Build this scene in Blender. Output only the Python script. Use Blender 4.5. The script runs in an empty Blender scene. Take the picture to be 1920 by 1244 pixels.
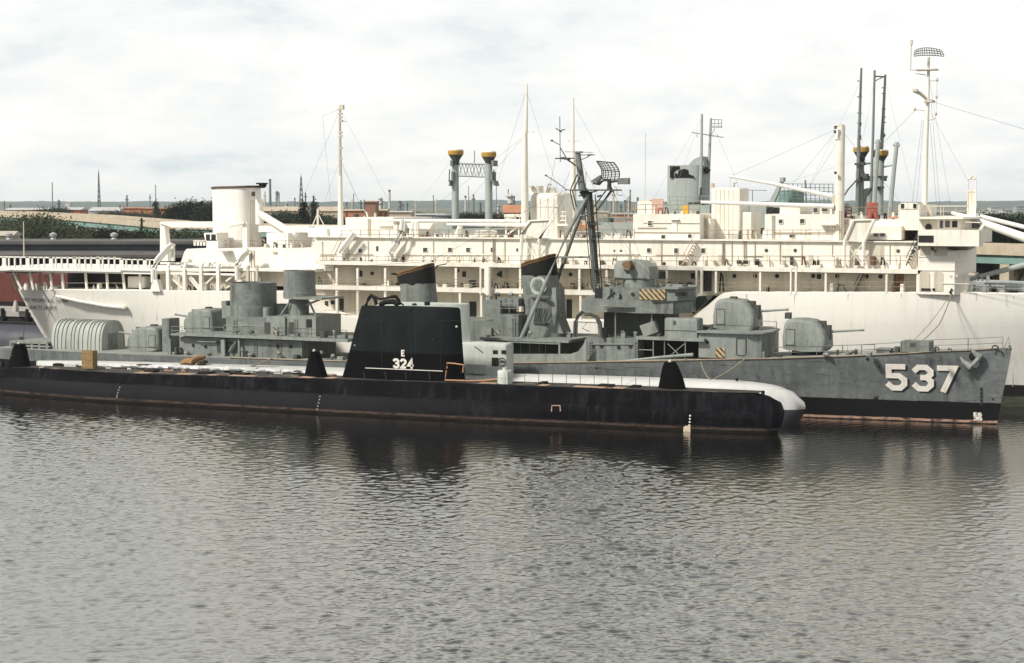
import bpy, bmesh, math, random
from mathutils import Vector, Matrix, noise
R = math.radians
sc = bpy.context.scene
COL = sc.collection
# ------------------------------------------------------------------ camera
FPX, PITCH, YAW, CAMZ = 3200.0, R(4.3070), R(22.5586), 22.0
cam_d = bpy.data.cameras.new('camera'); cam = bpy.data.objects.new('camera', cam_d); COL.objects.link(cam)
cam_d.sensor_width = 36.0; cam_d.lens = FPX * 36.0 / 1920.0
cam_d.clip_start = 1.0; cam_d.clip_end = 30000.0
cam.location = (0, 0, CAMZ); cam.rotation_euler = (R(90) - PITCH, 0, YAW)
sc.camera = cam
# ------------------------------------------------------------------ light
SUN_EL, SUN_AZ = R(43), R(214)          # azimuth clockwise from +Y: behind the camera, to its left
sun_d = bpy.data.lights.new('sun', 'SUN'); sun = bpy.data.objects.new('sun', sun_d); COL.objects.link(sun)
sun_d.energy = 4.0; sun_d.angle = R(6); sun_d.color = (1.0, 0.95, 0.86)
sdir = Vector((math.sin(SUN_AZ) * math.cos(SUN_EL), math.cos(SUN_AZ) * math.cos(SUN_EL), math.sin(SUN_EL)))
sun.rotation_euler = sdir.to_track_quat('Z', 'Y').to_euler()
W = bpy.data.worlds.new('World'); sc.world = W; W.use_nodes = True
nt = W.node_tree; nt.nodes.clear()
def wn(t, **k):
    n = nt.nodes.new(t)
    for a, b in k.items(): setattr(n, a, b)
    return n
out = wn('ShaderNodeOutputWorld'); bg = wn('ShaderNodeBackground'); bg.inputs[1].default_value = 0.1
sky = wn('ShaderNodeTexSky', sky_type='NISHITA', sun_disc=False, sun_elevation=SUN_EL, sun_rotation=SUN_AZ, air_density=1.2, dust_density=2.0)
tc = wn('ShaderNodeTexCoord'); sep = wn('ShaderNodeSeparateXYZ'); nt.links.new(tc.outputs['Generated'], sep.inputs[0])
def wm(op, a, b=None, c=None):
    n = wn('ShaderNodeMath', operation=op)
    for i, v in enumerate((a, b, c)):
        if v is None: continue
        if isinstance(v, (int, float)): n.inputs[i].default_value = v
        else: nt.links.new(v, n.inputs[i])
    return n.outputs[0]
zz = wm('ADD', wm('MAXIMUM', sep.outputs[2], 0.0), 0.30)
cx = wm('DIVIDE', sep.outputs[0], zz); cy = wm('DIVIDE', sep.outputs[1], zz)
cmb = wn('ShaderNodeCombineXYZ'); nt.links.new(cx, cmb.inputs[0]); nt.links.new(cy, cmb.inputs[1])
def wnoise(scale, detail, rough, dist, off):
    mp = wn('ShaderNodeMapping'); mp.inputs['Location'].default_value = off
    nt.links.new(cmb.outputs[0], mp.inputs[0])
    n = wn('ShaderNodeTexNoise'); n.inputs['Scale'].default_value = scale; n.inputs['Detail'].default_value = detail
    n.inputs['Roughness'].default_value = rough; n.inputs['Distortion'].default_value = dist
    nt.links.new(mp.outputs[0], n.inputs['Vector']); return n.outputs[0]
big = wnoise(2.3, 8, 0.55, 0.35, (3.1, 1.7, 0)); fine = wnoise(7.5, 7, 0.62, 0.25, (7.0, 2.0, 0))
cl = wm('ADD', wm('MULTIPLY', big, 0.7), wm('MULTIPLY', fine, 0.3))
ramp = wn('ShaderNodeValToRGB'); nt.links.new(cl, ramp.inputs[0])
e = ramp.color_ramp.elements
e[0].position = 0.34; e[0].color = (0.64, 0.71, 0.735, 1)
e[1].position = 0.60; e[1].color = (0.97, 0.95, 0.92, 1)
k = ramp.color_ramp.elements.new(0.44); k.color = (0.825, 0.845, 0.84, 1)
k = ramp.color_ramp.elements.new(0.51); k.color = (0.90, 0.90, 0.885, 1)
sc10 = wn('ShaderNodeVectorMath', operation='SCALE'); nt.links.new(ramp.outputs[0], sc10.inputs[0]); sc10.inputs['Scale'].default_value = 8.9
mx = wn('ShaderNodeMix', data_type='RGBA'); mx.inputs[0].default_value = 0.94
mr = wn('ShaderNodeMapRange'); mr.inputs[1].default_value = 0.31; mr.inputs[2].default_value = 0.78; mr.inputs[3].default_value = 9.3; mr.inputs[4].default_value = 2.6   # sky darkened overhead, out of view, to cut the fill light
nt.links.new(sep.outputs[2], mr.inputs[0]); nt.links.new(mr.outputs[0], sc10.inputs['Scale'])
nt.links.new(sky.outputs[0], mx.inputs[6]); nt.links.new(sc10.outputs[0], mx.inputs[7])
nt.links.new(mx.outputs[2], bg.inputs[0]); nt.links.new(bg.outputs[0], out.inputs[0])
vs = sc.view_settings
sc.display_settings.display_device = 'sRGB'; vs.view_transform = 'Standard'; vs.look = 'None'; vs.exposure = 0.32; vs.gamma = 1.0; vs.use_curve_mapping = False
sc.cycles.max_bounces = 6; sc.cycles.volume_bounces = 1; sc.cycles.caustics_reflective = False; sc.cycles.caustics_refractive = False
# ------------------------------------------------------------------ materials
MATS = {}
def nodes(name):
    m = bpy.data.materials.new(name); m.use_nodes = True; t = m.node_tree
    b = t.nodes['Principled BSDF']; return m, t, b
def mth(t, op, a, b=None, c=None, clamp=False):
    n = t.nodes.new('ShaderNodeMath'); n.operation = op; n.use_clamp = clamp
    for i, v in enumerate((a, b, c)):
        if v is None: continue
        if isinstance(v, (int, float)): n.inputs[i].default_value = v
        else: t.links.new(v, n.inputs[i])
    return n.outputs[0]
def tnoise(t, scale, detail=4, rough=0.55, vec=(1, 1, 1), src='Object', dist=0.0, off=(0, 0, 0)):
    c = t.nodes.new('ShaderNodeTexCoord'); mp = t.nodes.new('ShaderNodeMapping')
    mp.inputs['Scale'].default_value = vec; mp.inputs['Location'].default_value = off
    t.links.new(c.outputs[src], mp.inputs[0])
    n = t.nodes.new('ShaderNodeTexNoise'); n.inputs['Scale'].default_value = scale
    n.inputs['Detail'].default_value = detail; n.inputs['Roughness'].default_value = rough; n.inputs['Distortion'].default_value = dist
    t.links.new(mp.outputs[0], n.inputs['Vector']); return n.outputs[0]
def tmix(t, f, a, b):
    n = t.nodes.new('ShaderNodeMix'); n.data_type = 'RGBA'
    for i, v in ((0, f), (6, a), (7, b)):
        if isinstance(v, (int, float)): n.inputs[i].default_value = v
        elif isinstance(v, tuple): n.inputs[i].default_value = (*v, 1)
        else: t.links.new(v, n.inputs[i])
    return n.outputs[2]
def step(t, v, lo, hi):
    n = t.nodes.new('ShaderNodeMapRange'); n.inputs[1].default_value = lo; n.inputs[2].default_value = hi
    n.clamp = True; t.links.new(v, n.inputs[0]); return n.outputs[0]
def bump(t, b, h, s=0.3, d=0.05):
    n = t.nodes.new('ShaderNodeBump'); n.inputs['Strength'].default_value = s; n.inputs['Distance'].default_value = d
    t.links.new(h, n.inputs['Height']); t.links.new(n.outputs[0], b.inputs['Normal'])
def paint(name, col, rough=0.6, patch=0.18, streak=0.35, streakcol=None, rust=0.25, rustcol=(0.16, 0.075, 0.03), bands=None, plates=0.0, seed=0.0, spec=0.35, scuff=None, scratch=0.0, xfade=None, ragged=None, mottle=0.0):
    """weathered ship paint: large patches, vertical run marks, rust specks, optional colour bands by height"""
    if name in MATS: return MATS[name]
    m, t, b = nodes(name)
    o = (seed * 13.7, seed * 7.1, seed * 3.3)
    pn = tnoise(t, 0.35, 6, 0.6, off=o)
    dark = tuple(v * (1 - patch * 1.6) for v in col)
    c1 = tmix(t, mth(t, 'MULTIPLY', step(t, pn, 0.36, 0.66), patch * 2.2, clamp=True), col, dark)
    if streak:
        sn = tnoise(t, 1.0, 5, 0.62, (1.6, 1.6, 0.10), off=o)
        sn2 = tnoise(t, 0.25, 3, 0.5, off=(o[0] + 5, 1, 2))
        f = mth(t, 'MULTIPLY', mth(t, 'MULTIPLY', step(t, sn, 0.47, 0.68), step(t, sn2, 0.35, 0.65)), streak)
        c1 = tmix(t, f, c1, streakcol or tuple(v * 0.45 for v in col))
    if plates:
        br = t.nodes.new('ShaderNodeTexBrick'); br.inputs['Scale'].default_value = 1.0
        c = t.nodes.new('ShaderNodeTexCoord'); s = t.nodes.new('ShaderNodeSeparateXYZ'); t.links.new(c.outputs['Object'], s.inputs[0])
        cb = t.nodes.new('ShaderNodeCombineXYZ'); t.links.new(s.outputs[0], cb.inputs[0]); t.links.new(s.outputs[2], cb.inputs[1]); t.links.new(cb.outputs[0], br.inputs['Vector'])
        br.inputs['Brick Width'].default_value = 6.0; br.inputs['Row Height'].default_value = 1.75; br.inputs['Mortar Size'].default_value = 0.03
        br.inputs['Color1'].default_value = (0, 0, 0, 1); br.inputs['Color2'].default_value = (0.35, 0.35, 0.35, 1); br.inputs['Mortar'].default_value = (1, 1, 1, 1)
        c1 = tmix(t, mth(t, 'MULTIPLY', br.outputs['Color'], plates), c1, tuple(v * 0.55 for v in col))
    if mottle:                                      # small smudges and touched-up spots
        mn = tnoise(t, 2.1, 6, 0.7, (1, 1, 0.8), off=(o[0] + 41, o[1] + 3, o[2]))
        c1 = tmix(t, mth(t, 'MULTIPLY', step(t, mn, 0.50, 0.66), mottle), c1, tuple(v * 0.42 for v in col))
        mn2 = tnoise(t, 1.3, 5, 0.66, (1, 1, 0.7), off=(o[0] + 51, o[1] + 8, o[2]))
        c1 = tmix(t, mth(t, 'MULTIPLY', step(t, mn2, 0.54, 0.68), mottle * .5), c1, tuple(min(.85, v * 1.45) for v in col))
    if scratch:
        hn = tnoise(t, 1.0, 4, 0.6, (0.16, 1, 5.0), off=(o[0] + 31, o[1], o[2]))
        c1 = tmix(t, mth(t, 'MULTIPLY', step(t, hn, 0.64, 0.68), scratch), c1, tuple(v * 0.25 for v in col))
    if rust:
        rn = tnoise(t, 1.7, 8, 0.7, (1, 1, 0.55), off=(o[0] + 9, o[1], o[2]))
        c1 = tmix(t, mth(t, 'MULTIPLY', step(t, rn, 0.63, 0.72), rust), c1, rustcol)
    if scuff:
        qn = tnoise(t, 0.8, 6, 0.65, (0.6, 0.6, 1.6), off=(o[0] + 21, o[1], o[2]))
        c1 = tmix(t, mth(t, 'MULTIPLY', step(t, qn, 0.56, 0.70), scuff[0]), c1, scuff[1])
    if bands:                                       # paint bands, listed from the keel upward as (top height, colour)
        c = t.nodes.new('ShaderNodeTexCoord'); s = t.nodes.new('ShaderNodeSeparateXYZ'); t.links.new(c.outputs['Object'], s.inputs[0])
        wob = mth(t, 'MULTIPLY', mth(t, 'SUBTRACT', tnoise(t, 0.9, 4, 0.6, off=o), 0.5), 0.16)
        z = mth(t, 'ADD', s.outputs[2], wob)
        for (zt, bc) in reversed(bands):
            k = mth(t, 'SUBTRACT', 1.0, step(t, z, zt - 0.03, zt + 0.03))
            if xfade and zt > xfade[2]: k = mth(t, 'MULTIPLY', k, mth(t, 'SUBTRACT', 1.0, step(t, s.outputs[0], xfade[0], xfade[1])))
            bm_ = mth(t, 'MULTIPLY', step(t, pn, 0.35, 0.7), 0.35)
            c1 = tmix(t, k, c1, tmix(t, bm_, bc, tuple(v * 0.55 for v in bc)))
        if ragged:                                  # weed and flaking along the waterline
            rg = mth(t, 'MULTIPLY', step(t, tnoise(t, 0.9, 6, 0.68, (1, 1, 2.2), off=(4, 4, 4)), 0.46, 0.60), mth(t, 'SUBTRACT', 1.0, step(t, z, ragged[0], ragged[0] + .1)))
            c1 = tmix(t, mth(t, 'MULTIPLY', rg, 0.9), c1, ragged[1])
    t.links.new(c1, b.inputs['Base Color'])
    rr = mth(t, 'ADD', mth(t, 'MULTIPLY', pn, 0.3), rough - 0.15)
    t.links.new(rr, b.inputs['Roughness']); b.inputs['Specular IOR Level'].default_value = spec
    bump(t, b, tnoise(t, 2.2, 5, 0.6, off=o), 0.25, 0.03)
    MATS[name] = m; return m
def plain(name, col, rough=0.7, var=0.2, scale=2.0, metal=0.0, spec=0.3, bmp=0.2):
    if name in MATS: return MATS[name]
    m, t, b = nodes(name)
    n = tnoise(t, scale, 6, 0.65)
    c = tmix(t, step(t, n, 0.3, 0.7), tuple(v * (1 - var) for v in col), tuple(min(1, v * (1 + var)) for v in col))
    t.links.new(c, b.inputs['Base Color']); b.inputs['Roughness'].default_value = rough; b.inputs['Metallic'].default_value = metal
    b.inputs['Specular IOR Level'].default_value = spec
    if bmp: bump(t, b, n, bmp, 0.05)
    MATS[name] = m; return m
def stripes(name, c1, c2, scale):
    """diagonal hazard stripes painted on a plate"""
    if name in MATS: return MATS[name]
    m, t, b = nodes(name)
    c = t.nodes.new('ShaderNodeTexCoord'); s = t.nodes.new('ShaderNodeSeparateXYZ'); t.links.new(c.outputs['Object'], s.inputs[0])
    v = mth(t, 'ADD', s.outputs[0], s.outputs[2]); f = mth(t, 'FRACT', mth(t, 'MULTIPLY', v, scale))
    n = tnoise(t, 3, 5, 0.6)
    k = mth(t, 'MULTIPLY', mth(t, 'GREATER_THAN', f, 0.5), step(t, n, 0.25, 0.5))
    t.links.new(tmix(t, k, c1, c2), b.inputs['Base Color']); b.inputs['Roughness'].default_value = 0.7
    MATS[name] = m; return m
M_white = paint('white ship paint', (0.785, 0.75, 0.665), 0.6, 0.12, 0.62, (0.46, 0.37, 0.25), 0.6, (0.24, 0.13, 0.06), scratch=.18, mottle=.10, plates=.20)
M_white_clean = paint('white ship paint cleaner', (0.78, 0.755, 0.70), 0.55, 0.09, 0.5, (0.50, 0.42, 0.31), 0.4, (0.27, 0.16, 0.08), seed=2)
M_white_hull = paint('white hull paint', (0.78, 0.755, 0.70), 0.55, 0.08, 0.42, (0.54, 0.475, 0.38), 0.18, (0.4, 0.26, 0.14), bands=[(1.15, (0.10, 0.105, 0.08)), (2.45, (0.006, 0.005, 0.006))], plates=0.16, seed=1, ragged=(1.2, (.05, .055, .035)))
M_cream = paint('aged white toned for shade', (0.54, 0.495, 0.40), 0.65, 0.14, 0.45, (0.25, 0.20, 0.14), 0.35, (0.18, 0.10, 0.05), seed=3)  # kept darker than the white paint, putting recess shade into the colour
M_grey = paint('grey ship paint', (0.182, 0.200, 0.182), 0.6, 0.24, 0.95, (0.04, 0.043, 0.037), 0.75, (0.055, 0.045, 0.035), seed=4, scuff=(0.5, (0.27, 0.295, 0.26)), mottle=.5)
M_grey_light = paint('light grey ship paint', (0.232, 0.252, 0.230), 0.6, 0.2, 0.85, (0.07, 0.073, 0.06), 0.65, (0.07, 0.055, 0.04), seed=5, mottle=.42)
M_grey_dark = paint('dark grey ship paint', (0.06, 0.065, 0.057), 0.65, 0.25, 0.5, (0.02, 0.02, 0.02), 0.4, (0.05, 0.035, 0.025), seed=6)
M_des_hull = paint('destroyer hull paint', (0.165, 0.178, 0.177), 0.6, 0.3, 0.95, (0.042, 0.045, 0.05), 0.85, (0.04, 0.034, 0.03), bands=[(0.10, (0.006, 0.006, 0.007)), (0.34, (0.42, 0.27, 0.20)), (2.15, (0.005, 0.005, 0.006))], plates=0.75, seed=7, scuff=(0.45, (0.215, 0.23, 0.23)), scratch=.8, mottle=.45, spec=.12, ragged=(.36, (.02, .018, .016)))
M_deck = paint('weathered deck', (0.27, 0.285, 0.26), 0.8, 0.25, 0.0, None, 0.5, (0.14, 0.11, 0.08), seed=8)
M_black = paint('black submarine paint', (0.003, 0.003, 0.0042), 0.8, 0.3, 0.8, (0.024, 0.022, 0.028), 0.15, (0.05, 0.03, 0.02), bands=[(0.28, (0.012, 0.010, 0.009)), (0.52, (0.078, 0.057, 0.048)), (2.0, (0.0145, 0.014, 0.0165))], xfade=(0, 24, .6), ragged=(.6, (.02, .016, .013)), seed=9, scuff=(0.6, (0.015, 0.014, 0.020)), spec=0.06)
M_sail = paint('black sail paint', (0.0108, 0.0132, 0.0140), 0.8, 0.3, 0.6, (0.019, 0.024, 0.026), 0.05, (0.06, 0.04, 0.03), bands=[(6.5, (0.0025, 0.0025, 0.003))], seed=10, spec=0.06)
M_subdeck = paint('submarine deck', (0.05, 0.042, 0.036), 0.8, 0.3, 0.0, None, 0.8, (0.24, 0.14, 0.09), seed=11, scuff=(0.8, (0.30, 0.22, 0.16)))
M_pale = paint('pale grey submarine paint', (0.49, 0.52, 0.475), 0.6, 0.16, 0.5, (0.22, 0.23, 0.21), 0.3, (0.10, 0.075, 0.05), seed=12, mottle=.2)
M_pale_hull = paint('pale submarine hull', (0.54, 0.54, 0.525), 0.6, 0.18, 0.6, (0.26, 0.25, 0.225), 0.55, (0.16, 0.12, 0.085), bands=[(1.55, (0.035, 0.033, 0.040))], plates=.3, seed=13)
M_cargo = paint('bluish grey ship paint', (0.325, 0.355, 0.335), 0.6, 0.14, 0.4, (0.18, 0.19, 0.17), 0.25, (0.12, 0.08, 0.05), seed=14, mottle=.15)
M_dark = plain('dark opening', (0.014, 0.013, 0.012), 0.5, 0.3)
M_glass = plain('window glass', (0.045, 0.045, 0.045), 0.15, 0.3, spec=0.6, bmp=0)
M_soot = plain('soot black', (0.006, 0.0055, 0.0055), 0.85, 0.4)
M_yellow = plain('yellow ochre paint', (0.38, 0.225, 0.05), 0.6, 0.25)
M_gold = plain('brown gold paint', (0.165, 0.09, 0.03), 0.6, 0.4, 3.0)
M_orange = plain('orange pipe paint', (0.44, 0.24, 0.125), 0.6, 0.2)
M_tan = plain('tan timber', (0.26, 0.175, 0.08), 0.8, 0.3, 4.0)
M_red = plain('faded red paint', (0.30, 0.09, 0.065), 0.7, 0.3)
M_num = paint('white number paint', (0.74, 0.70, 0.635), 0.65, 0.12, 0.6, (0.42, 0.37, 0.30), 0.45, (0.24, 0.17, 0.11), seed=33, mottle=.22)
M_black_flat = plain('black number paint', (0.010, 0.010, 0.011), 0.7, 0.2)
M_rope = plain('old rope', (0.22, 0.19, 0.14), 0.9, 0.2)
M_rust = paint('rust red plating', (0.10, 0.024, 0.017), 0.75, 0.3, 0.5, (0.05, 0.016, 0.012), 0.5, (0.25, 0.11, 0.03), seed=15)
M_rail = plain('stained railing', (0.30, 0.25, 0.18), 0.7, 0.3)
M_haz = stripes('hazard stripes', (0.22, 0.25, 0.23), (0.075, 0.03, 0.015), 1.55)
M_haz_yellow = stripes('hazard stripes yellow', (0.40, 0.30, 0.16), (0.04, 0.025, 0.018), 1.7)
M_concrete = plain('bridge concrete', (0.42, 0.36, 0.27), 0.85, 0.15, 0.4)
M_girder = plain('green girder paint', (0.17, 0.27, 0.25), 0.6, 0.15, 0.5)
M_roof = plain('tar roof', (0.10, 0.095, 0.09), 0.9, 0.3, 0.15)
M_shed = paint('blue grey shed wall', (0.075, 0.085, 0.10), 0.8, 0.3, 0.7, (0.03, 0.03, 0.035), 0.3, (0.2, 0.19, 0.17), seed=16)
M_bark = plain('bark', (0.06, 0.045, 0.03), 0.9)
# ------------------------------------------------------------------ mesh builder
class Ship:
    """a local frame: x along the keel to the bow, y away from the camera, z up; at() turns a photo pixel into a point on the plane y = d"""
    def __init__(s, name, ox, oy, ang, label, cat, group=None):
        s.o = Vector((ox, oy, 0)); s.a = ang
        s.root = bpy.data.objects.new(name, None); COL.objects.link(s.root)
        s.root.location = s.o; s.root.rotation_euler = (0, 0, ang); s.root.empty_display_size = 2
        s.root['label'] = label; s.root['category'] = cat
        if group: s.root['group'] = group
    def at(s, px, py, d):
        c, n = math.cos(s.a), math.sin(s.a)
        F = Vector((-math.sin(YAW) * math.cos(PITCH), math.cos(YAW) * math.cos(PITCH), -math.sin(PITCH)))
        Rv = Vector((math.cos(YAW), math.sin(YAW), 0)); U = Rv.cross(F)
        r = F * FPX + Rv * (px - 960) - U * (py - 622)
        C0 = Vector((0, 0, CAMZ)) - s.o
        cl = Vector((c * C0.x + n * C0.y, -n * C0.x + c * C0.y, C0.z)); rl = Vector((c * r.x + n * r.y, -n * r.x + c * r.y, r.z))
        t = (d - cl.y) / rl.y
        p = cl + rl * t
        return p.x, p.z
    def x(s, px, d, py=600): return s.at(px, py, d)[0]
    def part(s, name, mb, mat, parent=None, label=None, smooth=38):
        o = mb.build(name, mat, parent or s.root, smooth)
        if label: o['label'] = label
        return o
class MB:
    def __init__(m, S=None): m.v = []; m.f = []; m.S = S
    def add(m, vs, fs):
        k = len(m.v); m.v += [tuple(v) for v in vs]; m.f += [tuple(i + k for i in f) for f in fs]; return m
    def box(m, x0, x1, y0, y1, z0, z1):
        x0, x1 = min(x0, x1), max(x0, x1); y0, y1 = min(y0, y1), max(y0, y1); z0, z1 = min(z0, z1), max(z0, z1)
        return m.add([(x0, y0, z0), (x1, y0, z0), (x1, y1, z0), (x0, y1, z0), (x0, y0, z1), (x1, y0, z1), (x1, y1, z1), (x0, y1, z1)],
                     [(0, 3, 2, 1), (4, 5, 6, 7), (0, 1, 5, 4), (1, 2, 6, 5), (2, 3, 7, 6), (3, 0, 4, 7)])
    def loft(m, rings, caps=(True, True), closed=True):
        n = len(rings[0]); vs = [p for r in rings for p in r]; fs = []
        for i in range(len(rings) - 1):
            for j in range(n if closed else n - 1):
                a = i * n + j; b = i * n + (j + 1) % n
                fs.append((a, b, b + n, a + n))
        if caps[0]: fs.append(tuple(range(n - 1, -1, -1)))
        if caps[1]: fs.append(tuple(range((len(rings) - 1) * n, len(rings) * n)))
        return m.add(vs, fs)
    def prism(m, poly, y0, y1):            # poly of (x, z), extruded along y
        return m.loft([[(x, y0, z) for x, z in poly], [(x, y1, z) for x, z in poly]])
    def slab(m, poly, z0, z1):             # poly of (x, y), extruded along z
        return m.loft([[(x, y, z0) for x, y in poly], [(x, y, z1) for x, y in poly]])
    def tube(m, pts, r, n=6, r1=None, caps=True):
        pts = [Vector(p) for p in pts]; r1 = r if r1 is None else r1; rings = []
        for i, p in enumerate(pts):
            d = (pts[min(i + 1, len(pts) - 1)] - pts[max(i - 1, 0)])
            if d.length < 1e-6: d = Vector((0, 0, 1))
            d.normalize(); a = Vector((0, 0, 1)) if abs(d.z) < 0.9 else Vector((1, 0, 0))
            u = d.cross(a).normalized(); w = d.cross(u)
            rr = r + (r1 - r) * i / max(1, len(pts) - 1)
            rings.append([tuple(p + (u * math.cos(2 * math.pi * k / n) + w * math.sin(2 * math.pi * k / n)) * rr) for k in range(n)])
        return m.loft(rings, (caps, caps))
    def bar(m, p, q, w, h=None):           # rectangular bar
        return m.tube([p, q], w * 0.7, 4)
    def lathe(m, x, y, prof, n=20, sy=1.0):   # prof of (radius, z)
        return m.loft([[(x + r * math.cos(2 * math.pi * k / n), y + sy * r * math.sin(2 * math.pi * k / n), z) for k in range(n)] for r, z in prof])
    def ball(m, x, y, z, rx, ry, rz, n=12, k=8):
        return m.loft([[(x + rx * math.sin(math.pi * i / k) * math.cos(2 * math.pi * j / n), y + ry * math.sin(math.pi * i / k) * math.sin(2 * math.pi * j / n), z - rz * math.cos(math.pi * i / k)) for j in range(n)]
                       for i in range(k + 1)] if False else [[(x + max(1e-3, math.sin(math.pi * i / k)) * rx * math.cos(2 * math.pi * j / n), y + max(1e-3, math.sin(math.pi * i / k)) * ry * math.sin(2 * math.pi * j / n), z - rz * math.cos(math.pi * i / k)) for j in range(n)] for i in range(k + 1)])
    # pixel helpers (S = ship frame): pixel outlines give x and z, the depth is given in metres
    def pb(m, x0, y0, x1, y1, d0, d1):
        S = m.S; cx, cy = (x0 + x1) / 2, (y0 + y1) / 2
        return m.box(S.at(x0, cy, d0)[0], S.at(x1, cy, d0)[0], d0, d1, S.at(cx, y0, d0)[1], S.at(cx, y1, d0)[1])
    def pp(m, poly, d0, d1): return m.prism([m.S.at(x, y, d0) for x, y in poly], d0, d1)
    def P(m, px, py, d): x, z = m.S.at(px, py, d); return (x, d, z)
    def pt(m, pts, r, n=6, r1=None): return m.tube([m.P(*p) for p in pts], r, n, r1)
    def pc(m, x0, x1, yt, yb, d, n=20, taper=1.0, sy=1.0):   # upright cylinder
        S = m.S; cx = (x0 + x1) / 2; xl, zt = S.at(x0, yt, d); xr, _ = S.at(x1, yt, d); zb = S.at(cx, yb, d)[1]; xc = S.at(cx, (yt + yb) / 2, d)[0]
        r = (xr - xl) / 2
        return m.lathe(xc, d, [(r, zb), (r * taper, zt)], n, sy)
    def build(m, name, mat, parent=None, smooth=38):
        me = bpy.data.meshes.new(name); me.from_pydata(m.v, [], m.f)
        bm = bmesh.new(); bm.from_mesh(me); bmesh.ops.recalc_face_normals(bm, faces=bm.faces); bm.to_mesh(me); bm.free()
        if mat: me.materials.append(mat)
        if smooth:
            me.shade_smooth(); me.set_sharp_from_angle(angle=R(smooth))
        o = bpy.data.objects.new(name, me); COL.objects.link(o)
        if parent: o.parent = parent
        return o
def tag(o, label, cat, group=None, kind=None):
    if label: o['label'] = label
    if cat: o['category'] = cat
    if group: o['group'] = group
    if kind: o['kind'] = kind
    return o
def railing(S, name, pts, d, h=1.0, gap=2.0, r=0.028, mat=None, parent=None, rows=2):
    """posts and wires along a run of photo pixels (deck-edge points)"""
    m = MB(S); P = [Vector(m.P(x, y, d)) for x, y in pts]
    for a, b in zip(P, P[1:]):
        n = max(1, round((b - a).length / gap))
        for i in range(n + 1):
            p = a.lerp(b, i / n); m.tube([p, p + Vector((0, 0, h))], r, 4)
        for k in range(rows):
            q = Vector((0, 0, h * (k + 1) / rows)); m.tube([a + q, b + q], r * 0.8, 4)
    return S.part(name, m, mat or M_white, parent)
GLYPH = {
 '5': [[(.66, .9), (.1, .9), (.1, .56), (.44, .56), (.62, .42), (.62, .24), (.48, .1), (.24, .1), (.04, .27)]],
 '3': [[(.04, .74), (.2, .9), (.46, .9), (.61, .76), (.61, .64), (.47, .52), (.26, .52)], [(.40, .52), (.47, .52), (.62, .39), (.62, .24), (.48, .1), (.22, .1), (.04, .27)]],
 '7': [[(.02, .9), (.60, .9), (.22, 0.0)]],
 '2': [[(.06, .70), (.2, .9), (.46, .9), (.61, .76), (.61, .62), (.13, .1), (.66, .1)]],
 '4': [[(.48, 0), (.48, .92), (.1, .34), (.70, .34)]],
 'E': [[(.6, .9), (.12, .9), (.12, .1), (.62, .1)], [(.12, .5), (.52, .5)]],
 '6': [[(.6, .76), (.46, .9), (.22, .9), (.08, .76), (.08, .24), (.22, .1), (.46, .1), (.6, .24), (.6, .42), (.46, .55), (.1, .55)]],
 '1': [[(.3, 0), (.3, 1.0)]],
}
def stroke(pts, w):
    """outline quads of a thick mitred polyline in 2D"""
    L, Rr = [], []
    for i, p in enumerate(pts):
        p = Vector(p)
        d0 = (p - Vector(pts[i - 1])).normalized() if i else None
        d1 = (Vector(pts[i + 1]) - p).normalized() if i < len(pts) - 1 else None
        if d0 is None: n = Vector((-d1.y, d1.x)); k = 1
        elif d1 is None: n = Vector((-d0.y, d0.x)); k = 1
        else:
            n0 = Vector((-d0.y, d0.x)); n1 = Vector((-d1.y, d1.x)); n = (n0 + n1).normalized(); k = 1 / max(0.45, n.dot(n0))
        L.append(p + n * w / 2 * k); Rr.append(p - n * w / 2 * k)
    return L, Rr
def glyphs(text, fx, w=0.2, adv=0.86):
    """fx(u, v, layer) -> 3D point on the surface; u, v in glyph heights"""
    m = MB(); lay = 0
    for ci, ch in enumerate(text):
        for pl in GLYPH[ch]:
            fine_pl = []
            for a, b in zip(pl, pl[1:]):
                fine_pl += [(a[0] + (b[0] - a[0]) * t / 3, a[1] + (b[1] - a[1]) * t / 3) for t in range(3)]
            fine_pl.append(pl[-1])
            L, Rr = stroke(fine_pl, w); k = len(m.v)
            for p, q in zip(L, Rr): m.v += [fx(p.x + ci * adv, p.y, lay), fx(q.x + ci * adv, q.y, lay)]
            m.f += [(k + 2 * i, k + 2 * i + 1, k + 2 * i + 3, k + 2 * i + 2) for i in range(len(L) - 1)]
            lay += 1
    return m
def lettering(text, size, fx):
    """words in the built-in font, each vertex laid on a surface by fx(u, v)"""
    c = bpy.data.curves.new('lettering', 'FONT'); c.body = text; c.size = size; c.resolution_u = 2
    o = bpy.data.objects.new('lettering', c); COL.objects.link(o); bpy.context.view_layer.update()
    me = bpy.data.meshes.new_from_object(o.evaluated_get(bpy.context.evaluated_depsgraph_get()))
    m = MB(); m.v = [fx(v.co.x, v.co.y) for v in me.vertices]; m.f = [tuple(p.vertices) for p in me.polygons]
    bpy.data.objects.remove(o); bpy.data.curves.remove(c); return m
def lerp_tab(tab, x):
    if x <= tab[0][0]: return tab[0][1]
    for (a, fa), (b, fb) in zip(tab, tab[1:]):
        if x <= b: return fa + (fb - fa) * (x - a) / (b - a)
    return tab[-1][1]
rnd = random.Random(7)
HAZE = 0.6e-4
SLOPE, GUST, GLOSS = 0.17, 1.3, 0.22       # water: mean wave slope, extra in the ruffled patch, murky sheen
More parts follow.
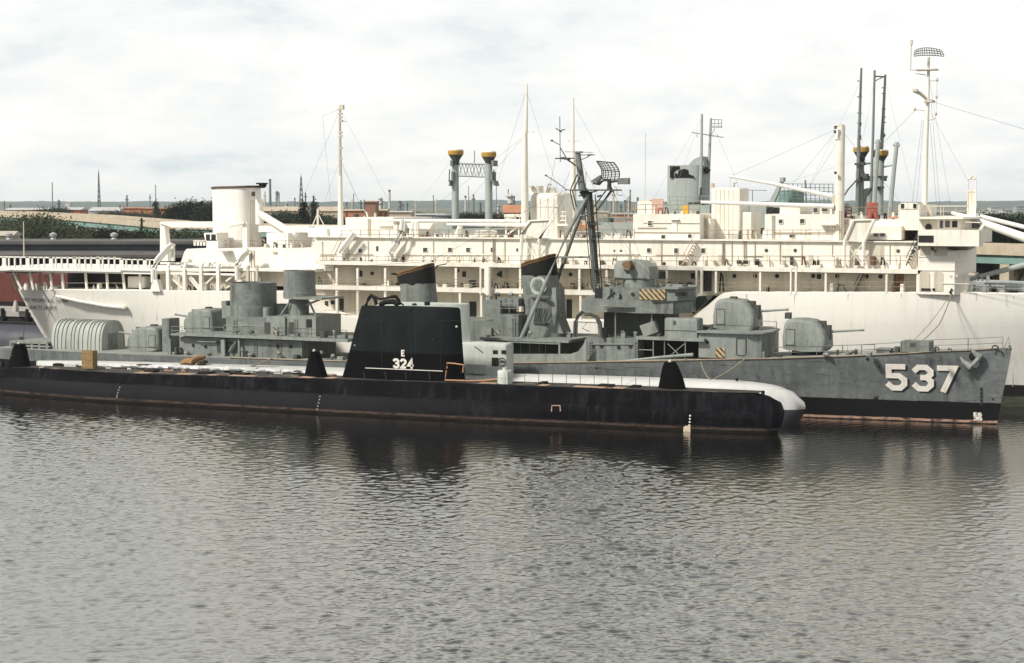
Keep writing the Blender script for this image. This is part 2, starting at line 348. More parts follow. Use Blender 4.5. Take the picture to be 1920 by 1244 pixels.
# ------------------------------------------------------------------ water and ground
def water_material(outer=False):
    m, t, b = nodes('harbour water' if not outer else 'open harbour water')
    b.inputs['Base Color'].default_value = (0.007, 0.0075, 0.008, 1); b.inputs['IOR'].default_value = 2.6; b.inputs['Specular Tint'].default_value = (1.0, 0.96, 0.86, 1)
    w = tnoise(t, 4.2, 3, 0.6, (1.0, 1.1, 1), dist=0.4, off=(4, 9, 0))      # only the finest ripples; the waves are modelled
    n = t.nodes.new('ShaderNodeBump'); n.inputs['Strength'].default_value = 1.0; n.inputs['Distance'].default_value = 1.0
    t.links.new(mth(t, 'MULTIPLY', w, 0.012) if not outer else mth(t, 'MULTIPLY', tnoise(t, 1.05, 3, 0.6, dist=.9), 0.13), n.inputs['Height']); t.links.new(n.outputs[0], b.inputs['Normal'])
    b.inputs['Roughness'].default_value = 0.07
    g = t.nodes.new('ShaderNodeBsdfGlossy'); g.inputs['Color'].default_value = (0.88, 0.872, 0.80, 1); g.inputs['Roughness'].default_value = 0.07; t.links.new(n.outputs[0], g.inputs['Normal'])
    ms = t.nodes.new('ShaderNodeMixShader'); ms.inputs[0].default_value = GLOSS; t.links.new(b.outputs[0], ms.inputs[1]); t.links.new(g.outputs[0], ms.inputs[2])
    t.links.new(ms.outputs[0], t.nodes['Material Output'].inputs['Surface'])
    return m
def water_mesh(slope=SLOPE, near=42.0, far=225.0, nr=1240, core=800, side=150, half=0.95):
    """short-crested wind waves as real geometry over the basin, level water beyond; ruffled patches and a calm lee by the hulls"""
    import numpy as np
    d = near * (far / near) ** (np.arange(nr + 1) / nr); q = np.r_[-.33 - (half - .33) * np.linspace(1, 0, side, endpoint=False) ** 1.6, np.linspace(-.33, .33, core + 1), .33 + (half - .33) * np.linspace(0, 1, side + 1)[1:] ** 1.6]; nc = len(q) - 1
    Dp, Q = np.meshgrid(d, q, indexing='ij'); L = Dp * Q; cy, sy = math.cos(YAW), math.sin(YAW)
    X = -sy * Dp + cy * L; Y = cy * Dp + sy * L
    def soft(seed, scale, n=9):                    # slowly varying 0..1 field
        r = np.random.RandomState(seed); f = np.zeros_like(X)
        for i in range(n):
            a = r.rand() * 6.28; k = scale * r.uniform(.5, 1.6); f += np.sin(k * (X * math.cos(a) + Y * math.sin(a)) + r.rand() * 6.28)
        return 1 / (1 + np.exp(-f / n ** .5 * 2.0))
    amp = 0.62 + 0.65 * soft(3, .07)
    lee = np.clip((Y + 22 * (soft(8, .05) - .5) - 126) / 24, 0, 1); amp *= 1 - .70 * lee * lee * (3 - 2 * lee)
    u = X + 43.0; v = Y - 117.0; ga = (u * cy + v * sy) / 8.0; gb = (v * cy - u * sy) / 18.0
    gd = np.sqrt(ga * ga + gb * gb) + 1.3 * (soft(5, .16) - .5); gust = np.clip((1.35 - gd) / .8, 0, 1); gust = gust * gust * (3 - 2 * gust); amp += GUST * gust
    calm = np.sqrt(((X + 68) / 11) ** 2 + ((Y - 128) / 9) ** 2) + 1.0 * (soft(6, .15) - .5); amp *= 1 - .55 * np.clip((1.3 - calm) / .8, 0, 1)   # a slick off the sail
    r = np.random.RandomState(21); Z = np.zeros_like(X); K = 72; s = slope * math.sqrt(2.0 / K); grid = Dp * np.maximum(.66 / core, np.gradient(q))[None, :]
    for i in range(K):
        lam = .30 * (1.7 / .30) ** ((i + r.rand()) / K); k = 2 * math.pi / lam; a = YAW + math.pi / 2 + .35 + r.normal(0, .70)
        ph = k * (X * math.cos(a) + Y * math.sin(a)) + r.rand() * 6.28
        fade = np.clip((lam / grid - 2.6) / 2.5, 0, 1); Z += (s / k) * (np.exp(.9 * (np.sin(ph) - 1)) * 2.2 - 1.02) * .85 * fade
    ed = np.minimum(np.minimum((Dp - near) / 3, (far - Dp) / 8), (half - np.abs(Q)) / .05); Z *= amp * np.clip(ed, 0, 1)
    nv = (nr + 1) * (nc + 1); co = np.empty((nv + 4, 3), np.float32); co[:nv, 0] = X.ravel(); co[:nv, 1] = Y.ravel(); co[:nv, 2] = Z.ravel()
    co[nv:] = [(-900, -120, 0), (700, -120, 0), (700, 250, 0), (-900, 250, 0)]
    a = (np.arange(nr)[:, None] * (nc + 1) + np.arange(nc)[None]).ravel(); F = np.stack([a, a + 1, a + nc + 2, a + nc + 1], 1)
    A, B, Cc, Dd = 0, nc, nv - 1, nv - 1 - nc; F = np.concatenate([F, [[nv, nv + 1, B, A], [nv + 1, nv + 2, Cc, B], [nv + 2, nv + 3, Dd, Cc], [nv + 3, nv, A, Dd]]]).astype(np.int32)
    me = bpy.data.meshes.new('water'); me.vertices.add(len(co)); me.vertices.foreach_set('co', co.ravel()); me.loops.add(F.size); me.loops.foreach_set('vertex_index', F.ravel())
    me.polygons.add(len(F)); me.polygons.foreach_set('loop_start', np.arange(0, F.size, 4, dtype=np.int32)); me.update(calc_edges=True); me.shade_smooth()
    me.polygons.foreach_set('use_smooth', np.r_[np.ones(len(F) - 4, bool), np.zeros(4, bool)])
    me.materials.append(water_material()); me.materials.append(water_material(True)); me.polygons.foreach_set('material_index', np.r_[np.zeros(len(F) - 4, np.int32), np.ones(4, np.int32)]); o = bpy.data.objects.new('water', me); COL.objects.link(o); return o
tag(water_mesh(), None, None, kind='structure')
def ground_material():
    m, t, b = nodes('low land')
    n = tnoise(t, 0.012, 8, 0.62); n2 = tnoise(t, 0.05, 6, 0.6, off=(3, 3, 0))
    c = tmix(t, step(t, n, 0.4, 0.62), (0.05, 0.065, 0.03), (0.17, 0.15, 0.10))
    c = tmix(t, mth(t, 'MULTIPLY', step(t, n2, 0.5, 0.7), 0.6), c, (0.035, 0.045, 0.02))
    t.links.new(c, b.inputs['Base Color']); b.inputs['Roughness'].default_value = 0.95; return m
M_ground = ground_material()
m = MB()
m.add([(-6000, 250, 2.0), (5000, 250, 2.0), (5000, 9000, 2.0), (-6000, 9000, 2.0), (-6000, 250, -2.0), (5000, 250, -2.0)], [(0, 1, 2, 3), (4, 5, 1, 0)])
tag(m.build('ground', M_ground, smooth=0), None, None, kind='structure')
# ------------------------------------------------------------------ hull lofts
def hull_mesh(S, us, xs, xb, prof):
    """prof(u) lists (half breadth, z) from the deck edge down to the keel; xs(z), xb(z) are the stern and stem profiles"""
    m = MB(S); rings = []
    for u in us:
        p = prof(u); near = [(xs(z) + (xb(z) - xs(z)) * u, -max(w, 0.02), z) for w, z in p]
        far = [(x, -y, z) for x, y, z in near]
        rings.append(near[::-1] + far)
    return m.loft(rings)
# ------------------------------------------------------------------ black submarine
S1 = Ship('submarine', -85, 159.65, 0, 'black submarine with 324 and E in white on its tall sail, nearest to the camera', 'submarine')
def tabz(S, tab, d): return [S.at(px, py, d) for px, py in tab]
deck1 = tabz(S1, [(-30, 695), (0, 692), (50, 689), (150, 694), (240, 699), (480, 706), (640, 710), (870, 717), (960, 721), (1240, 731), (1430, 737.5), (1448, 741), (1462, 749), (1470, 760)], -0.8)
deck1 = [(x, z) for x, z in deck1]
stem1 = sorted([(S1.at(px, py, 0)[1], S1.at(px, py, 0)[0]) for px, py in [(1435, 738), (1456, 746), (1466, 757), (1471, 772), (1468, 790), (1456, 815)]] + [(-3.0, S1.x(1445, 0, 815))])
xs1 = lambda z: S1.x(-30, 0, 700) + (2.6 - z) * 0.5
xb1 = lambda z: lerp_tab(stem1, z)
X0, X1 = S1.x(-30, 0, 700), S1.x(1471, 0, 772)
bul1 = [(S1.x(px, -3, py), b) for px, py, b in [(0, 700, 1), (760, 740, 1), (950, 760, 0.6), (1080, 770, 0)]]
def prof1(u):
    x = X0 + (X1 - X0) * u; zd = lerp_tab(deck1, x); b = lerp_tab(bul1, x)
    e = max(0.0, (u - 0.70) / 0.30); tap = math.sqrt(max(0, 1 - e ** 3.6))
    f = max(0.0, (0.22 - u) / 0.22); tl = 1 - 0.80 * f ** 1.6
    wd = 1.95 * math.sqrt(max(0, 1 - e ** 3.2)) * (1 - 0.72 * f ** 1.5)
    B = 3.55 * tap * tl; Bs = 2.55 * tap * tl
    zk = min(zd - 0.75, 2.15)
    A = [(wd * 0.9, zd), (wd, zd - 0.07), (wd + 0.12 * tap, zd - 0.35), (wd + 0.3 * tap, zk + 0.1), (wd + 0.42 * tap, zk - 0.05), (B * 0.86, zk - 0.38), (B * 0.95, zk - 0.8), (B, 0.85), (B, 0.2), (B * 0.95, -0.7), (B * 0.5, -2.2), (0.0, -2.6)]
    Q = [(wd * 0.9, zd), (wd, zd - 0.07), (wd + 0.1 * tap, zd - 0.35), (wd + 0.2 * tap, zk + 0.1), (wd + 0.25 * tap, zk - 0.05), (Bs * 0.97, zk - 0.38), (Bs, zk - 0.8), (Bs * 1.0, 0.85), (Bs * 0.98, 0.2), (Bs * 0.9, -0.7), (Bs * 0.5, -2.2), (0.0, -2.6)]
    return [(max(0.02, q[0] + (a[0] - q[0]) * b), a[1]) for a, q in zip(A, Q)]
us1 = [i / 60 for i in range(50)] + [0.83 + 0.17 * (i / 26) for i in range(27)]
hull1 = S1.part('hull', hull_mesh(S1, us1, xs1, xb1, prof1), M_black)
# the timber deck on top of the casing
m = MB(S1); rings = []
for u in [i / 40 for i in range(2, 40)]:
    x = X0 + (X1 - X0) * u; p = prof1(u); w = p[0][0] * 0.93; zd = p[0][1]
    rings.append([(x, -w, zd - 0.02), (x, w, zd - 0.02), (x, w, zd + 0.05), (x, -w, zd + 0.05)])
m.loft(rings); S1.part('deck', m, M_subdeck)
def foil(xa, xf, T, z, n=14, nose=0.55):
    """plan outline of a sail: blunt nose toward +x, drawn-out tail"""
    pts = []
    for i in range(n + 1):
        t = i / n; pts.append((xa + (xf - xa) * t, t))
    sh = lambda t: (min(1, (t / 0.42)) ** 0.8 if t < 0.42 else 1.0) if t < 0.8 else math.sqrt(max(0.0, 1 - ((t - 0.8) / 0.2) ** 2.4))
    near = [(x, -max(0.03, T * sh(t)), z) for x, t in pts]; far = [(x, -y, z) for x, y, z in reversed(near)]
    return near + far
def sail_rings(S, levels, T):
    r = []
    for (pa, pf, py) in levels:
        xa, z = S.at(pa, py, 0); xf, _ = S.at(pf, py, 0); r.append(foil(xa, xf, T, z))
    return r
T1 = 1.25
rg = sail_rings(S1, [(640, 873, 714), (650, 870, 680), (664, 866, 625), (677, 863, 577)], T1)
xa, z = S1.at(678, 573, 0); xf, _ = S1.at(862, 573, 0); rg.append(foil(xa + .1, xf - .1, T1 * 0.88, z))
sail1 = S1.part('sail', MB(S1).loft(rg), M_sail)
def on_sail(px0, py0, hpx, d=-T1 - 0.02):
    x0, z0 = S1.at(px0, py0, d); k = S1.at(px0, py0 - hpx, d)[1] - z0
    return lambda u, v, l: (x0 + u * k, d - 0.003 * l, z0 + v * k)
S1.part('sail_number', glyphs('324', on_sail(737, 690.5, 18), 0.24, 0.83), M_num, sail1)
S1.part('award_letter', glyphs('E', on_sail(752, 668.5, 12), 0.22), M_num, sail1)
m = MB(S1); m.pt([(685, 690.5, -T1 - 0.03), (830, 696.5, -T1 - 0.03)], 0.045, 4); S1.part('grab_rail', m, M_num, sail1)
m = MB(S1)
for px in (682, 722, 760, 804): m.pt([(px, 698, -T1 - 0.03), (px + 2, 712, -T1 - 0.1)], 0.035, 4)
S1.part('rail_bracket', m, M_grey_dark, sail1)
for px, py, r, mt in ((856, 613, .13, M_pale), (771, 579, .16, M_soot), (813, 638, .2, M_soot), (665, 648, .08, M_pale)):
    m = MB(S1); x, z = S1.at(px, py, -T1); m.ball(x, -T1, z, r, .08, r, 10, 6); S1.part('sail_fitting', m, mt, sail1)
m = MB(S1)
for px in (716, 770, 826): m.pt([(px, 577, -T1 * .99), (px, 706, -T1 - .005)], .018, 4)
m.pt([(672, 600, -T1 * .985), (866, 602, -T1 * .985)], .016, 4); S1.part('weld_seam', m, plain('black weld', (.022, .025, .027)), sail1)
m = MB(S1); m.pt([(838, 691, -1.5), (838, 681, -1.5), (852, 682, -1.5), (869, 684.5, -1.5), (868, 699, -1.5)], 0.075, 6)
m.pt([(837, 695, -1.7), (834.5, 713, -1.75), (873, 714, -1.75)], 0.075, 6); S1.part('pipe_rail', m, M_orange)
m = MB(S1); m.pt([(873, 714.5, -1.6), (905, 714, -1.2), (934, 711, -0.6)], 0.09, 6); S1.part('deck_pipe', m, M_orange)
m = MB(S1)
fr = lambda pts, r=0.16: m.pt([(x, y, d) for x, y, d in pts], r, 6)
fr([(686, 573, 0.2), (691, 561, 0.2), (696, 554, 0.2), (703, 560, 0.2), (706, 572, 0.2)], 0.2); fr([(696, 554, 0.2), (712, 561, -0.1), (722, 560, -0.2), (733, 557, 0)], 0.14)
fr([(712, 572, -0.3), (722, 567, -0.2), (738, 566, 0), (746, 571, 0)], 0.3); fr([(733, 557, 0), (742, 556, 0.2), (747, 563, 0.3), (750, 572, 0.3)], 0.2); fr([(748, 566, 0.3), (757, 573, 0.4)], 0.09)
S1.part('antenna_frame', m, M_soot, sail1)
m = MB(S1); m.pc(796, 806, 566.5, 573, 0, 10); m.pc(772, 782, 569, 573, -0.3, 10, 0.6); S1.part('periscope_stub', m, M_soot, sail1)
for lv, lab in (([(14, 58, 690), (19, 52, 672), (24, 47, 652), (27, 43, 645)], 'sonar fin at the stern'), ([(569, 616, 711), (574, 608, 690), (579, 600, 668), (582, 596, 659)], 'sonar fin just aft of the sail'), ([(1233, 1288, 734), (1238, 1281, 708), (1242, 1272, 688), (1246, 1266, 679)], 'sonar fin near the bow')):
    f = S1.part('sonar_fin', MB(S1).loft(sail_rings(S1, lv, 0.62)), M_sail, label='black ' + lab)
    m = MB(S1); cx = (lv[-1][0] + lv[-1][1]) / 2; x, z = S1.at(cx, lv[-1][2], 0); m.ball(x, 0, z + 0.05, 0.16, 0.16, 0.2)
    S1.part('fin_cap', m, M_pale, f)
m = MB(S1)
for i in range(11):
    px = 958 + i * 26; m = MB(S1); m.pt([(px, 716 + (px - 958) * 0.036 + 3, 1.7), (px, 699 + (px - 958) * 0.036, 1.7)], 0.03, 4); S1.part('stanchion', m, M_grey_dark)
m = MB(S1)
for i in range(14):
    px = 70 + i * 38; m = MB(S1); m.pt([(px, 694 + (px - 70) * 0.028, 1.6), (px, 680 + (px - 70) * 0.028, 1.6)], 0.025, 4); S1.part('stanchion', m, M_grey_dark)
def hull_y1(px, py):
    y = -2.4
    for _ in range(6):
        x, z = S1.at(px, py, y); u = (x - xs1(z)) / (xb1(z) - xs1(z)); p = prof1(min(1, max(0, u)))
        for (wa, za), (wb, zb) in zip(p, p[1:]):
            if zb <= z <= za: y = -(wa + (wb - wa) * (za - z) / max(1e-6, za - zb)); break
    return y
m = MB(S1)
for pts in ([(1034, 772), (1035, 761), (1050, 761), (1051, 772)],): m.pt([(x, y, hull_y1(x, y) - 0.06) for x, y in pts], 0.07, 6)
S1.part('towing_eye', m, plain('pink primer', (0.42, 0.25, 0.21)))
for seq in ([(1294, 780), (1293.6, 786), (1293.2, 792), (1292.6, 798), (1292, 804)], [(600, 744), (599, 750), (597.5, 756), (596, 762), (595, 768)], [(224.5, 727), (222.5, 732), (221, 737), (219.8, 742), (219, 746)]):
    m = MB(S1); mk = M_num if seq[0][0] > 1000 else plain('dull mark', (.30, .28, .25))
    for px, py in seq:
        y = hull_y1(px, py); x, z = S1.at(px, py, y); m.ball(x, y - 0.01, z, 0.10, 0.05, 0.10, 8, 5)
    S1.part('draft_mark', m, mk)
m = MB(S1); y = hull_y1(1288, 803); x, z = S1.at(1288, 804, y); m.box(x - .35, x + .35, y - .03, y + .02, z - .3, z + .28); S1.part('hull_patch', m, plain('cream patch', (0.5, 0.42, 0.3)))
m = MB(S1)
m.pc(1427, 1434, 733, 740, 0, 10); m.pc(1410, 1420, 735, 739, 0.4, 8); m.pc(1380, 1384, 733, 738, 0.6, 8); S1.part('deck_cleat', m, M_soot)
m = MB(S1)
for px, py, w in ((1180, 727, 16), (1120, 725, 26), (1010, 720, 10), (560, 706, 20), (430, 703, 30), (370, 701, 22), (270, 698, 18)): m.pb(px, py - 3, px + w, py + 1, -0.4, 0.8)
S1.part('deck_hatch', m, M_soot)
M_mat = plain('bare tan deck patch', (.36, .25, .175), .9, .4, 2.5)
for px, py, w in ((1075, 722.5, 58), (1010, 720.5, 16), (900, 717, 30), (560, 707.5, 26), (430, 704, 46), (330, 701, 30), (252, 698.5, 26), (390, 703, 16), (610, 709, 16), (1150, 726, 20)):
    m = MB(S1); x0, z0 = S1.at(px, py, -1.45); x1 = S1.x(px + w, -1.45, py); zz = lerp_tab(deck1, x0) + .05; m.box(x0, x1, -1.6, -.2 - (px % 7) * .12, zz, zz + .05); S1.part('deck_mat', m, M_mat)
m = MB(S1)
for px, py in ((77, 690), (84, 688)): pass
m.pt([(73, 697, -1.4), (74, 690, -1.4), (83, 688, -1.4)], 0.08, 6); S1.part('stern_chock', m, plain('buff paint', (0.5, 0.4, 0.3)))
m = MB(S1); m.pt([(2, 692, 0), (3, 680, 0), (5, 676, 0), (7, 688, 0.1)], 0.14, 6); S1.part('stern_bollard', m, M_soot)
# things lying on the decks
def crate(px0, py0, px1, py1, d, dep, name, label, cat, mat, planks=5):
    S = Ship(name, *[0, 0], 0, label, cat)
    xw0, z0 = S.at(px0, py1, d); xw1, _ = S.at(px1, py1, d); z1 = S.at((px0 + px1) / 2, py0, d)[1]
    S.root.location = ((xw0 + xw1) / 2, d + dep / 2, z0); w = (xw1 - xw0) / 2; h = z1 - z0
    m = MB(); m.box(-w + .05, w - .05, -dep / 2 + .05, dep / 2 - .05, 0.06, h - .06); S.part('crate_body', m, mat)
    m = MB()
    for k in range(planks):
        a = -w + 2 * w * k / planks; m.box(a + .02, a + 2 * w / planks - .02, -dep / 2, -dep / 2 + .045, 0, h)
        m.box(a + .02, a + 2 * w / planks - .02, dep / 2 - .045, dep / 2, 0, h)
        m.box(a + .02, a + 2 * w / planks - .02, -dep / 2 + .05, dep / 2 - .05, h - .055, h)
    S.part('planking', m, mat)
    m = MB()
    for z in (0.15, h * 0.5, h - .25): m.box(-w - .02, w + .02, -dep / 2 - .03, -dep / 2 - .001, z, z + .12)
    S.part('batten', m, M_tan)
    return S
crate(153, 658, 174, 691, 158.9, 0.9, 'wooden_crate', 'tall tan wooden crate standing on the aft deck of the black submarine', 'crate', M_tan)
# ------------------------------------------------------------------ pale grey submarine alongside
S2 = Ship('submarine', -85, 167.3, 0, 'pale grey submarine between the black submarine and the destroyer, stepped sail and rounded white bow', 'submarine')
S2.root.name = 'submarine.001'
deck2 = tabz(S2, [(60, 677), (150, 678), (300, 682), (480, 687), (700, 694), (900, 702), (1100, 707), (1300, 713), (1440, 718), (1468, 721), (1487, 728), (1500, 738), (1508, 750), (1511, 762)], -0.4)
stem2 = sorted([(S2.at(px, py, 0)[1], S2.at(px, py, 0)[0]) for px, py in [(1450, 719), (1478, 724), (1497, 736), (1507, 750), (1511, 765), (1506, 779)]] + [(-3.0, S2.x(1480, 0, 790)), (0.0, S2.x(1498, 0, 785))])
X20, X21 = S2.x(70, 0, 680), S2.x(1511, 0, 765)
xs2 = lambda z: X20 + (3.6 - z) * 0.4
xb2 = lambda z: lerp_tab(stem2, z)
def prof2(u):
    x = X20 + (X21 - X20) * u; zd = lerp_tab(deck2, x)
    e = max(0.0, (u - 0.78) / 0.22); tap = math.sqrt(max(0, 1 - e ** 5)); f = max(0.0, (0.15 - u) / 0.15); tl = 1 - 0.7 * f ** 1.6
    w = tap * tl
    return [(a * w, z) for a, z in ((1.0, zd), (1.7, zd - 0.12), (2.2, zd - 0.4), (2.45, zd - 0.9), (2.55, zd - 1.4), (2.8, 1.6), (3.3, 0.9), (3.4, 0.1), (3.0, -0.8), (1.5, -2.2), (0.0, -2.6))]
hull2 = S2.part('hull', hull_mesh(S2, us1, xs2, xb2, prof2), M_pale_hull)
m = MB(S2)
m.loft(sail_rings(S2, [(700, 885, 704), (702, 882, 640), (704, 880, 566)], 1.3)); sail2 = S2.part('sail', m, M_pale)
m = MB(S2)
def rbox(m, x0, x1, y0, y1, z0, z1, r=0.18):
    rg = []
    for y, i in ((y0, r), (y0 + r * .3, r * .3), (y0 + r, 0), (y1 - r, 0), (y1 - r * .3, r * .3), (y1, r)):
        a, b, c, d = x0 + i, x1 - i, z0, z1 - i
        rg.append([(a, y, c), (b, y, c), (b, y, d - r), (b - r * .3, y, d - r * .3), (b - r, y, d), (a + r, y, d), (a + r * .3, y, d - r * .3), (a, y, d - r)])
    return m.loft(rg)
x0, z0 = S2.at(862, 706, -1.1); x1, z1 = S2.at(950, 645, -1.1); rbox(m, x0, x1, -1.1, 1.1, z0, z1, 0.3)
stp = S2.part('bridge_step', m, M_pale, sail2)
for x0, y0, x1, y1, n, mt in ((924, 657, 933, 664, 'window', M_dark), (940, 657, 948, 664, 'window', M_dark), (922, 671, 934, 687, 'door_opening', M_dark)):
    m = MB(S2); m.pb(x0, y0, x1, y1, -1.15, -1.0); S2.part(n, m, mt, sail2)
m = MB(S2); m.pb(874, 684, 909, 701, -1.5, -1.11); S2.part('locker', m, M_pale, sail2)
m = MB(S2); x, z = S2.at(941, 679, -1.13)
m.tube([(x + 0.42 * math.cos(a), -1.14, z + 0.42 * math.sin(a)) for a in [i * math.pi / 8 for i in range(17)]], 0.05, 5); m.box(x - .3, x + .3, -1.16, -1.10, z - .06, z + .06); m.box(x - .2, x + .2, -1.16, -1.10, z + .1, z + .17)
S2.part('ship_emblem', m, M_grey_dark, sail2)
m = MB(S2); m.pt([(890, 650, -1.15), (905, 661, -1.15)], 0.05, 5); S2.part('pipe', m, M_grey_dark, sail2)
m = MB(S2); m.pt([(1394, 735, -0.3), (1382, 714, -0.3)], 0.05, 5); x, y, z = m.P(1381.5, 712, -0.3); m.ball(x, y, z, 0.16, 0.16, 0.16); S2.part('bow_light', m, M_soot)
m = MB(S2); m.pc(1040, 1048, 717, 722, -1.8, 8); m.pc(1112, 1120, 720, 725, -1.8, 8); S2.part('cleat', m, M_pale)
rr = random.Random(9)
for i in range(22):
    px = 110 + i * 24 + rr.uniform(-8, 8); py = 684 + (px - 110) * .032 + rr.uniform(-3, 4); m = MB(S2); x, z = S2.at(px, py, -2.2 + rr.uniform(-.5, .5)); y = -2.2; w = rr.uniform(.25, .9); rbox(m, x - w, x + w, y - .4, y + .4, z - .3, z + rr.uniform(.08, .32), .05); S2.part('deck_fitting', m, rr.choice([M_subdeck, M_mat, M_grey_dark, M_pale, M_soot]))
# plastic sheeting bundled on the aft deck of the pale submarine and other loose things
def bundle(name, label, cat, pts, r, mat, sq=0.7):
    S = Ship(name, 0, 0, 0, label, cat); P = [Vector((*[S.at(x, y, d)[0]], d, S.at(x, y, d)[1])) for x, y, d in pts]
    S.root.location = P[0]; m = MB(); rr = random.Random(len(label)); fn = []
    for a, b in zip(P, P[1:]):
        k = max(2, int((b - a).length / 0.35)); fn += [a.lerp(b, i / k) for i in range(k)]
    fn.append(P[-1]); rings = []
    for i, p in enumerate(fn):
        e = math.sin(math.pi * (i + .35) / (len(fn) - .3)) ** 0.35
        rings.append([tuple(p - P[0] + Vector((rr.uniform(-.1, .1), math.cos(q) * r * 1.2 * e * rr.uniform(.75, 1.2), (math.sin(q) * sq * r + r * .4) * e * rr.uniform(.8, 1.2)))) for q in [2 * math.pi * j / 9 for j in range(9)]])
    m.loft(rings); S.part('sheet' if 'sheet' in name else 'cloth', m, mat); return S
M_plastic = plain('white plastic sheeting', (0.52, 0.525, 0.52), 0.6, 0.4, 1.2, bmp=0.6)
bundle('plastic_sheet', 'crumpled white plastic sheeting lying along the aft end of the pale submarine', 'sheeting', [(92, 687, 165.2), (130, 684, 165), (175, 688, 165), (260, 690, 165), (340, 692, 165), (430, 695, 165), (520, 698, 165), (630, 703, 165)], 0.40, M_plastic, 0.6)
bundle('tarpaulin', 'tan tarpaulin heap on the deck aft of the white sheeting and below the grey deckhouse', 'tarpaulin', [(340, 683, 166.5), (352, 680, 166.5), (362, 682, 166.5), (372, 674, 166.8), (383, 672, 166.8)], 0.5, plain('tan canvas', (0.23, 0.135, 0.06), 0.9, 0.4, 3.0, bmp=0.5), 0.8)
bundle('tarpaulin', 'dark folded tarpaulin heap beside the tan one', 'tarpaulin', [(374, 684, 166.4), (386, 682, 166.4)], 0.45, plain('dark canvas', (0.05, 0.04, 0.03), 0.9, 0.4, 3.0, bmp=0.5), 0.8)
def plank(pts, d, w, label):
    S = Ship('plank', 0, 0, 0, label, 'plank'); m = MB(S); P = [Vector(m.P(x, y, d)) for x, y in pts]; S.root.location = P[0]
    a, b = Vector((0, 0, 0)), P[1] - P[0]; m.v = []; n = Vector((0, w, 0)); q = Vector((0, 0, .12))
    m.loft([[tuple(p), tuple(p + n), tuple(p + n + q), tuple(p + q)] for p in (a, b)]); S.part('board', m, plain('weathered board', (0.20, 0.18, 0.14), 0.9)); 
plank([(462, 691), (506, 675)], 166.2, 0.7, 'weathered board propped at a slant on the deck below the big grey gun tub')
S = Ship('drum', 0, 0, 0, 'pale grey drum-shaped tank on the black submarine deck right of the orange pipes', 'tank')
m = MB(S); x0, z0 = S.at(934, 719, 159.0); x1, z1 = S.at(960, 695, 159.0); S.root.location = ((x0 + x1) / 2, 159.0, z0); w = (x1 - x0) / 2
m.lathe(0, 0, [(w, 0), (w, (z1 - z0) * .45), (w * 1.03, (z1 - z0) * .47), (w * 1.03, (z1 - z0) * .52), (w, (z1 - z0) * .54), (w, (z1 - z0) * .92), (w * .9, z1 - z0)], 16); S.part('tank_shell', m, M_pale)
m = MB(); m.lathe(0, 0, [(w * .35, z1 - z0), (w * .35, z1 - z0 + .25)], 10); S.part('filler_cap', m, M_pale)
m = MB(); m.lathe(w * 0.7, -w * .9, [(.1, 0), (.1, z1 - z0)], 6); S.part('pipe', m, M_pale)
# ------------------------------------------------------------------ destroyer
D = Ship('destroyer', -75, 176.4, R(-2), 'grey destroyer with white 537 on the bow, two sooty black-topped funnels and four gun mounts', 'destroyer')
dkd = [(18, 652, -2.5), (60, 655, -3.4), (150, 660, -4.4), (300, 666, -5.0), (600, 677, -5.4), (800, 681, -5.5), (950, 682, -5.5), (1100, 680, -5.5), (1310, 676.5, -5.4), (1440, 674.5, -5.0), (1615, 669, -4.0), (1690, 665.5, -3.4), (1742, 661.5, -2.8), (1815, 658.5, -1.7), (1897, 652, 0)]
deckD = [D.at(*p) for p in dkd]
xsD0 = D.x(20, 0, 655); 
stemD = sorted([(D.at(px, py, 0)[1], D.at(px, py, 0)[0]) for px, py in [(1898, 650), (1889, 700), (1878, 750), (1869, 797)]] + [(-3.0, D.x(1864, 0, 800))])
xsD = lambda z: xsD0 + (3.8 - z) * 0.45
xbD = lambda z: lerp_tab(stemD, z)
XD0, XD1 = xsD0, D.x(1890, 0, 700)
def zdD(u): return lerp_tab(deckD, XD0 + (XD1 - XD0) * u)
def bdD(u): return 5.5 * (1 - max(0, (u - 0.55) / 0.45) ** 2.6) * (1 - 0.45 * max(0, (0.30 - u) / 0.30) ** 2.2)
def bwD(u): return 5.4 * (1 - max(0, (u - 0.5) / 0.5) ** 1.75) * (1 - 0.40 * max(0, (0.30 - u) / 0.30) ** 2.2)
def hbD(u, z):
    zd = zdD(u); v = min(1.0, max(0.0, z / zd)); return bwD(u) + (bdD(u) - bwD(u)) * v ** 1.5
def profD(u):
    zd = zdD(u); L = [(hbD(u, zd) * 0.985, zd)]
    L += [(hbD(u, z), z) for z in [zd - 0.06] + [zd * k for k in (0.88, 0.75, 0.6, 0.45, 0.3, 0.15)] + [0.05]]
    return L + [(bwD(u) * 0.85, -1.2), (bwD(u) * 0.4, -2.4), (0, -2.6)]
usD = [i / 70 for i in range(50)] + [0.714 + 0.286 * i / 40 for i in range(41)]
hullD = D.part('hull', hull_mesh(D, usD, xsD, xbD, profD), M_des_hull)
m = MB(D); rings = []
for u in [0.004 + 0.99 * i / 60 for i in range(61)]:
    z = zdD(u); x = xsD(z) + (xbD(z) - xsD(z)) * u; w = hbD(u, z) * 0.975
    rings.append([(x, -w, z - .03), (x, w, z - .03), (x, w, z + .035), (x, -w, z + .035)])
m.loft(rings); S_deck = D.part('deck', m, M_deck)
m = MB(); L = []
for i in range(90):
    u = .30 + .69 * i / 89; z = zdD(u); x = xsD(z) + (xbD(z) - xsD(z)) * u; L.append((x, -hbD(u, z) - .02, z + .02))
m.tube(L, .085, 5); D.part('gunwale', m, paint('rusty deck edge', (.30, .235, .17), .8, .3, .3, (.12, .07, .04), .7, (.36, .17, .08), seed=31), hullD)
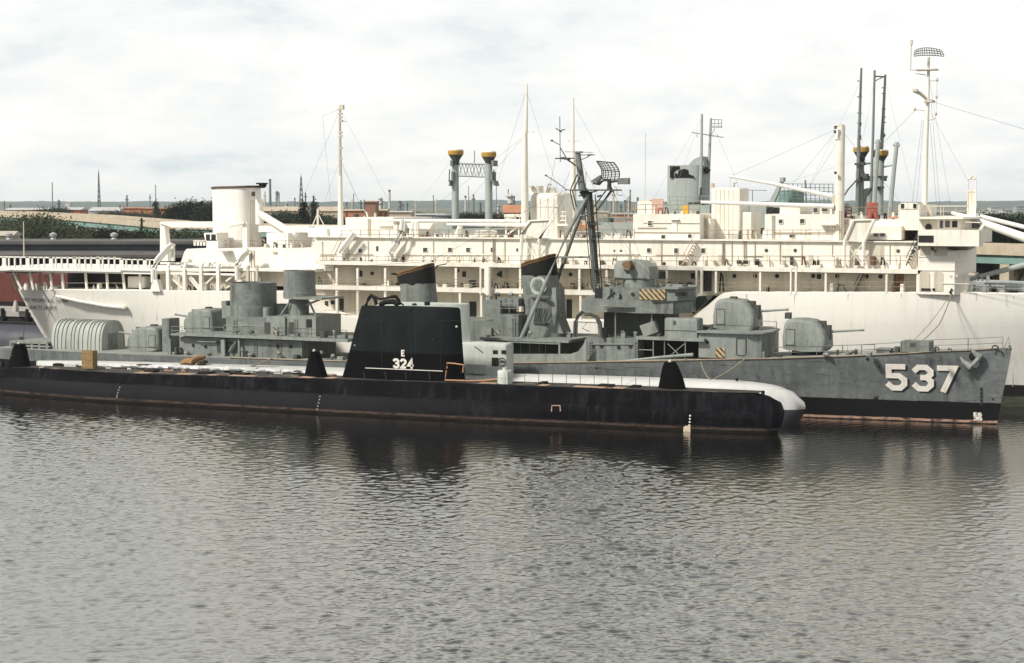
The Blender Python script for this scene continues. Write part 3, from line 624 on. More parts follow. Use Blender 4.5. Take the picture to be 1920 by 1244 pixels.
def surfD(px, py, off):
    y = -3.0
    for _ in range(8):
        x, z = D.at(px, py, y); u = min(1, max(0, (x - xsD(z)) / (xbD(z) - xsD(z)))); y = -hbD(u, z)
    return x, y - off, z
def surf_xz(x, z, off):
    u = min(1, max(0, (x - xsD(z)) / (xbD(z) - xsD(z)))); return (x, -hbD(u, z) - off, z)
# hull number with its black drop shadow
for nm, mt, off, dx, dz in (('number_shadow', M_black_flat, 0.03, 0.21, -0.15), ('hull_number', M_num, 0.06, 0, 0)):
    m = MB()
    for ch, px, py, ph in (('5', 1661, 732.5, 50), ('3', 1711, 734, 50), ('7', 1756, 735.5, 50)):
        x0, _, z0 = surfD(px + 10, py, 0); z1 = surfD(px + 10, py - ph, 0)[2]; x0 = surfD(px, py - ph / 2, 0)[0]; k = z1 - z0; kx = surfD(px + 38, py - ph / 2, 0)[0] - x0
        g = glyphs(ch, lambda a, b, l: surf_xz(x0 + a * kx / 0.68 + dx, z0 + b * k + dz, off + 0.004 * l), 0.20)
        m.add(g.v, g.f)
    D.part(nm, m, mt, hullD)
m = MB()
for ch, px, py, ph in (('3', 1825.5, 788, 7), ('5', 1833.5, 788.5, 7), ('E', 1825.5, 780, 6.5), ('6', 1833.5, 780.5, 6.5)):
    x0, _, z0 = surfD(px, py, 0); k = surfD(px, py - ph, 0)[2] - z0
    g = glyphs(ch, lambda a, b, l: surf_xz(x0 + a * k * 1.5, z0 + b * k, 0.05 + 0.004 * l), 0.28); m.add(g.v, g.f)
D.part('draft_mark', m, M_num, hullD)
m = MB()
for i in range(5):
    x, y, z = surfD(1840, 730 + i * 7, 0.03); m.box(x - .12, x + .12, y - .02, y + .1, z - .15, z + .12)
D.part('draft_mark', m, M_black_flat, hullD)
for px, py, r in ((1642, 746, 0.26), (1862, 749, 0.12), (1648, 688, 0.1), (1626, 673, 0.2), (1118, 690, .15)):
    m = MB(); x, y, z = surfD(px, py, 0.0); m.ball(x, y + .05, z, r, 0.14, r, 10, 6); D.part('hull_scuttle', m, M_dark, hullD)
# anchor in its hawse
m = MB(); A = lambda px, py, o: surfD(px, py, o)
m.tube([A(1802, 670, .3), A(1808, 678, .45), A(1822, 688, .55)], .06, 8, .40); m.tube([A(1821, 689, .55), A(1830, 679, .6), A(1841, 667, .5)], .24, 8, .24)
m.tube([A(1838, 669, .4), A(1829, 662, .4), A(1820, 653, .3)], .40, 8, .06); pass
m.ball(*A(1821, 688, .5), .25, .25, .35); D.part('anchor', m, M_grey_light, hullD)
m = MB(); m.ball(*A(1826, 668, .0), .55, .22, .5); D.part('hawse_pipe', m, M_soot, hullD)
# ------- gun mounts
def gun_mount(S, px, py, d, face, wpx, hpx, barrel, label, hood=True):
    """px, py: middle of the mount's base on the plane d"""
    x, z = S.at(px, py, d); k = (S.at(px + 1, py - 20, d)[0] - S.at(px, py - 20, d)[0]); L = wpx * k; H = S.at(px, py - hpx, d)[1] - z
    prof = [(-.50, .06), (-.515, .42), (-.47, .83), (-.43, .93), (-.36, .985), (-.1, 1.0), (.12, .965), (.27, .86), (.40, .66), (.47, .46), (.48, .12), (.40, 0.0), (-.1, .0), (-.42, .03)]
    rg = []
    for y, s in ((-1.75, .80), (-1.70, .90), (-1.52, .975), (-1.25, 1.0), (1.25, 1.0), (1.52, .975), (1.70, .9), (1.75, .8)):
        rg.append([(a * L * s, y, H * .45 + (b - .45) * H * (s if b > .1 else 1)) for a, b in prof])
    m = MB(); m.loft(rg); g = S.part('gun_mount', m, M_grey_light, None, label); g.location = (x, d, z); g.rotation_euler = (0, 0, 0 if face > 0 else math.pi)
    m = MB(); m.lathe(-.1, 0, [(1.62, -.5), (1.62, -.05), (1.3, .04)], 20); S.part('gun_base', m, M_soot, g)
    m = MB(); a, b = Vector((.44 * L, 0, H * .60)), Vector((.47 * L + barrel, 0, H * .68)); m.tube([a, a.lerp(b, .15), a.lerp(b, .16), b], .2, 10, .11); m.tube([b, b + (b - a).normalized() * .25], .14, 10); S.part('barrel', m, M_grey_light, g)
    m = MB(); m.box(.36 * L, .49 * L, -.42, .42, H * .36, H * .8); m.box(.20 * L, .38 * L, -.35, .35, H * .78, H * .93); S.part('gun_port', m, M_grey_dark, g)
    for sy in (-1, 1):
        m = MB(); m.box(-.40 * L, -.22 * L, sy * 1.74, sy * 1.79, H * .2, H * .66); dr = S.part('door', m, M_grey_light, g)
        m = MB()
        for a0, a1, b0, b1 in ((-.41, -.40, .19, .67), (-.22, -.21, .19, .67), (-.41, -.21, .67, .685), (-.41, -.21, .18, .195)): m.box(a0 * L, a1 * L, sy * 1.745, sy * 1.80, H * b0, H * b1)
        m.box(-.45 * L, .45 * L, sy * 1.745, sy * 1.775, H * .155, H * .165); S.part('door_frame', m, M_grey_dark, g)
    m = MB(); m.box(-.515 * L, -.40 * L, -.5, .3, H * .97, H * 1.16) if hood else m.box(-.2 * L, -.05 * L, -.3, .3, H * .98, H * 1.06); S.part('sight_hood', m, M_grey_dark, g)
    return g
gun_mount(D, 1385, 618, 0, 1, 80, 58, 2.9, 'gun mount on the raised deck before the bridge', False)
gun_mount(D, 1516, 657, 0, 1, 84, 60, 3.3, 'gun mount on the bow deck')
gun_mount(D, 385, 622, 0, -1, 57, 44, 2.1, 'upper aft gun mount', False)
gun_mount(D, 282, 657, 0, -1, 62, 46, 2.1, 'lower aft gun mount', False)
m = MB(D); m.pb(304, 598, 317, 665, -1.6, 0.6); D.part('locker', m, M_grey)
m = MB(D); m.pb(398, 608, 418, 632, 1.6, 1.8)
# ------- aft superstructure
m = MB(D); m.pb(338, 636, 566, 672, -3.9, 3.9); aft = D.part('deckhouse', m, M_grey, label='long aft deckhouse')
m = MB(D); m.pb(330, 630.5, 652, 636, -4.8, 4.8); m.pb(320, 628, 420, 631, -4.6, 4.6); D.part('deck_slab', m, M_grey_light)
m = MB(D); m.pb(407, 641, 450, 662, -3.96, -3.8); D.part('recess_shade', m, M_grey_dark, aft)  # dark plate on the wall, painting in the shade of a recess
for a, b in ((314, 320), (414, 421), (446, 449)):
    m = MB(D); m.pb(a, 636, b, 672, -4.5, -4.2); D.part('post', m, M_grey_light, aft)
m = MB(D); m.pt([(430, 660, -4.3), (444, 640, -4.3)], .16, 5); D.part('brace', m, M_grey, aft)
m = MB(D); m.pb(334, 652, 338, 668, -4.3, -4.0); D.part('hazard_plate', m, M_haz, aft)
m = MB(D); m.pb(424, 595, 500, 631, -2.8, 2.8); h1 = D.part('deckhouse', m, M_grey, label='upper aft deckhouse under the big gun tub')
m = MB(D); m.pb(500, 594, 534, 632, -3.2, 2.8); D.part('deckhouse', m, M_grey_light)
m = MB(D); m.pb(536, 593, 592, 632, -2.9, 2.9); h2 = D.part('deckhouse', m, M_grey_light)
m = MB(D); m.pb(574, 599, 584, 614, -2.97, -2.8); D.part('window', m, M_dark, h2)
for hx, px in ((h1, 496), (h2, 539)):
    m = MB(D); x0, z0 = D.at(px, 626, -3.25); x1, z1 = D.at(px + 10, 605, -3.25); y = -3.26 if hx is h1 else -2.97
    m.box(x0, x1, y, y + .2, z0, z1); D.part('door', m, M_grey_dark, hx)
m = MB(D); m.pb(512, 614, 522, 632, -3.27, -3.1); D.part('hazard_plate', m, M_haz, h1)
def gun_tub(x0, x1, yt, yb, d, ring, label):
    m = MB(D); xl, zt = D.at(x0, yt, d); xr = D.at(x1, yt, d)[0]; xc = (xl + xr) / 2; r = (xr - xl) / 2; zb = D.at((x0 + x1) / 2, yb, d)[1]; zr = zb + (zt - zb) * ring
    m.lathe(xc, d, [(r * .80, zb - .1), (r * 1.0, zb + .05), (r * 1.0, zr), (r * .97, zr + .04), (r * .97, zt), (r * .93, zt), (r * .93, zt - .5)], 30)
    return D.part('gun_tub', m, M_grey, None, label)
tb = gun_tub(437, 513, 529, 598, 0, .36, 'big round canvas-topped gun tub')
m = MB(D); m.pb(416, 574, 434, 597, -2.2, 0.2); m.pb(415, 565, 424, 574, -1.8, -.2); D.part('locker', m, M_grey_light, tb)
m = MB(D); m.pc(494, 507, 577, 596, -2.4, 10); D.part('vent', m, M_grey_light, tb)
m = MB(D); m.pc(486, 491, 521, 530, 0, 8); D.part('sight', m, M_grey_light, tb)
tb2 = gun_tub(535, 588, 507, 559, 0, .22, 'upper gun tub on its trunk')
m = MB(D); m.pb(533, 558.5, 603, 562, -3.2, 2.0); D.part('platform', m, M_grey_light, tb2)
m = MB(D); m.pc(544, 577, 562, 594, 0, 18); D.part('trunk', m, M_grey, tb2)
m = MB(D)
for a in ((542, 568, 523, 596, -1.4), (557, 565, 563, 596, -2.0), (580, 566, 592, 592, -1.6), (600, 562, 574, 572, -1.8)): m.pt([(a[0], a[1], a[4]), (a[2], a[3], a[4])], .13, 5)
D.part('brace', m, M_grey_light, tb2)
gun_tub(513, 543, 570, 592, 1.6, .5, 'small gun tub between the two bigger ones')
railing(D, 'railing', [(420, 628, ), (470, 629)], -4.7, 1.1, 1.2, .06, M_grey_light); railing(D, 'railing', [(520, 631), (650, 636)], -4.7, 1.0, 1.6, .035, M_grey_dark)
railing(D, 'railing', [(322, 628), (420, 630)], -4.5, 1.0, 1.6, .04, M_grey_light)
m = MB(D); m.pt([(372, 632, -1.6), (377, 622, -1.6)], .07, 5); m.pt([(388, 632, -1.6), (383, 622, -1.6)], .07, 5); m.pt([(395, 632, -1.6), (402, 622, -1.6)], .07, 5); D.part('brace', m, M_grey_light)
# stern rails and racks
m = MB(D); m.pb(17, 641, 88, 644.5, -3.0, 3); m.pb(38, 648, 92, 651, -3.0, 3)
for px in (18, 30, 44, 58, 72, 86): m.pb(px, 641, px + 3, 657, -3.0, -2.8)
m.pb(18, 650, 24, 657, -3, -1); D.part('stern_rack', m, M_grey_light)
m = MB(D); m.pt([(44, 641, -1), (45, 612, -1)], .05, 5); m.pc(36, 42, 632, 641, -1, 8); D.part('stern_light', m, M_grey_dark)
# ------- midships
m = MB(D); m.pb(952, 640, 1063, 684, -2.6, 2.6); D.part('deckhouse', m, M_grey_dark)  # dark grey puts the shade under the slab into this wall
m = MB(D); m.pb(600, 636, 660, 650, 2.0, 3.0); m.pb(600, 668, 960, 680, -1, 1)
m = MB(D); m.pb(745, 600, 955, 672, -2.8, 2.8); D.part('deckhouse', m, M_grey)
m = MB(D); m.pb(900, 636, 1066, 640.5, -5.0, 5.0); D.part('deck_slab', m, M_grey_light)
m = MB(D); m.pp([(952, 680), (952, 664), (1070, 664), (1084, 659), (1094, 646), (1099, 634), (1100, 680)], -5.35, -5.2); D.part('bulwark', m, M_grey_light)
m = MB(D); m.pb(953, 642.5, 1050, 644.5, -5.2, -5.05); m.pb(1047, 642.5, 1050, 664, -5.2, -5.05)
for px in (960, 975, 992, 1010, 1022): m.pb(px, 644, px + 1.5, 664, -2.75, -2.6)
D.part('rail_frame', m, M_grey_light)
m = MB(D); m.pb(1018, 646, 1046, 664, -2.72, -2.55); D.part('door_opening', m, M_dark)
m = MB(D); m.pb(907, 563, 938, 596, -2.4, 2); m.pb(938, 560, 972, 575, -2.2, 2); D.part('gun_tub', m, M_grey, label='open angular gun tub abaft the forward funnel')
m = MB(D); m.pb(924, 590, 972, 636, -3.0, 2); bx = D.part('deckhouse', m, M_grey)
m = MB(D); m.pb(925, 619, 937, 628, -3.06, -2.9); D.part('hazard_plate', m, M_haz, bx)
m = MB(D); m.pb(902, 615, 921, 637, -3.4, -1.5); D.part('locker', m, M_grey_light)
m = MB(D); m.pc(970, 990, 590, 636, -1.4, 14); D.part('vent_trunk', m, M_grey_dark)
railing(D, 'railing', [(938, 587), (972, 587)], -2.8, 1.0, 1.0, .05, M_grey_light)
# ------- funnels
def funnel(S, body, cap, gold, hw, d, label, T=2.0):
    """body: (x left, x right, y) from the base up, cap: the sooty top; elliptical plan"""
    def ring(a, b, py, T, slope=0):
        x0, z = S.at(a, py, d); x1 = S.at(b, py, d)[0]; xc, rx = (x0 + x1) / 2, (x1 - x0) / 2
        return [(xc + rx * math.cos(q) * abs(math.cos(q)) ** -0.18 if abs(math.cos(q)) > 1e-3 else xc, d + T * math.sin(q), z + slope * math.cos(q)) for q in [2 * math.pi * (i + .5) / 28 for i in range(28)]]
    m = MB(S); m.loft([ring(a, b, y, T * t) for a, b, y, t in body]); f = S.part('funnel', m, M_grey_light if False else M_grey, None, label)
    m = MB(S); rg = [ring(a, b, y, T * t, s) for a, b, y, t, s in cap]; rq = random.Random(3); rg[0] = [(x, y, z + rq.uniform(-.28, .16)) for x, y, z in rg[0]]; rg.append([(x * .92 + (sum(p[0] for p in rg[-1]) / 28) * .08, d + (y - d) * .88, z - .02) for x, y, z in rg[-1]]); rg.append([(x, y, z - .8) for x, y, z in rg[-1]])
    m.loft(rg, (True, True)); c = S.part('funnel_cap', m, M_soot, f)
    for gy0, gy1, mt in gold:
        m = MB(S); a, b, y, t, s = cap[-1]
        r0 = ring(a - .7, b + .7, y + gy0, T * t * 1.04, s); r1 = ring(a - .7, b + .7, y + gy1, T * t * 1.04, s); m.loft([r0, r1], (False, False)); S.part('cap_band', m, mt, c)
    return f
f1 = funnel(D, [(986, 1064, 632, 1.0), (986, 1060, 622, 1.0), (985, 1051, 600, .95), (984, 1049, 570, .9), (983, 1047, 540, .9), (981, 1044, 515, .9)], [(980, 1044, 514, .92, .05), (980, 1042, 503, .92, .3), (980, 1039, 487, .9, .65)], ((-1.2, 1.8, M_gold), (3.6, 5.6, M_gold)), 0, 0, 'forward funnel with a shamrock in a white ring')
f2 = funnel(D, [(757, 818, 632, 1.0), (757, 818, 575, .95), (753, 814, 530, .9)], [(751, 814, 530, .92, .05), (749, 813, 518, .92, .35), (748, 811, 505, .9, .72)], ((-1.2, 1.6, M_gold), (3.6, 5.4, M_gold)), 0, 0, 'after funnel, blackened at the top')
# shamrock emblem
def on_funnel(px, py, off, T=1.8):
    d = -T - off; x, z = D.at(px, py, d); return x, d, z
x, y, z = on_funnel(1009, 536, 0.05); 
def disc(m, x, y, z, r, n=28, r_in=0.0, dy=.06):
    if r_in: m.loft([[(x + q * math.cos(2 * math.pi * i / n), yy, z + q * math.sin(2 * math.pi * i / n)) for i in range(n)] for q, yy in ((r_in, y + .3), (r_in, y), (r, y), (r, y + .3))], (False, False))
    else: m.loft([[(x + r * math.cos(2 * math.pi * i / n), yy, z + r * math.sin(2 * math.pi * i / n)) for i in range(n)] for yy in (y, y + dy + .25)])
    return m
M_emb = plain('faded white emblem', (0.42, 0.44, 0.40), 0.7, 0.25); M_emb2 = plain('emblem grey', (0.12, 0.145, 0.13), 0.7, 0.15)
D.part('emblem_ring', disc(MB(), x, y, z, .98, 28, .78), M_emb, f1)
D.part('emblem_field', disc(MB(), x, y + .03, z, .79), plain('emblem pale field', (0.25, 0.275, 0.25), .7, .2), f1)
m = MB()
for a in (90, 210, 330):
    for s in (-1, 1):
        q = R(a + s * 26); disc(m, x + .36 * math.cos(q), y - .03 - .004 * (s + a / 90), z + .05 + .36 * math.sin(q), .235, 14)
m.tube([(x, y - .03, z), (x + .12, y - .03, z - .62)], .06, 5); D.part('shamrock', m, M_emb2, f1)
m = MB(D)
for i in range(8):
    q = 1003 + i * 3.1; m.pt([(q - 2, 605, -1.95), (q + 3, 578, -1.86)], .045, 4)
m.pb(1000, 606, 1027, 608, -2.1, -1.7); m.pb(996, 558, 1028, 561, -2.0, -1.6); D.part('vent_grille', m, M_grey_dark, f1)
m = MB(D); m.pp([(1042, 540), (1046, 600), (1056, 626), (1040, 626), (1034, 600), (1034, 540)], -1.2, 1.2); D.part('uptake_casing', m, M_grey_light, f1)
m = MB(D); m.pt([(734, 514, -1.2), (744, 515, -1.2), (748, 518, -1.2)], .1, 5); m.pb(733, 512.5, 740, 515.5, -1.4, -1.0); m.pt([(818, 499, -1), (838, 495, -1)], .06, 5); m.pt([(809, 512, -1), (820, 500, -1)], .05, 5); D.part('cap_bracket', m, M_soot, f2)
m = MB(D)
for i in range(11): q = 536 + i * 8.5; m.pt([(1047 + i * .9, q, -.9), (1049.5 + i * 1.0, q, -.9)], .035, 4)
D.part('rung', m, M_grey_dark, f1)
# ------- mast
m = MB(D); m.pt([(1083, 286, 0), (1092, 357, 0)], .30, 10, .42); m.pb(1078, 284, 1088, 287, -.4, .4); mast = D.part('mast', m, M_grey, None, 'tripod mast with lattice radar')
m = MB(D); m.pt([(1103, 360, 0), (1113, 470, 0), (1119, 548, 0)], .38, 10, .42); m.pt([(1093, 357, 0), (1103, 372, 0)], .5, 8); m.pt([(1109, 360, .6), (1117, 460, .6)], .1, 5); D.part('mast_pole', m, M_grey_dark, mast)
m = MB(D); m.pt([(1103, 366, -.3), (1068, 430, -1.6), (1022, 533, -3.0), (977, 635, -4.3)], .20, 8, .24); D.part('mast_leg', m, M_grey_light, mast)
m = MB(D); m.pt([(1104, 368, .3), (1079, 430, 1.5), (1050, 512, 2.6), (1020, 600, 3.6)], .20, 8); D.part('mast_leg', m, M_grey, mast)
m = MB(D); m.pt([(1044, 483, 0), (1116, 483, 0)], .1, 6); m.pc(1105, 1113, 478, 488, -.3, 8); m.pt([(1078, 405, 0), (1106, 405, 0)], .07, 5); D.part('mast_strut', m, M_grey_light, mast)
m = MB(D)
for s in (0, 3.2): m.pt([(1100 + s, 372, -.45), (1109 + s, 470, -.5), (1115 + s, 545, -.5)], .03, 4)
for i in range(34): m.pt([(1100 + i * .44, 374 + i * 5, -.48), (1103.4 + i * .44, 374 + i * 5, -.48)], .025, 4)
D.part('mast_ladder', m, M_grey_light, mast)
m = MB(D); m.pt([(1116, 365, .1), (1124, 470, .1), (1129, 545, .1)], .06, 5); m.pt([(1094, 366, -.2), (1103, 468, -.3), (1110, 540, -.3)], .05, 5); D.part('cable', m, M_soot, mast)
for px, py, w in ((1098, 420, 20), (1104, 448, 14), (1110, 505, 22)):
    m = MB(D); m.pb(px, py, px + w, py + 1.4, -.9, .9); m.pb(px + 2, py - 6, px + 6, py, -.7, -.2); D.part('mast_bracket', m, M_grey_dark, mast)
m = MB(D); m.pb(1068, 355.5, 1150, 358, -1.3, 1.3); m.pb(1059, 355.5, 1070, 357, -.1, .1); D.part('mast_platform', m, M_grey_dark, mast)
m = MB(D)
for a, b in (((1145, 358), (1118, 396)), ((1136, 358), (1112, 390)), ((1148, 358), (1108, 410)), ((1069, 357), (1077, 395)), ((1073, 357), (1081, 388)), ((1082, 328), (1070, 355)), ((1087, 332), (1076, 355)), ((1082, 312), (1089, 330)), ((1120, 358), (1085, 368))): m.pt([(*a, -.7), (*b, -.3)], .075, 5)
for i in range(14): m.pt([(1086 + i * .55, 300 + i * 4, 0), (1089.5 + i * .55, 300 + i * 4, 0)], .04, 4)
D.part('mast_brace', m, M_grey_dark, mast)
m = MB(D); m.pt([(1041, 297.5, 0), (1078, 297, 0)], .07, 5); m.pt([(1062, 298, 0), (1080, 311, 0)], .1, 5); m.pb(1050, 295, 1056, 299, -.3, .3); m.pb(1058, 296, 1066, 300, -.3, .3); D.part('yard', m, M_grey_dark, mast)
m = MB(D); m.pt([(1050.5, 304, 0), (1049.5, 219, 0)], .045, 5); m.pt([(1051, 246, 0), (1043, 242, 0)], .05, 4); m.pt([(1050, 246, 0), (1057, 243, 0)], .05, 4); m.pb(1048.5, 245, 1051.5, 248, -.15, .15); m.pb(1042, 241, 1044, 243, -.1, .1); m.pb(1055.5, 242.5, 1058, 244.5, -.1, .1)
m.pt([(1050, 272, 0), (1034, 264, 0)], .045, 4); m.pb(1032, 262.5, 1036, 265.5, -.12, .12); m.pt([(1051, 278, 0), (1062, 297, 0)], .06, 4); D.part('whip_aerial', m, M_grey_dark, mast)
m = MB(D); m.pt([(1087, 291, 0), (1114, 291, 0)], .05, 5); m.pt([(1102, 291, 0), (1109, 290.5, 0), (1116, 291, 0)], .16, 6, .04); m.pt([(1089, 300, 0), (1104, 294, 0)], .05, 4); m.pt([(1058, 285, 0), (1112, 286, 0)], .03, 4); D.part('yard', m, M_grey, mast)
m = MB(D); m.pt([(1023, 329, -.5), (1045, 343, -.5), (1062, 356, -.5)], .045, 4); m.pb(1021.5, 328, 1024.5, 331, -.6, -.4); m.pt([(1098, 354, 0), (1099, 322, 0)], .03, 4); D.part('signal_arm', m, M_grey_dark, mast)
# radar: curved lattice dish, feed horn, counterweight
m = MB(D)
def RP(s, t):   # s along the width 0..1, t height 0..1
    px = 1120 + 31 * s + t * -1 + 8 * (1 - t) * .9; py = 336 - 33 * t + 2 * s
    px += 5.5 * math.sin(math.pi * t) + (0 if s < 1 else 0); return D.at(px, py, -.8 + 1.6 * s)[0], -.9 + 1.9 * s - .7 * math.sin(math.pi * s), D.at(px, py, 0)[1]
for s in [i / 6 for i in range(7)]: m.tube([RP(s, t / 8) for t in range(9)], .05 if s not in (0, 1) else .07, 4)
for t in [i / 10 for i in range(11)]: m.tube([RP(s / 8, t) for s in range(9)], .03 if t not in (0, .5, 1) else .06, 4)
rd = D.part('radar_antenna', m, M_grey_dark, mast)
m = MB(D); m.pp([(1157, 334.5), (1178, 334), (1178, 346), (1158, 346)], -.3, .3); D.part('counterweight', m, M_grey, rd) if False else D.part('counterweight', m, M_grey, mast)
m = MB(D); m.pp([(1124, 329), (1125, 333), (1119, 345), (1108, 342), (1107, 340)], -.35, .35); D.part('feed_horn', m, M_grey, mast)
m = MB(D); m.pt([(1112, 344, 0), (1124, 346, 0), (1129, 340, 0), (1136, 338, 0), (1143, 342, 0), (1157, 340, 0)], .13, 6); m.pc(1138, 1147, 338, 356, 0, 10, .7); D.part('radar_pedestal', m, M_grey_dark, mast)
m = MB(D); m.pt([(1152, 350, -.2), (1157, 353, -.2), (1157, 366, -.2), (1168, 367, -.2)], .035, 4); m.pt([(1120, 369, 0), (1127, 367, 0)], .1, 5); m.pt([(1150, 362, -.2), (1147, 352, -.2)], .05, 4); D.part('signal_arm', m, M_grey_dark, mast)
# ------- bridge
m = MB(D); m.pb(1100, 634, 1196, 680, -4.2, 4.2); D.part('deckhouse', m, M_grey)
m = MB(D); m.pb(1132, 586, 1246, 634, -1.8, 3.0); D.part('bridge_base', m, M_grey_dark)  # wall coloured dark for the shade under the bridge wing
m = MB(D); x = lambda px, d: D.x(px, d, 575)
def plan(S, poly, pyt, pyb, pxm, dm): # poly of (px, d)
    zt, zb = S.at(pxm, pyt, dm)[1], S.at(pxm, pyb, dm)[1]; return [(S.x(px, d, (pyt + pyb) / 2), d) for px, d in poly], zb, zt
m.slab(*plan(D, [(1091, -4.0), (1200, -4.6), (1262, -4.0), (1296, -1.8), (1300, 0), (1310, 1.8), (1270, 4.2), (1110, 4.2)], 564, 587, 1195, -4)); brg = D.part('bridge', m, M_grey)
m = MB(D); m.slab(*plan(D, [(1221, -4.66), (1264, -4.1), (1299, -1.85), (1300, -1.7), (1262, -3.9), (1221, -4.4)], 564.5, 566, 1260, -4)); m.pb(1133, 576, 1190, 578, -4.7, -4.45); m.pb(1133, 581, 1190, 582, -4.7, -4.45); D.part('bridge_trim', m, M_grey_dark, brg)
m = MB(D); m.slab(*plan(D, [(1130, -2.8), (1236, -3.2), (1270, -3.0), (1302, -1.2), (1306, 1), (1290, 3), (1140, 3)], 541, 564, 1215, -3)); ub = D.part('upper_bridge', m, M_grey, brg)
m = MB(D); m.slab(*plan(D, [(1247, -3.5), (1272, -3.3), (1304, -1.3), (1309, 1), (1292, 3.2), (1250, 3.2)], 539, 543, 1275, -3.2)); D.part('bridge_visor', m, M_grey_light, brg)
m = MB(D); m.pb(1199, 543, 1247, 562.5, -3.32, -3.0); D.part('hazard_plate', m, M_haz_yellow, brg)
for px in (1252, 1266, 1279):
    m = MB(D); m.pb(px, 548, px + 8, 555, -3.06 if px < 1270 else -2.55, -2.2); D.part('window', m, M_dark, brg)
m = MB(D); m.pb(1115, 541, 1131, 562, -1.6, 1.6); D.part('door_opening', m, M_dark, brg)
for px in (1154, 1222):
    m = MB(D); m.pt([(px, 587, -3.9), (px, 636, -3.9)], .08, 6); D.part('post', m, M_grey_light, brg)
m = MB(D); m.pt([(1137, 562, -3.0), (1140, 556, -3.0), (1152, 547, -3.0)], .1, 5); m.pc(1139, 1146, 541, 549, -3.2, 8); m.pc(1156, 1162, 550, 558, -3.2, 8); D.part('signal_lamp', m, M_grey_light, brg)
m = MB(D); m.pc(1170, 1226, 524, 541, 0, 20); db = D.part('director_base', m, M_grey_light)
m = MB(D); rg = []
for y, s in ((-1.6, .86), (-1.45, 1), (1.45, 1), (1.6, .86)):
    P = [D.at(px, py, 0) for px, py in [(1160, 524), (1161, 497), (1165, 490), (1182, 487), (1206, 489), (1224, 500), (1227, 512), (1226, 524)]]; cxm = sum(p[0] for p in P) / 8; czm = sum(p[1] for p in P) / 8
    rg.append([(cxm + (a - cxm) * s, y, czm + (b - czm) * s) for a, b in P])
m.loft(rg); dr = D.part('gun_director', m, M_grey_light)
m = MB(D); m.pp([(1166, 497), (1168, 491), (1179, 490), (1182, 496), (1180, 507), (1170, 503)], -2.5, -1.62); D.part('rangefinder', m, M_gold if False else plain('dull brown ochre', (.16, .10, .045)), dr)
m = MB(D); m.pp([(1168, 504), (1178, 508), (1181, 514), (1175, 514)], -2.56, -2.45); D.part('rangefinder_lens', m, M_dark, dr)
railing(D, 'railing', [(1120, 537), (1170, 540)], -2.2, 1.0, 1.0, .05, M_grey_dark)
# davits and rafts by the bridge
for off, mt in ((-4.6, M_grey_dark), (-3.6, M_grey)):
    m = MB(D); s = 0 if off < -4 else 3
    m.pt([(1077 + s, 632, off), (1078 + s, 604, off), (1083 + s, 592, off), (1091 + s, 585, off)], .17, 7); D.part('davit', m, mt)
    m = MB(D); m.pt([(1128 - s, 632, off), (1126 - s, 606, off), (1119 - s, 594, off), (1108 - s, 589, off), (1098 - s, 590, off)], .17, 7); D.part('davit', m, mt)
m = MB(D); m.pt([(1082, 604, -4.2), (1124, 606, -4.2)], .04, 4); m.pt([(1100, 606, -4.2), (1092, 616, -4.2), (1105, 622, -4.2)], .05, 4); D.part('davit_span', m, M_grey_dark)
m = MB(D); m.pp([(1199, 611), (1226, 602), (1233, 623), (1207, 632)], -4.4, -3.7); D.part('tilted_locker', m, M_grey_light)
m = MB(D); x0, z0 = D.at(1245, 632, -4.4); x1, z1 = D.at(1308, 598, -4.4); rbox(m, x0, x1, -4.4, -2.4, z0, z1, .2); lk = D.part('locker', m, M_grey_light)
m = MB(D); m.pb(1262, 602, 1267, 610, -4.43, -4.3); m.pb(1245, 620, 1309, 621.2, -4.43, -4.3); D.part('latch', m, M_grey_dark, lk)
m = MB(D); m.pb(1192, 633.5, 1320, 639, -5.2, 4.8); D.part('deck_slab', m, M_grey_light)
m = MB(D); m.pb(1196, 639, 1312, 678, -2.2, 3); D.part('recess_shade', m, M_soot)  # black block standing for the shade below the deck slab
m = MB(D)
for px in (1225, 1246, 1285): m = MB(D); m.pt([(px, 639, -5.0), (px, 676, -5.0)], .06, 5); D.part('post', m, M_grey_light)
m = MB(D)
m.pt([(1252, 645, -5), (1276, 668, -5)], .05, 5); m.pt([(1283, 645, -5), (1256, 668, -5)], .05, 5); m.pt([(1198, 656, -5), (1225, 657, -5)], .05, 5); D.part('cross_brace', m, M_grey_light)
m = MB(D); m.pt([(1150, 679.5, -5.0), (1240, 670, -5.0), (1300, 665.5, -5.0)], .1, 7, .2); D.part('boom', m, M_grey_light)
m = MB(D); m.slab(*plan(D, [(1310, -4.5), (1400, -4.5), (1428, -3.8), (1446, -2.2), (1452, 0), (1460, 2.2), (1440, 4.4), (1320, 4.5)], 626, 673, 1375, -4.5)); fw = D.part('deckhouse', m, M_grey_light, label='rounded deckhouse under the raised gun mount')
m = MB(D); m.slab(*plan(D, [(1306, -4.9), (1402, -4.9), (1432, -4.1), (1450, -2.3), (1455, 0), (1463, 2.3), (1443, 4.7), (1316, 4.8)], 623.5, 626.3, 1375, -4.8)); D.part('deck_slab', m, M_grey_light)
m = MB(D); m.pb(1342, 653, 1359, 671, -4.58, -4.4); D.part('hazard_plate', m, M_haz_yellow, fw)
m = MB(D)
for a, b, c, d_ in ((1380, 634, 1381.5, 666), (1397.5, 634, 1399, 666), (1381, 634, 1398, 635.2), (1383, 666, 1396, 667.5)): m.pb(a, b, c, d_, -4.58, -4.4)
D.part('door_frame', m, M_grey_dark, fw)
m = MB(D); x, z = D.at(1326, 642, -4.53); disc(m, x, -4.57, z, .2, 12); D.part('porthole', m, M_dark, fw)
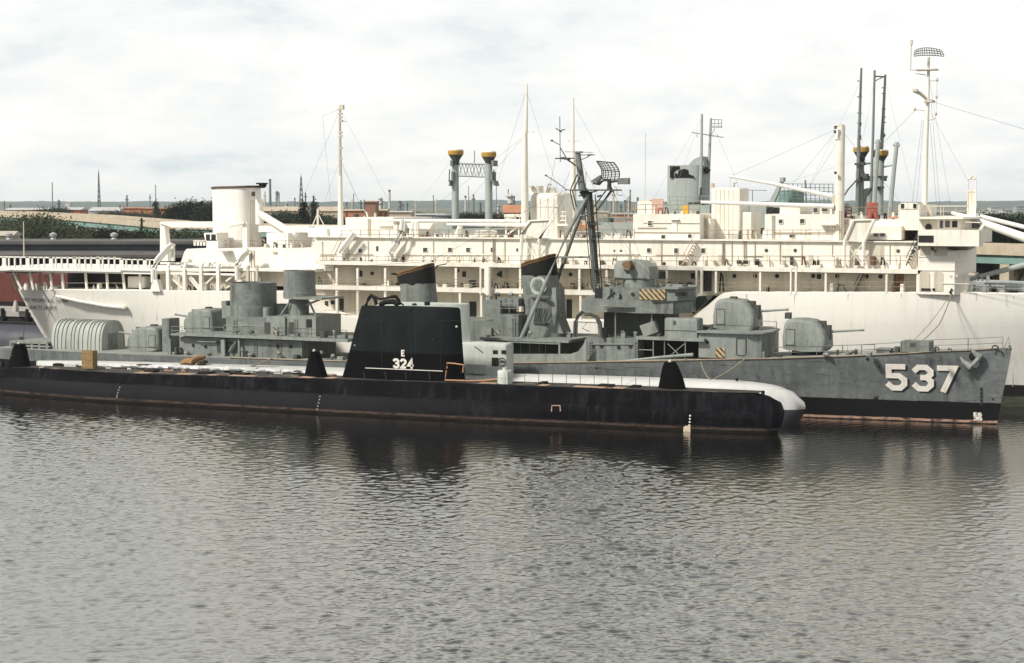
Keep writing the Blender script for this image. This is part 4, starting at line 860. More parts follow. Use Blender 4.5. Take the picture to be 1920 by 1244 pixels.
m = MB(D); m.pp([(1305, 626), (1318, 612), (1336, 616), (1337, 626)], -2, 2); D.part('hatch_hood', m, M_grey_dark)
m = MB(D); m.pp([(1308, 556), (1336, 554), (1331, 560), (1298, 590), (1298, 570)], 1.0, 1.6); D.part('awning', m, M_grey_dark)
m = MB(D); m.pp([(1318, 627), (1330, 616), (1331, 618), (1322, 628)], -3.2, -2.8); D.part('ladder', m, M_grey_light)
# ------- foredeck fittings
m = MB(D); m.pb(1688, 641, 1742, 661, -1.4, 1.0); lk = D.part('locker', m, M_grey, label='boxy winch house on the foredeck')
m = MB(D); m.pb(1706, 644, 1716, 650, -1.46, -1.3); D.part('vent', m, M_grey_dark, lk)
m = MB(D); m.pb(1643, 656, 1668, 664, -1.0, 1.0); m.pb(1641, 655, 1670, 657, -1.1, 1.1); D.part('capstan_base', m, M_grey)
m = MB(D); m.pc(1677, 1688, 650, 664, -.6, 10); D.part('bitt', m, M_grey_dark); m = MB(D); m.pc(1602, 1608, 655, 668, -1, 8); m.pt([(1586, 667, -1.5), (1600, 660, -1.5), (1606, 658, -1.5)], .15, 5); D.part('bitt', m, M_grey_dark); m = MB(D); m.pc(1568, 1573, 656, 666, -1.5, 8); D.part('bitt', m, M_grey_dark)
m = MB(D)
for px, py in ((1755, 657), (1866, 654)): m = MB(D); m.pt([(px - 6, py + 2, -.8), (px - 5, py - 4, -.8), (px, py - 6, -.8), (px + 5, py - 4, -.8), (px + 6, py + 2, -.8)], .09, 5); D.part('chock', m, M_grey_dark)
railing(D, 'railing', [(1450, 672), (1615, 667), (1690, 663), (1742, 660)], -2.9, 1.1, 4.6, .035, M_grey); railing(D, 'railing', [(1742, 659), (1815, 657), (1880, 654)], -.6, 1.15, 2.8, .035, M_grey)
railing(D, 'railing', [(1440, 671), (1520, 669), (1640, 666)], 3.6, 1.1, 3.0, .035, M_grey_dark); railing(D, 'railing', [(1425, 622), (1456, 623)], -1.5, 1.1, 1.5, .04, M_grey_light)
m = MB(D); m.pt([(1882, 654, 0), (1892, 632, 0), (1893, 653, 0)], .05, 5); m.pc(1890, 1896, 648, 655, 0, 8); D.part('jackstaff', m, M_grey)
# rigging and small fittings
m = MB(D)
for a, b in (((1083, 290, 0), (1000, 478, 0)), ((1083, 290, 0), (1180, 487, 0)), ((1062, 357, 0), (1010, 480, -1)), ((1150, 358, 0), (1205, 490, .5)), ((1103, 370, 0), (1240, 545, -2)), ((790, 492, 0), (575, 505, 0)), ((1060, 357, .5), (800, 494, 0)), ((1041, 298, 0), (1008, 478, .5))): m = MB(D); m.pt([a, b], .015, 4); D.part('stay', m, M_grey_dark, mast)
def fittings(spots, d, mats, seed):
    rr = random.Random(seed)
    for i, (px, py, w, h) in enumerate(spots):
        m = MB(D); x, z = D.at(px, py, d); k = .056; t = rr.randrange(4)
        if t == 0: m.lathe(x, d, [(w * k * .45, z), (w * k * .45, z + h * k * .7), (w * k * .62, z + h * k * .72), (w * k * .5, z + h * k)], 10)
        elif t == 1: rbox(m, x - w * k / 2, x + w * k / 2, d - .35, d + .4, z, z + h * k, .05)
        elif t == 2: m.tube([(x, d, z), (x, d, z + h * k * .8), (x + .25, d - .2, z + h * k), (x + .5, d - .25, z + h * k * .8)], .13, 8, .2)
        else: m.box(x - w * k / 2, x + w * k / 2, d, d + .5, z, z + h * k * .7); m.tube([(x - w * k / 2, d - .05, z + h * k * .7), (x, d - .05, z + h * k), (x + w * k / 2, d - .05, z + h * k * .7)], .06, 5)
        D.part('deck_fitting', m, mats[i % len(mats)])
fittings([(350, 670, 10, 12), (392, 671, 8, 9), (470, 672, 12, 10), (520, 673, 8, 14), (556, 673, 10, 8), (600, 674, 8, 16), (622, 675, 10, 10), (332, 669, 6, 20), (455, 672, 7, 22), (640, 676, 14, 8)], -4.4, [M_grey_light, M_grey_dark, M_grey], 2)
fittings([(1110, 679, 8, 14), (1136, 679, 10, 10), (1172, 679, 8, 18), (1330, 675, 6, 10), (1412, 673, 8, 9), (1432, 672, 6, 12), (1460, 672, 8, 8), (1545, 670, 10, 6), (1630, 668, 8, 7), (1750, 660, 8, 6), (1780, 659, 6, 6)], -3.6, [M_grey_dark, M_grey_light, M_grey], 3)
fittings([(444, 630, 10, 14), (470, 630, 8, 10), (520, 631, 9, 12), (556, 632, 8, 10), (607, 634, 12, 14), (628, 635, 8, 18), (646, 635, 10, 9), (915, 637, 8, 9), (990, 636, 10, 14), (1066, 634, 8, 12), (1134, 634, 9, 20), (1168, 634, 8, 14), (1192, 634, 8, 12), (1236, 634, 7, 10), (1318, 632, 10, 12)], -3.9, [M_grey, M_grey_dark, M_grey_light], 5)
fittings([(1122, 541, 6, 9), (1136, 540, 6, 8), (1152, 540, 8, 10), (1232, 541, 8, 9), (1256, 540, 10, 7), (1284, 541, 8, 8), (916, 562, 8, 9), (930, 562, 6, 12), (955, 560, 10, 10)], -1.4, [M_grey_light, M_grey_dark], 6)
for px, py, d in ((1112, 650, -4.25), (1128, 650, -4.25), (1160, 652, -4.25), (1182, 650, -4.25), (362, 648, -3.96), (385, 650, -3.96), (520, 650, -3.96), (545, 650, -3.96), (1158, 553, -3.0), (1186, 552, -3.1)):
    m = MB(); x, z = D.at(px, py, d); disc(m, x, d - .03, z, .2, 12); D.part('porthole', m, M_dark)
for px, y0, y1, d in ((476, 640, 670, -4.0), (552, 598, 630, -3.0), (1105, 640, 678, -4.3), (1190, 640, 676, -4.3), (960, 596, 634, -3.1), (438, 600, 630, -2.9)):
    m = MB(D)
    for s in (0, 5): m.pt([(px + s, y0, d), (px + s, y1, d)], .04, 4)
    n = int((y1 - y0) / 5)
    for i in range(n): m.pt([(px, y0 + (i + .5) * 5, d), (px + 5, y0 + (i + .5) * 5, d)], .03, 4)
    D.part('ladder', m, M_grey_light)
m = MB(D)
for a in ((370, 641, 405, 642), (520, 641, 560, 642), (1110, 646, 1186, 646), (455, 612, 495, 612), (900, 668, 945, 668)): m.pt([(a[0], a[1], -4.3), (a[2], a[3], -4.3)], .06, 5)
D.part('pipe_run', m, M_grey_light)
# mooring lines
def rope(name, pts, r, label, sag=0.0, mat=None):
    o = MB(); P = [Vector(p) for p in pts]; L = []
    for a, b in zip(P, P[1:]):
        L += [a.lerp(b, i / 10) - Vector((0, 0, sag * 4 * (i / 10) * (1 - i / 10))) for i in range(10)]
    L.append(P[-1]); o.tube(L, r, 5); b = o.build(name, mat or M_rope); tag(b, label, 'rope', 'mooring ropes between the ships'); return b
def wp(S, px, py, d): x, z = S.at(px, py, d); return S.root.matrix_basis @ Vector((x, d, z))
bpy.context.view_layer.update()
# arched shelter on the stern deck
M_shelter = paint('pale shelter sheeting', (.37, .395, .36), .65, .15, .6, (.16, .165, .14), .4, (.16, .12, .07), seed=41, mottle=.2)
SH = Ship('arched_shelter', 0, 0, R(-2), 'grey arched shelter with ribbed sides on the stern of the grey destroyer', 'shelter')
zb = D.at(150, 657, -2.2)[1]; xa = D.x(97, -2.2, 640); xb_ = D.x(191, -2.2, 640); hgt = D.at(215, 603, 0)[1] - zb
SH.root.location = D.root.matrix_basis @ Vector((xa, 0, zb)); LEN = xb_ - xa; HW = 2.3
arch = lambda k: [(HW * k * math.cos(math.pi * i / 16) * abs(math.cos(math.pi * i / 16)) ** -.35 if abs(math.cos(math.pi * i / 16)) > .01 else 0.0, hgt * (k if k < 1 else k) * math.sin(math.pi * i / 16) ** .75) for i in range(17)]
m = MB(); m.loft([[(x, y, z) for y, z in arch(1.0)] for x in (0, LEN)]); SH.part('shell', m, M_shelter)
m = MB()
for i in range(12):
    x = LEN * (i + .3) / 12; w = .13 if i % 4 else .3
    m.loft([[(x, y, z) for y, z in arch(1.0)], [(x, y, z) for y, z in arch(1.045)], [(x + w, y, z) for y, z in arch(1.045)], [(x + w, y, z) for y, z in arch(1.0)]], (False, False))
m.loft([[(LEN - .02, y, z) for y, z in arch(1.04)], [(LEN + .06, y, z) for y, z in arch(1.04)], [(LEN + .06, y, z) for y, z in arch(.95)]], (False, False)); SH.part('rib', m, M_shelter)
m = MB(); m.box(LEN + .01, LEN + .05, -.9, .9, 0, 2.1); SH.part('door', m, M_grey)
M_brown = plain('brown fitting paint', (.10, .055, .035), .8, .4)
# ------------------------------------------------------------------ hospital ship
H = Ship('hospital_ship', -80, 196.6, 0, 'long white hospital ship with SANCTUARY on its stern, moored behind the grey destroyer', 'ship')
NS = -11.0
topH = [(22, 540, -2), (60, 542, -7), (120, 543, -9.6), (300, 545, -10.9), (400, 546, NS), (540, 547.5, NS), (551, 549, NS), (562, 556, NS), (580, 570, NS), (600, 582, NS), (640, 593, NS), (700, 597, NS), (1000, 600, NS), (1290, 603, NS), (1298, 598, NS), (1310, 587, NS), (1325, 572, NS), (1338, 556, NS), (1346, 549.5, NS), (1360, 548, NS), (1735, 548.5, NS), (1800, 549.5, NS), (1920, 553, NS), (2100, 556, -8)]
deckH = [H.at(*p) for p in topH]
XH0 = H.x(22, 0, 540); XH1 = XH0 + 166
stemH = [(-4, XH1 - 9), (0, XH1 - 7), (13, XH1)]
sternH = sorted([(H.at(px, py, -3)[1], H.at(px, py, -2)[0]) for px, py in [(22, 540), (38, 575), (58, 615), (76, 645), (98, 668), (125, 690)]])
xsH = lambda z: lerp_tab(sternH, z); xbH = lambda z: lerp_tab(stemH, z)
def hbH(u, z):
    bd = 11 * (1 - max(0, (u - .72) / .28) ** 2.2) * (1 - max(0, (0.16 - u) / 0.16) ** 2.6 * .92)
    bw = 11 * (1 - max(0, (u - .62) / .38) ** 1.9) * (1 - max(0, (0.30 - u) / 0.30) ** 2.0 * .97)
    v = min(1, max(0, z / 10.0)); return bw + (bd - bw) * v ** 1.2
def zdH(u): return lerp_tab(deckH, xsH(10) + (xbH(10) - xsH(10)) * u)
def profH(u):
    zd = zdH(u); L = [(hbH(u, zd) * .992, zd), (hbH(u, zd - .05), zd - .05)]
    return L + [(hbH(u, zd * k), zd * k) for k in (.85, .7, .55, .4, .25, .1)] + [(hbH(u, 0) * .9, -1.5), (0, -3.5)]
usH = sorted(set([i / 60 for i in range(61)] + [(x - xsH(10)) / (xbH(10) - xsH(10)) for x, z in deckH if 0 < (x - xsH(10)) / (xbH(10) - xsH(10)) < 1]))
hullH = H.part('hull', hull_mesh(H, usH, xsH, xbH, profH), M_white_hull)
def surfH(px, py, off):
    y = -8
    for _ in range(10):
        x, z = H.at(px, py, y); u = min(1, max(0, (x - xsH(z)) / (xbH(z) - xsH(z)))); y = -hbH(u, z)
    return x, y - off, z
def text_on_hull(text, px0, px1, py, slant, hpx):
    xa = surfH(px0, py, 0); xb2 = surfH(px1, py + slant, 0); 
    m0 = lettering(text, 1.0, lambda u, v: (u, v, 0)); wmax = max(v[0] for v in m0.v); kz = (surfH(px0, py - hpx, 0)[2] - xa[2]) / 0.72
    def f(u, v):
        x = xa[0] + (xb2[0] - xa[0]) * u / wmax; z = xa[2] + (xb2[2] - xa[2]) * u / wmax + v * kz
        uu = min(1, max(0, (x - xsH(z)) / (xbH(z) - xsH(z)))); return (x, -hbH(uu, z) - .06, z)
    m0.v = [f(v[0], v[1]) for v in m0.v]; return m0
M_letter = plain('faded grey lettering', (0.16, 0.16, 0.155), .8, .35, 3.0)
H.part('name_lettering', text_on_hull('NAVY HOSPITAL SHIP', 42, 131, 564.5, 3.5, 6.5), M_letter, hullH, label='faded lettering NAVY HOSPITAL SHIP')
H.part('name_lettering', text_on_hull('SANCTUARY', 53, 109, 580, 1.5, 7), M_letter, hullH, label='faded lettering SANCTUARY')
m = MB(); m.tube([surfH(108, 555, .3), surfH(150, 564, .45), surfH(200, 573, .4), surfH(234, 576.5, .35)], .2, 8, .26); m.ball(*surfH(236, 577, .35), .35, .3, .35); H.part('boat_boom', m, M_white, hullH)
m = MB()
for px, top, bot in ((1690, 552, 700), (1490, 552, 640), (1748, 552, 720), (1900, 556, 725), (295, 548, 600), (1590, 552, 660), (1400, 552, 615)):
    m.tube([surfH(px, top, .02), surfH(px - 1, bot, .02)], .045, 4)
H.part('weld_seam', m, plain('stained seam', (0.50, 0.46, 0.38), .7), hullH)
def slabH(name, runs, d0=NS, d1=11, mat=M_white):
    m = MB(H)
    for (x0, x1, yt, yb) in runs: m.pb(x0, yt, x1, yb, d0, d1)
    return H.part(name, m, mat)
# long decks and bulkheads
W2 = -8.4
def wall(x0, x1, yt, yb, d=W2, d1=8, mat=M_cream, name='bulkhead', label=None): m = MB(H); m.pb(x0, yt, x1, yb, d, d1); return H.part(name, m, mat, None, label)
def seg(m, x0, x1, f0, f1, d0, d1, n=8):     # slab whose edges follow perspective: a constant height read at its middle
    xm = (x0 + x1) / 2; zt = H.at(xm, f0, d0)[1]; zb = H.at(xm, f1, d0)[1]; return m.box(H.x(x0, d0, f0), H.x(x1, d0, f0), d0, d1, zb, zt)
m = MB(H); seg(m, 590, 1730, 498.0, 505.2, NS, 11); H.part('boat_deck', m, M_white)
m = MB(H); seg(m, 440, 592, 504, 509.5, NS + .3, 11); H.part('boat_deck', m, M_white_clean)
m = MB(H); seg(m, 584, 1316, 542.5, 550.5, NS, 11); H.part('promenade_deck', m, M_white)
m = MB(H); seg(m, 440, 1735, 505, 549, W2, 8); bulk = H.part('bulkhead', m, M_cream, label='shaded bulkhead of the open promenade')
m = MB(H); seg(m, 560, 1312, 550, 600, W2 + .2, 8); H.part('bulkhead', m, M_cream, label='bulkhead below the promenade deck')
m = MB(H); seg(m, 590, 1722, 450, 498, W2 - .4, 7.5); hs = H.part('deckhouse', m, M_white, label='long white upper deckhouse with square windows')
m = MB(H); seg(m, 588, 1724, 448.3, 450.4, W2 - .75, 7.9); H.part('roof_edge', m, M_white, hs)
for px in (631, 670, 722, 854.5, 975, 1086, 1137, 1250, 1342, 1425, 1548, 1662, 1720, 1746):
    m = MB(H); m.pb(px - 1.9, 503, px + 1.9, 550, NS + .1, NS + .35); H.part('pillar', m, M_white)
for px in (902, 1307, 1484):
    m = MB(H); m.pb(px - 3, 500, px, 552, NS - .05, NS + .3); m.pb(px + 6, 500, px + 10, 552, NS - .05, NS + .3); m.pb(px - 3, 500, px + 10, 504, NS - .06, NS + .3); H.part('pillar', m, M_white)
for px in (631, 670, 722, 862, 902, 975, 1088, 1137):
    m = MB(H); m.pb(px - 2, 549, px + 2, 600, NS + .1, NS + .4); H.part('pillar', m, M_white)
m = MB(H); m.pc(912, 921, 500, 556, NS - .4, 10); m.pt([(917, 556, NS - .4), (913, 566, NS - .4)], .35, 8, .15); H.part('chute', m, M_white)
def openings(lst, d, name, mat, parent, w=0.06):
    for it in lst:
        x0, y0, x1, y1 = it; m = MB(H); m.pb(x0, y0, x1, y1, d - w, d + .05); wdw = H.part(name, m, mat, parent)
        if x1 - x0 > 6 and name == 'window':
            m = MB(H); m.pb(x0 - .9, y0 - .9, x1 + .9, y0 - .05, d - w - .03, d); m.pb(x0 - .9, y1 + .05, x1 + .9, y1 + .9, d - w - .03, d); m.pb(x0 - .9, y0, x0 - .05, y1, d - w - .03, d); m.pb(x1 + .05, y0, x1 + .9, y1, d - w - .03, d); H.part('window_frame', m, M_white, wdw)
openings([(672, 467, 678, 474), (793, 465, 801, 473), (840, 465, 847, 473), (874, 465, 881, 473), (920, 465, 926, 473), (968, 466, 971, 472), (1213, 466, 1220, 474), (1264, 466, 1271, 475), (1315, 466, 1322, 475), (705, 462, 709, 471), (1162, 469, 1166, 472), (1150, 469, 1153, 472)], W2 - .4, 'window', M_glass, hs)
openings([(1637, 460, 1657, 496)], W2 - .4, 'door', M_cream, hs)
openings([(1381, 488, 1391, 495.5), (1393, 488, 1403, 495.5)], W2 - .5, 'window', M_dark, hs)
def ports(lst, d, r=.22, mat=M_dark, parent=None):
    for px, py in lst:
        x, z = H.at(px, py, d); H.part('porthole', disc(MB(), x, d - .05, z, r, 12), mat, parent)
ports([(1437, 470), (1491, 470), (1684, 471), (1712, 471)], W2 - .4, .2, M_glass, hs)
ports([(1377, 518), (1416, 518), (1457, 518), (1525, 518), (1570, 518), (1625, 519), (1651, 519), (698, 513), (858, 508), (1070, 515), (935, 515)], W2, .24, M_dark, bulk)
openings([(673, 508, 679, 519), (866, 509, 874, 520), (936, 509, 941, 520), (1016, 511, 1023, 522), (1295, 512, 1303, 523), (1531, 514, 1540, 524)], W2, 'window', M_dark, bulk)
openings([(1231, 510, 1248, 523), (1318, 508, 1334, 546), (1675, 512, 1682, 548), (745, 512, 758, 541), (1112, 512, 1124, 541)], W2, 'doorway', M_glass, bulk)
openings([(1680, 514, 1694, 546)], W2 - .02, 'door', M_gold, bulk)
openings([(609, 565, 615, 586), (636, 560, 644, 588), (620, 564, 627, 571), (880, 566, 893, 600), (1062, 562, 1072, 600), (1035, 570, 1041, 582)], W2 + .2, 'doorway', M_dark, bulk)
for px in (610, 1400, 1500, 1600): pass
m = MB(H)
for x0, x1 in ((600, 1310),):
    for k in range(15): q = x0 + 20 + k * 47; m.pb(q, 505, q + 1.2, 541, W2 - .12, W2 + .1)
for k in range(7): q = 1362 + k * 52; m.pb(q, 507, q + 1.2, 548, W2 - .12, W2 + .1)
H.part('stiffener', m, M_cream, bulk)
railing(H, 'railing', [(592, 541), (1312, 541)], NS + .1, 1.05, 1.7, .035, M_rail, None, 3); railing(H, 'railing', [(1346, 547.5), (1730, 547.5)], NS + .15, 1.05, 1.9, .035, M_rail, None, 2)
railing(H, 'railing', [(600, 497), (1000, 497)], NS + .1, 1.05, 1.6, .04, M_rail); railing(H, 'railing', [(1020, 498), (1720, 498.5)], NS + .1, 1.05, 1.8, .04, M_rail)
railing(H, 'railing', [(640, 448.5), (975, 448.5)], W2 - .7, 1.1, 1.3, .045, M_rail, hs); railing(H, 'railing', [(1050, 448.5), (1190, 448.5)], W2 - .7, 1.1, 1.3, .045, M_rail, hs); railing(H, 'railing', [(1320, 448.5), (1560, 448.5)], W2 - .7, 1.0, 1.5, .04, M_rail, hs)
railing(H, 'railing', [(590, 597), (880, 599)], NS + .15, 1.0, 1.5, .03, M_rail)
m = MB(H)
for px in range(790, 920, 8): m.pt([(px, 494, NS + 1), (px + (4 if px % 3 else -3), 478, NS + 1)], .09, 4)
m.pt([(782, 478, NS + 1), (922, 478, NS + 1)], .09, 4); m.pt([(782, 494, NS + 1), (922, 494, NS + 1)], .1, 4); H.part('accommodation_ladder', m, M_white)
def clutter(spots, d, name, mats, seed=3):
    rr = random.Random(seed)
    for i, (px, py, w, h) in enumerate(spots):
        m = MB(H); x, z = H.at(px, py, d); k = .063
        if i % 3 == 0: m.lathe(x, d, [(w * k * .5, z), (w * k * .5, z + h * k * .7), (w * k * .3, z + h * k)], 10)
        elif i % 3 == 1: rbox(m, x - w * k / 2, x + w * k / 2, d - .4, d + .4, z, z + h * k, .06)
        else: m.tube([(x - w * k / 2, d, z), (x - w * k / 4, d, z + h * k), (x + w * k / 4, d, z + h * k * .8), (x + w * k / 2, d, z)], .1, 6)
        H.part(name, m, mats[i % len(mats)])
clutter([(645, 496, 8, 12), (650, 496, 3, 10), (677, 496, 4, 14), (697, 496, 6, 10), (733, 496, 8, 14), (742, 496, 6, 10), (756, 496, 6, 18), (1078, 497, 5, 9), (1098, 497, 5, 8), (1128, 497, 8, 8), (1157, 497, 8, 8), (1527, 498, 4, 10), (1012, 540, 6, 6), (877, 540, 12, 7), (600, 540, 8, 22), (690, 541, 24, 6), (1310, 547, 5, 22), (1353, 547, 7, 34), (1440, 547, 6, 9), (1558, 547, 10, 14), (1578, 547, 16, 12), (1676, 548, 6, 14), (1692, 548, 6, 14), (930, 541, 6, 9)], NS + .9, 'deck_fitting', [M_soot, M_cream, M_grey_dark, M_brown, M_white, M_soot])
# stairs
def stairs(x0, y0, x1, y1, d, n=9, mat=M_cream, w=1.0):
    m = MB(H); m.pt([(x0, y0, d), (x1, y1, d)], .07, 4); m.pt([(x0, y0, d + w), (x1, y1, d + w)], .07, 4); m.pt([(x0, y0 - 14, d), (x1, y1 - 14, d)], .04, 4)
    for i in range(1, n):
        t = i / n; a = m.P(x0 + (x1 - x0) * t, y0 + (y1 - y0) * t, d); m.box(a[0] - .12, a[0] + .12, d, d + w, a[2] - .03, a[2] + .03)
    return H.part('stairs', m, mat)
stairs(1279, 497, 1303, 452, W2 - 1.4); stairs(1602, 548, 1622, 508, NS + 1.2, mat=M_grey_dark); stairs(1699, 498, 1722, 448, W2 - 1.4, mat=M_grey_dark); stairs(618, 497, 640, 452, W2 - 1.4); stairs(1260, 497, 1283, 460, W2 - 1.6) if False else None
# houses on the boat deck and above
def house(x0, y0, x1, y1, d0, d1, mat=M_white, label=None): m = MB(H); m.pb(x0, y0, x1, y1, d0, d1); return H.part('deckhouse', m, mat, None, label)
house(648, 408, 738, 450, -6, 5); a = house(738, 413, 752, 450, -6.5, 4, M_white_clean); house(590, 424, 660, 450, -5, 5)
hA = house(1187, 402, 1312, 450, -7.8, 6, M_white, 'white deckhouse with roof railing abreast the grey ship funnel'); house(1195, 378, 1222, 402, -5, -1); house(1312, 410, 1332, 450, -6, 4)
m = MB(H); m.pb(1260, 417, 1269, 437, -7.9, -7.7); m.pb(1257, 411, 1272, 413, -8.1, -7.7); H.part('door', m, M_white_clean, hA)
railing(H, 'railing', [(1190, 402), (1312, 402)], -7.6, 1.1, 1.3, .045, M_rail, hA)
m = MB(H); m.pb(1187, 435, 1312, 436.2, -7.95, -7.75); m.pb(1206, 418, 1312, 419, -7.9, -7.75); H.part('rubbing_strip', m, M_cream, hA)
m = MB(H); rbox(m, H.x(1331, -4), H.x(1386, -4), -4, 0, H.at(1358, 450, -4)[1], H.at(1358, 352, -4)[1], .3); vt = H.part('vent_tower', m, M_white)
m = MB(H)
for px in (1341, 1349, 1357, 1365, 1373): m.pb(px, 356, px + .9, 448, -4.06, -3.9)
H.part('stiffener', m, M_white, vt)
m = MB(H); m.pc(1331, 1340, 344, 353, -2, 10); H.part('vent_head', m, M_cream, vt); m = MB(H); m.pt([(1376, 352, -2), (1377, 343, -2), (1382, 342, -2)], .12, 6); H.part('vent_pipe', m, M_cream, vt)
m = MB(H); m.pb(1384, 398, 1408, 450, -3.5, 1); H.part('deckhouse', m, M_white)
hB = house(1434, 402, 1566, 450, -7.4, 5, M_white, 'white deckhouse between the vent tower and the kingpost'); house(1462, 388, 1500, 402, -6, 0)
openings([(1541, 391, 1552, 397), (1525, 391, 1533, 399)], -6.1, 'window', M_glass, hB)
m = MB(H); m.pb(1524, 389, 1560, 403, -6, -2); H.part('deckhouse', m, M_white)
m = MB(H); m.pb(1516, 434.5, 1566, 436, -7.55, -7.35); m.pb(1537, 419.5, 1568, 423, -8.3, -7.3); H.part('ledge', m, M_white, hB)
hC = house(1568, 412, 1690, 450, -6.6, 6, M_white, 'white deckhouse below the red screen'); house(1620, 424, 1690, 450, -8.2, -6)
openings([(1638, 438, 1647, 444), (1650, 438, 1659, 444)], -8.22, 'window', M_glass, hC)
m = MB(H); m.pb(1578, 414, 1634, 421, -6.7, -6.5); H.part('recess_shade', m, M_cream, hC)  # cream plate colours the shade of a recess onto the flat wall
railing(H, 'railing', [(1578, 412), (1690, 410)], -6.5, 1.3, 1.3, .04, M_rail, hC)
m = MB(H); m.pb(1625, 380, 1646, 411, -6.4, -6.25); m.pt([(1634, 398, -6.6), (1630, 411, -6.6)], .25, 6); m.pt([(1640, 396, -6.6), (1644, 411, -6.6)], .25, 6); H.part('red_screen', m, M_red)
m = MB(H)
for yy in (388, 394, 400, 406): m.pb(1580, yy, 1597, yy + 2.6, -6.3, -6.2)
for xx in (1580, 1595): m.pb(xx, 388, xx + 2, 410, -6.3, -6.2)
m.pb(1580, 398, 1588, 409, -6.2, -6.1); H.part('red_rack', m, M_red)
m = MB(H); m.pb(1664, 407, 1682, 409.5, -6.3, -5); H.part('red_hatch', m, plain('orange red', (.55, .2, .12)))
m = MB(H); m.pb(1222, 373, 1243, 402, -5.2, -5); m2 = plain('pink mesh screen', (0.50, 0.33, 0.27), .8, .3, 6); H.part('mesh_screen', m, m2, hA)
m = MB(H); m.pb(1233, 390, 1243, 402, -5.3, -5.2); H.part('red_hatch', m, M_red, hA)
m = MB(H); m.pb(1279, 386, 1290, 402, -5.4, -5); H.part('yellow_locker', m, plain('orange yellow', (.6, .32, .03)), hA)
m = MB(H); m.pt([(1209.5, 377, -3), (1210.5, 250, -3)], .035, 4); m.pb(1201, 375.5, 1218, 378.5, -3.5, -2.5); H.part('whip_aerial', m, M_cream)
# gantries (bent boat frames with canvas screens)
for pa, pb_ in (([(1600, 414), (1584, 452), (1582, 500)], [(1639, 413), (1620, 455), (1618, 500)]), ([(992, 415), (979, 440), (976, 498)], [(1034, 413), (1012, 448), (1009, 498)])):
    m = MB(H)
    for P in (pa, pb_): m.pt([(x, y, W2 - 1.3) for x, y in P], .2, 6)
    m.pt([(*pa[0], W2 - 1.3), (*pb_[0], W2 - 1.3)], .12, 5); m.pt([(*pa[1], W2 - 1.3), (*pb_[2], W2 - 1.3)], .06, 5); m.pt([(*pa[2], W2 - 1.3), (*pb_[1], W2 - 1.3)], .06, 5); g = H.part('boat_gantry', m, M_white)
    m = MB(H); q = [H.at(x, y, W2 - 1.2) for x, y in (pa[0], pb_[0], pb_[1], pa[1])]; m.prism(q, W2 - 1.2, W2 - 1.1); H.part('gantry_screen', m, M_white, g)
# kingposts and booms
def kingpost(x0, x1, yt, yb, d, taper, label, mat=M_white):
    m = MB(H); m.pc(x0, x1, yt, yb, d, 18, taper); return H.part('kingpost', m, mat, None, label)
k1 = kingpost(1565, 1583.5, 236, 505, -7.2, .93, 'stout kingpost forward'); 
m = MB(H); m.pc(1563.5, 1583.5, 259, 262, -7.2, 18); m.pc(1564, 1582.5, 234, 237, -7.2, 18); H.part('post_collar', m, M_white, k1)
m = MB(H); m.pc(1564, 1569, 236, 242, -8.2, 8); m.pc(1563, 1568, 245, 250, -8.2, 8); m.pc(1564, 1569, 322, 327, -8.2, 8); H.part('post_bracket', m, M_brown, k1)
m = MB(H); m.pt([(1314, 379.5, -7.6), (1360, 381, -7.6), (1564, 387.5, -7.6)], .16, 8, .28); H.part('cargo_boom', m, M_white_clean)
m = MB(H); m.pt([(1368, 331, -6.8), (1450, 345, -6.8), (1562, 369, -6.8)], .14, 8, .26); m.pt([(1370, 332, -6.8), (1368, 352, -6.8)], .04, 4); H.part('cargo_boom', m, M_white_clean)
m = MB(H)
for px in (1564, 1560): m.pb(px, 366, px + 4, 396, -7.5, -7.2)
H.part('boom_rest', m, M_cream)
k2 = kingpost(977, 991.5, 246, 450, -6.5, .6, 'tapering white kingpost amidships'); m = MB(H); m.pt([(986, 250, -6.5), (988, 158, -6.5)], .26, 8, .10); m.pt([(978, 247, -6.5), (998, 247, -6.5)], .05, 5); m.pb(977, 245, 979.5, 249, -6.6, -6.4); m.pb(996, 245, 999, 249, -6.6, -6.4); m.pb(979, 258, 984, 272, -6.8, -6.4); H.part('topmast', m, M_white, k2)
m = MB(H); m.pc(1066, 1082, 300, 450, 6, 16, .6); k3 = H.part('kingpost', m, M_white); m = MB(H); m.pt([(1074, 300, 6), (1075, 183, 6)], .26, 8, .1); m.pt([(1065, 264.5, 6), (1083, 264.5, 6)], .05, 5); m.pb(1064, 263, 1066, 266, 5.9, 6.1); m.pb(1082, 263, 1084, 266, 5.9, 6.1); H.part('topmast', m, M_white, k3)
m = MB(H); m.pt([(700, 413.5, -6.8), (780, 414, -6.8), (976, 415.5, -6.8)], .12, 8, .24); H.part('cargo_boom', m, M_white_clean); m = MB(H); m.pt([(838, 421, -7.2), (990, 423, -7.2)], .13, 8, .27); H.part('cargo_boom', m, M_white_clean)
m = MB(H)
for a in ((776, 416, 770, 448), (781, 416, 783, 448), (864, 421, 856, 448)): m.pt([(a[0], a[1], -7), (a[2], a[3], -7)], .3, 6, .4)
for a in ((949, 424, 949, 450), (973, 424, 973, 450), (971, 425, 952, 440)): m.pt([(a[0], a[1], -7), (a[2], a[3], -7)], .12, 5)
H.part('boom_crutch', m, M_white)
m = MB(H); m.pb(758, 419, 810, 428, -5.5, -2.5); m.pp([(758, 428), (810, 419), (812, 419), (806, 430)], -5.6, -5.5); H.part('canvas_hood', m, M_white_clean)
m = MB(H); m.tube([m.P(893, 440, -6), m.P(905, 439, -6), m.P(920, 436, -6), m.P(930, 440, -6)], .5, 10, .4); m.pc(917, 931, 431, 449, -5.6, 12); H.part('winch', m, M_white_clean)
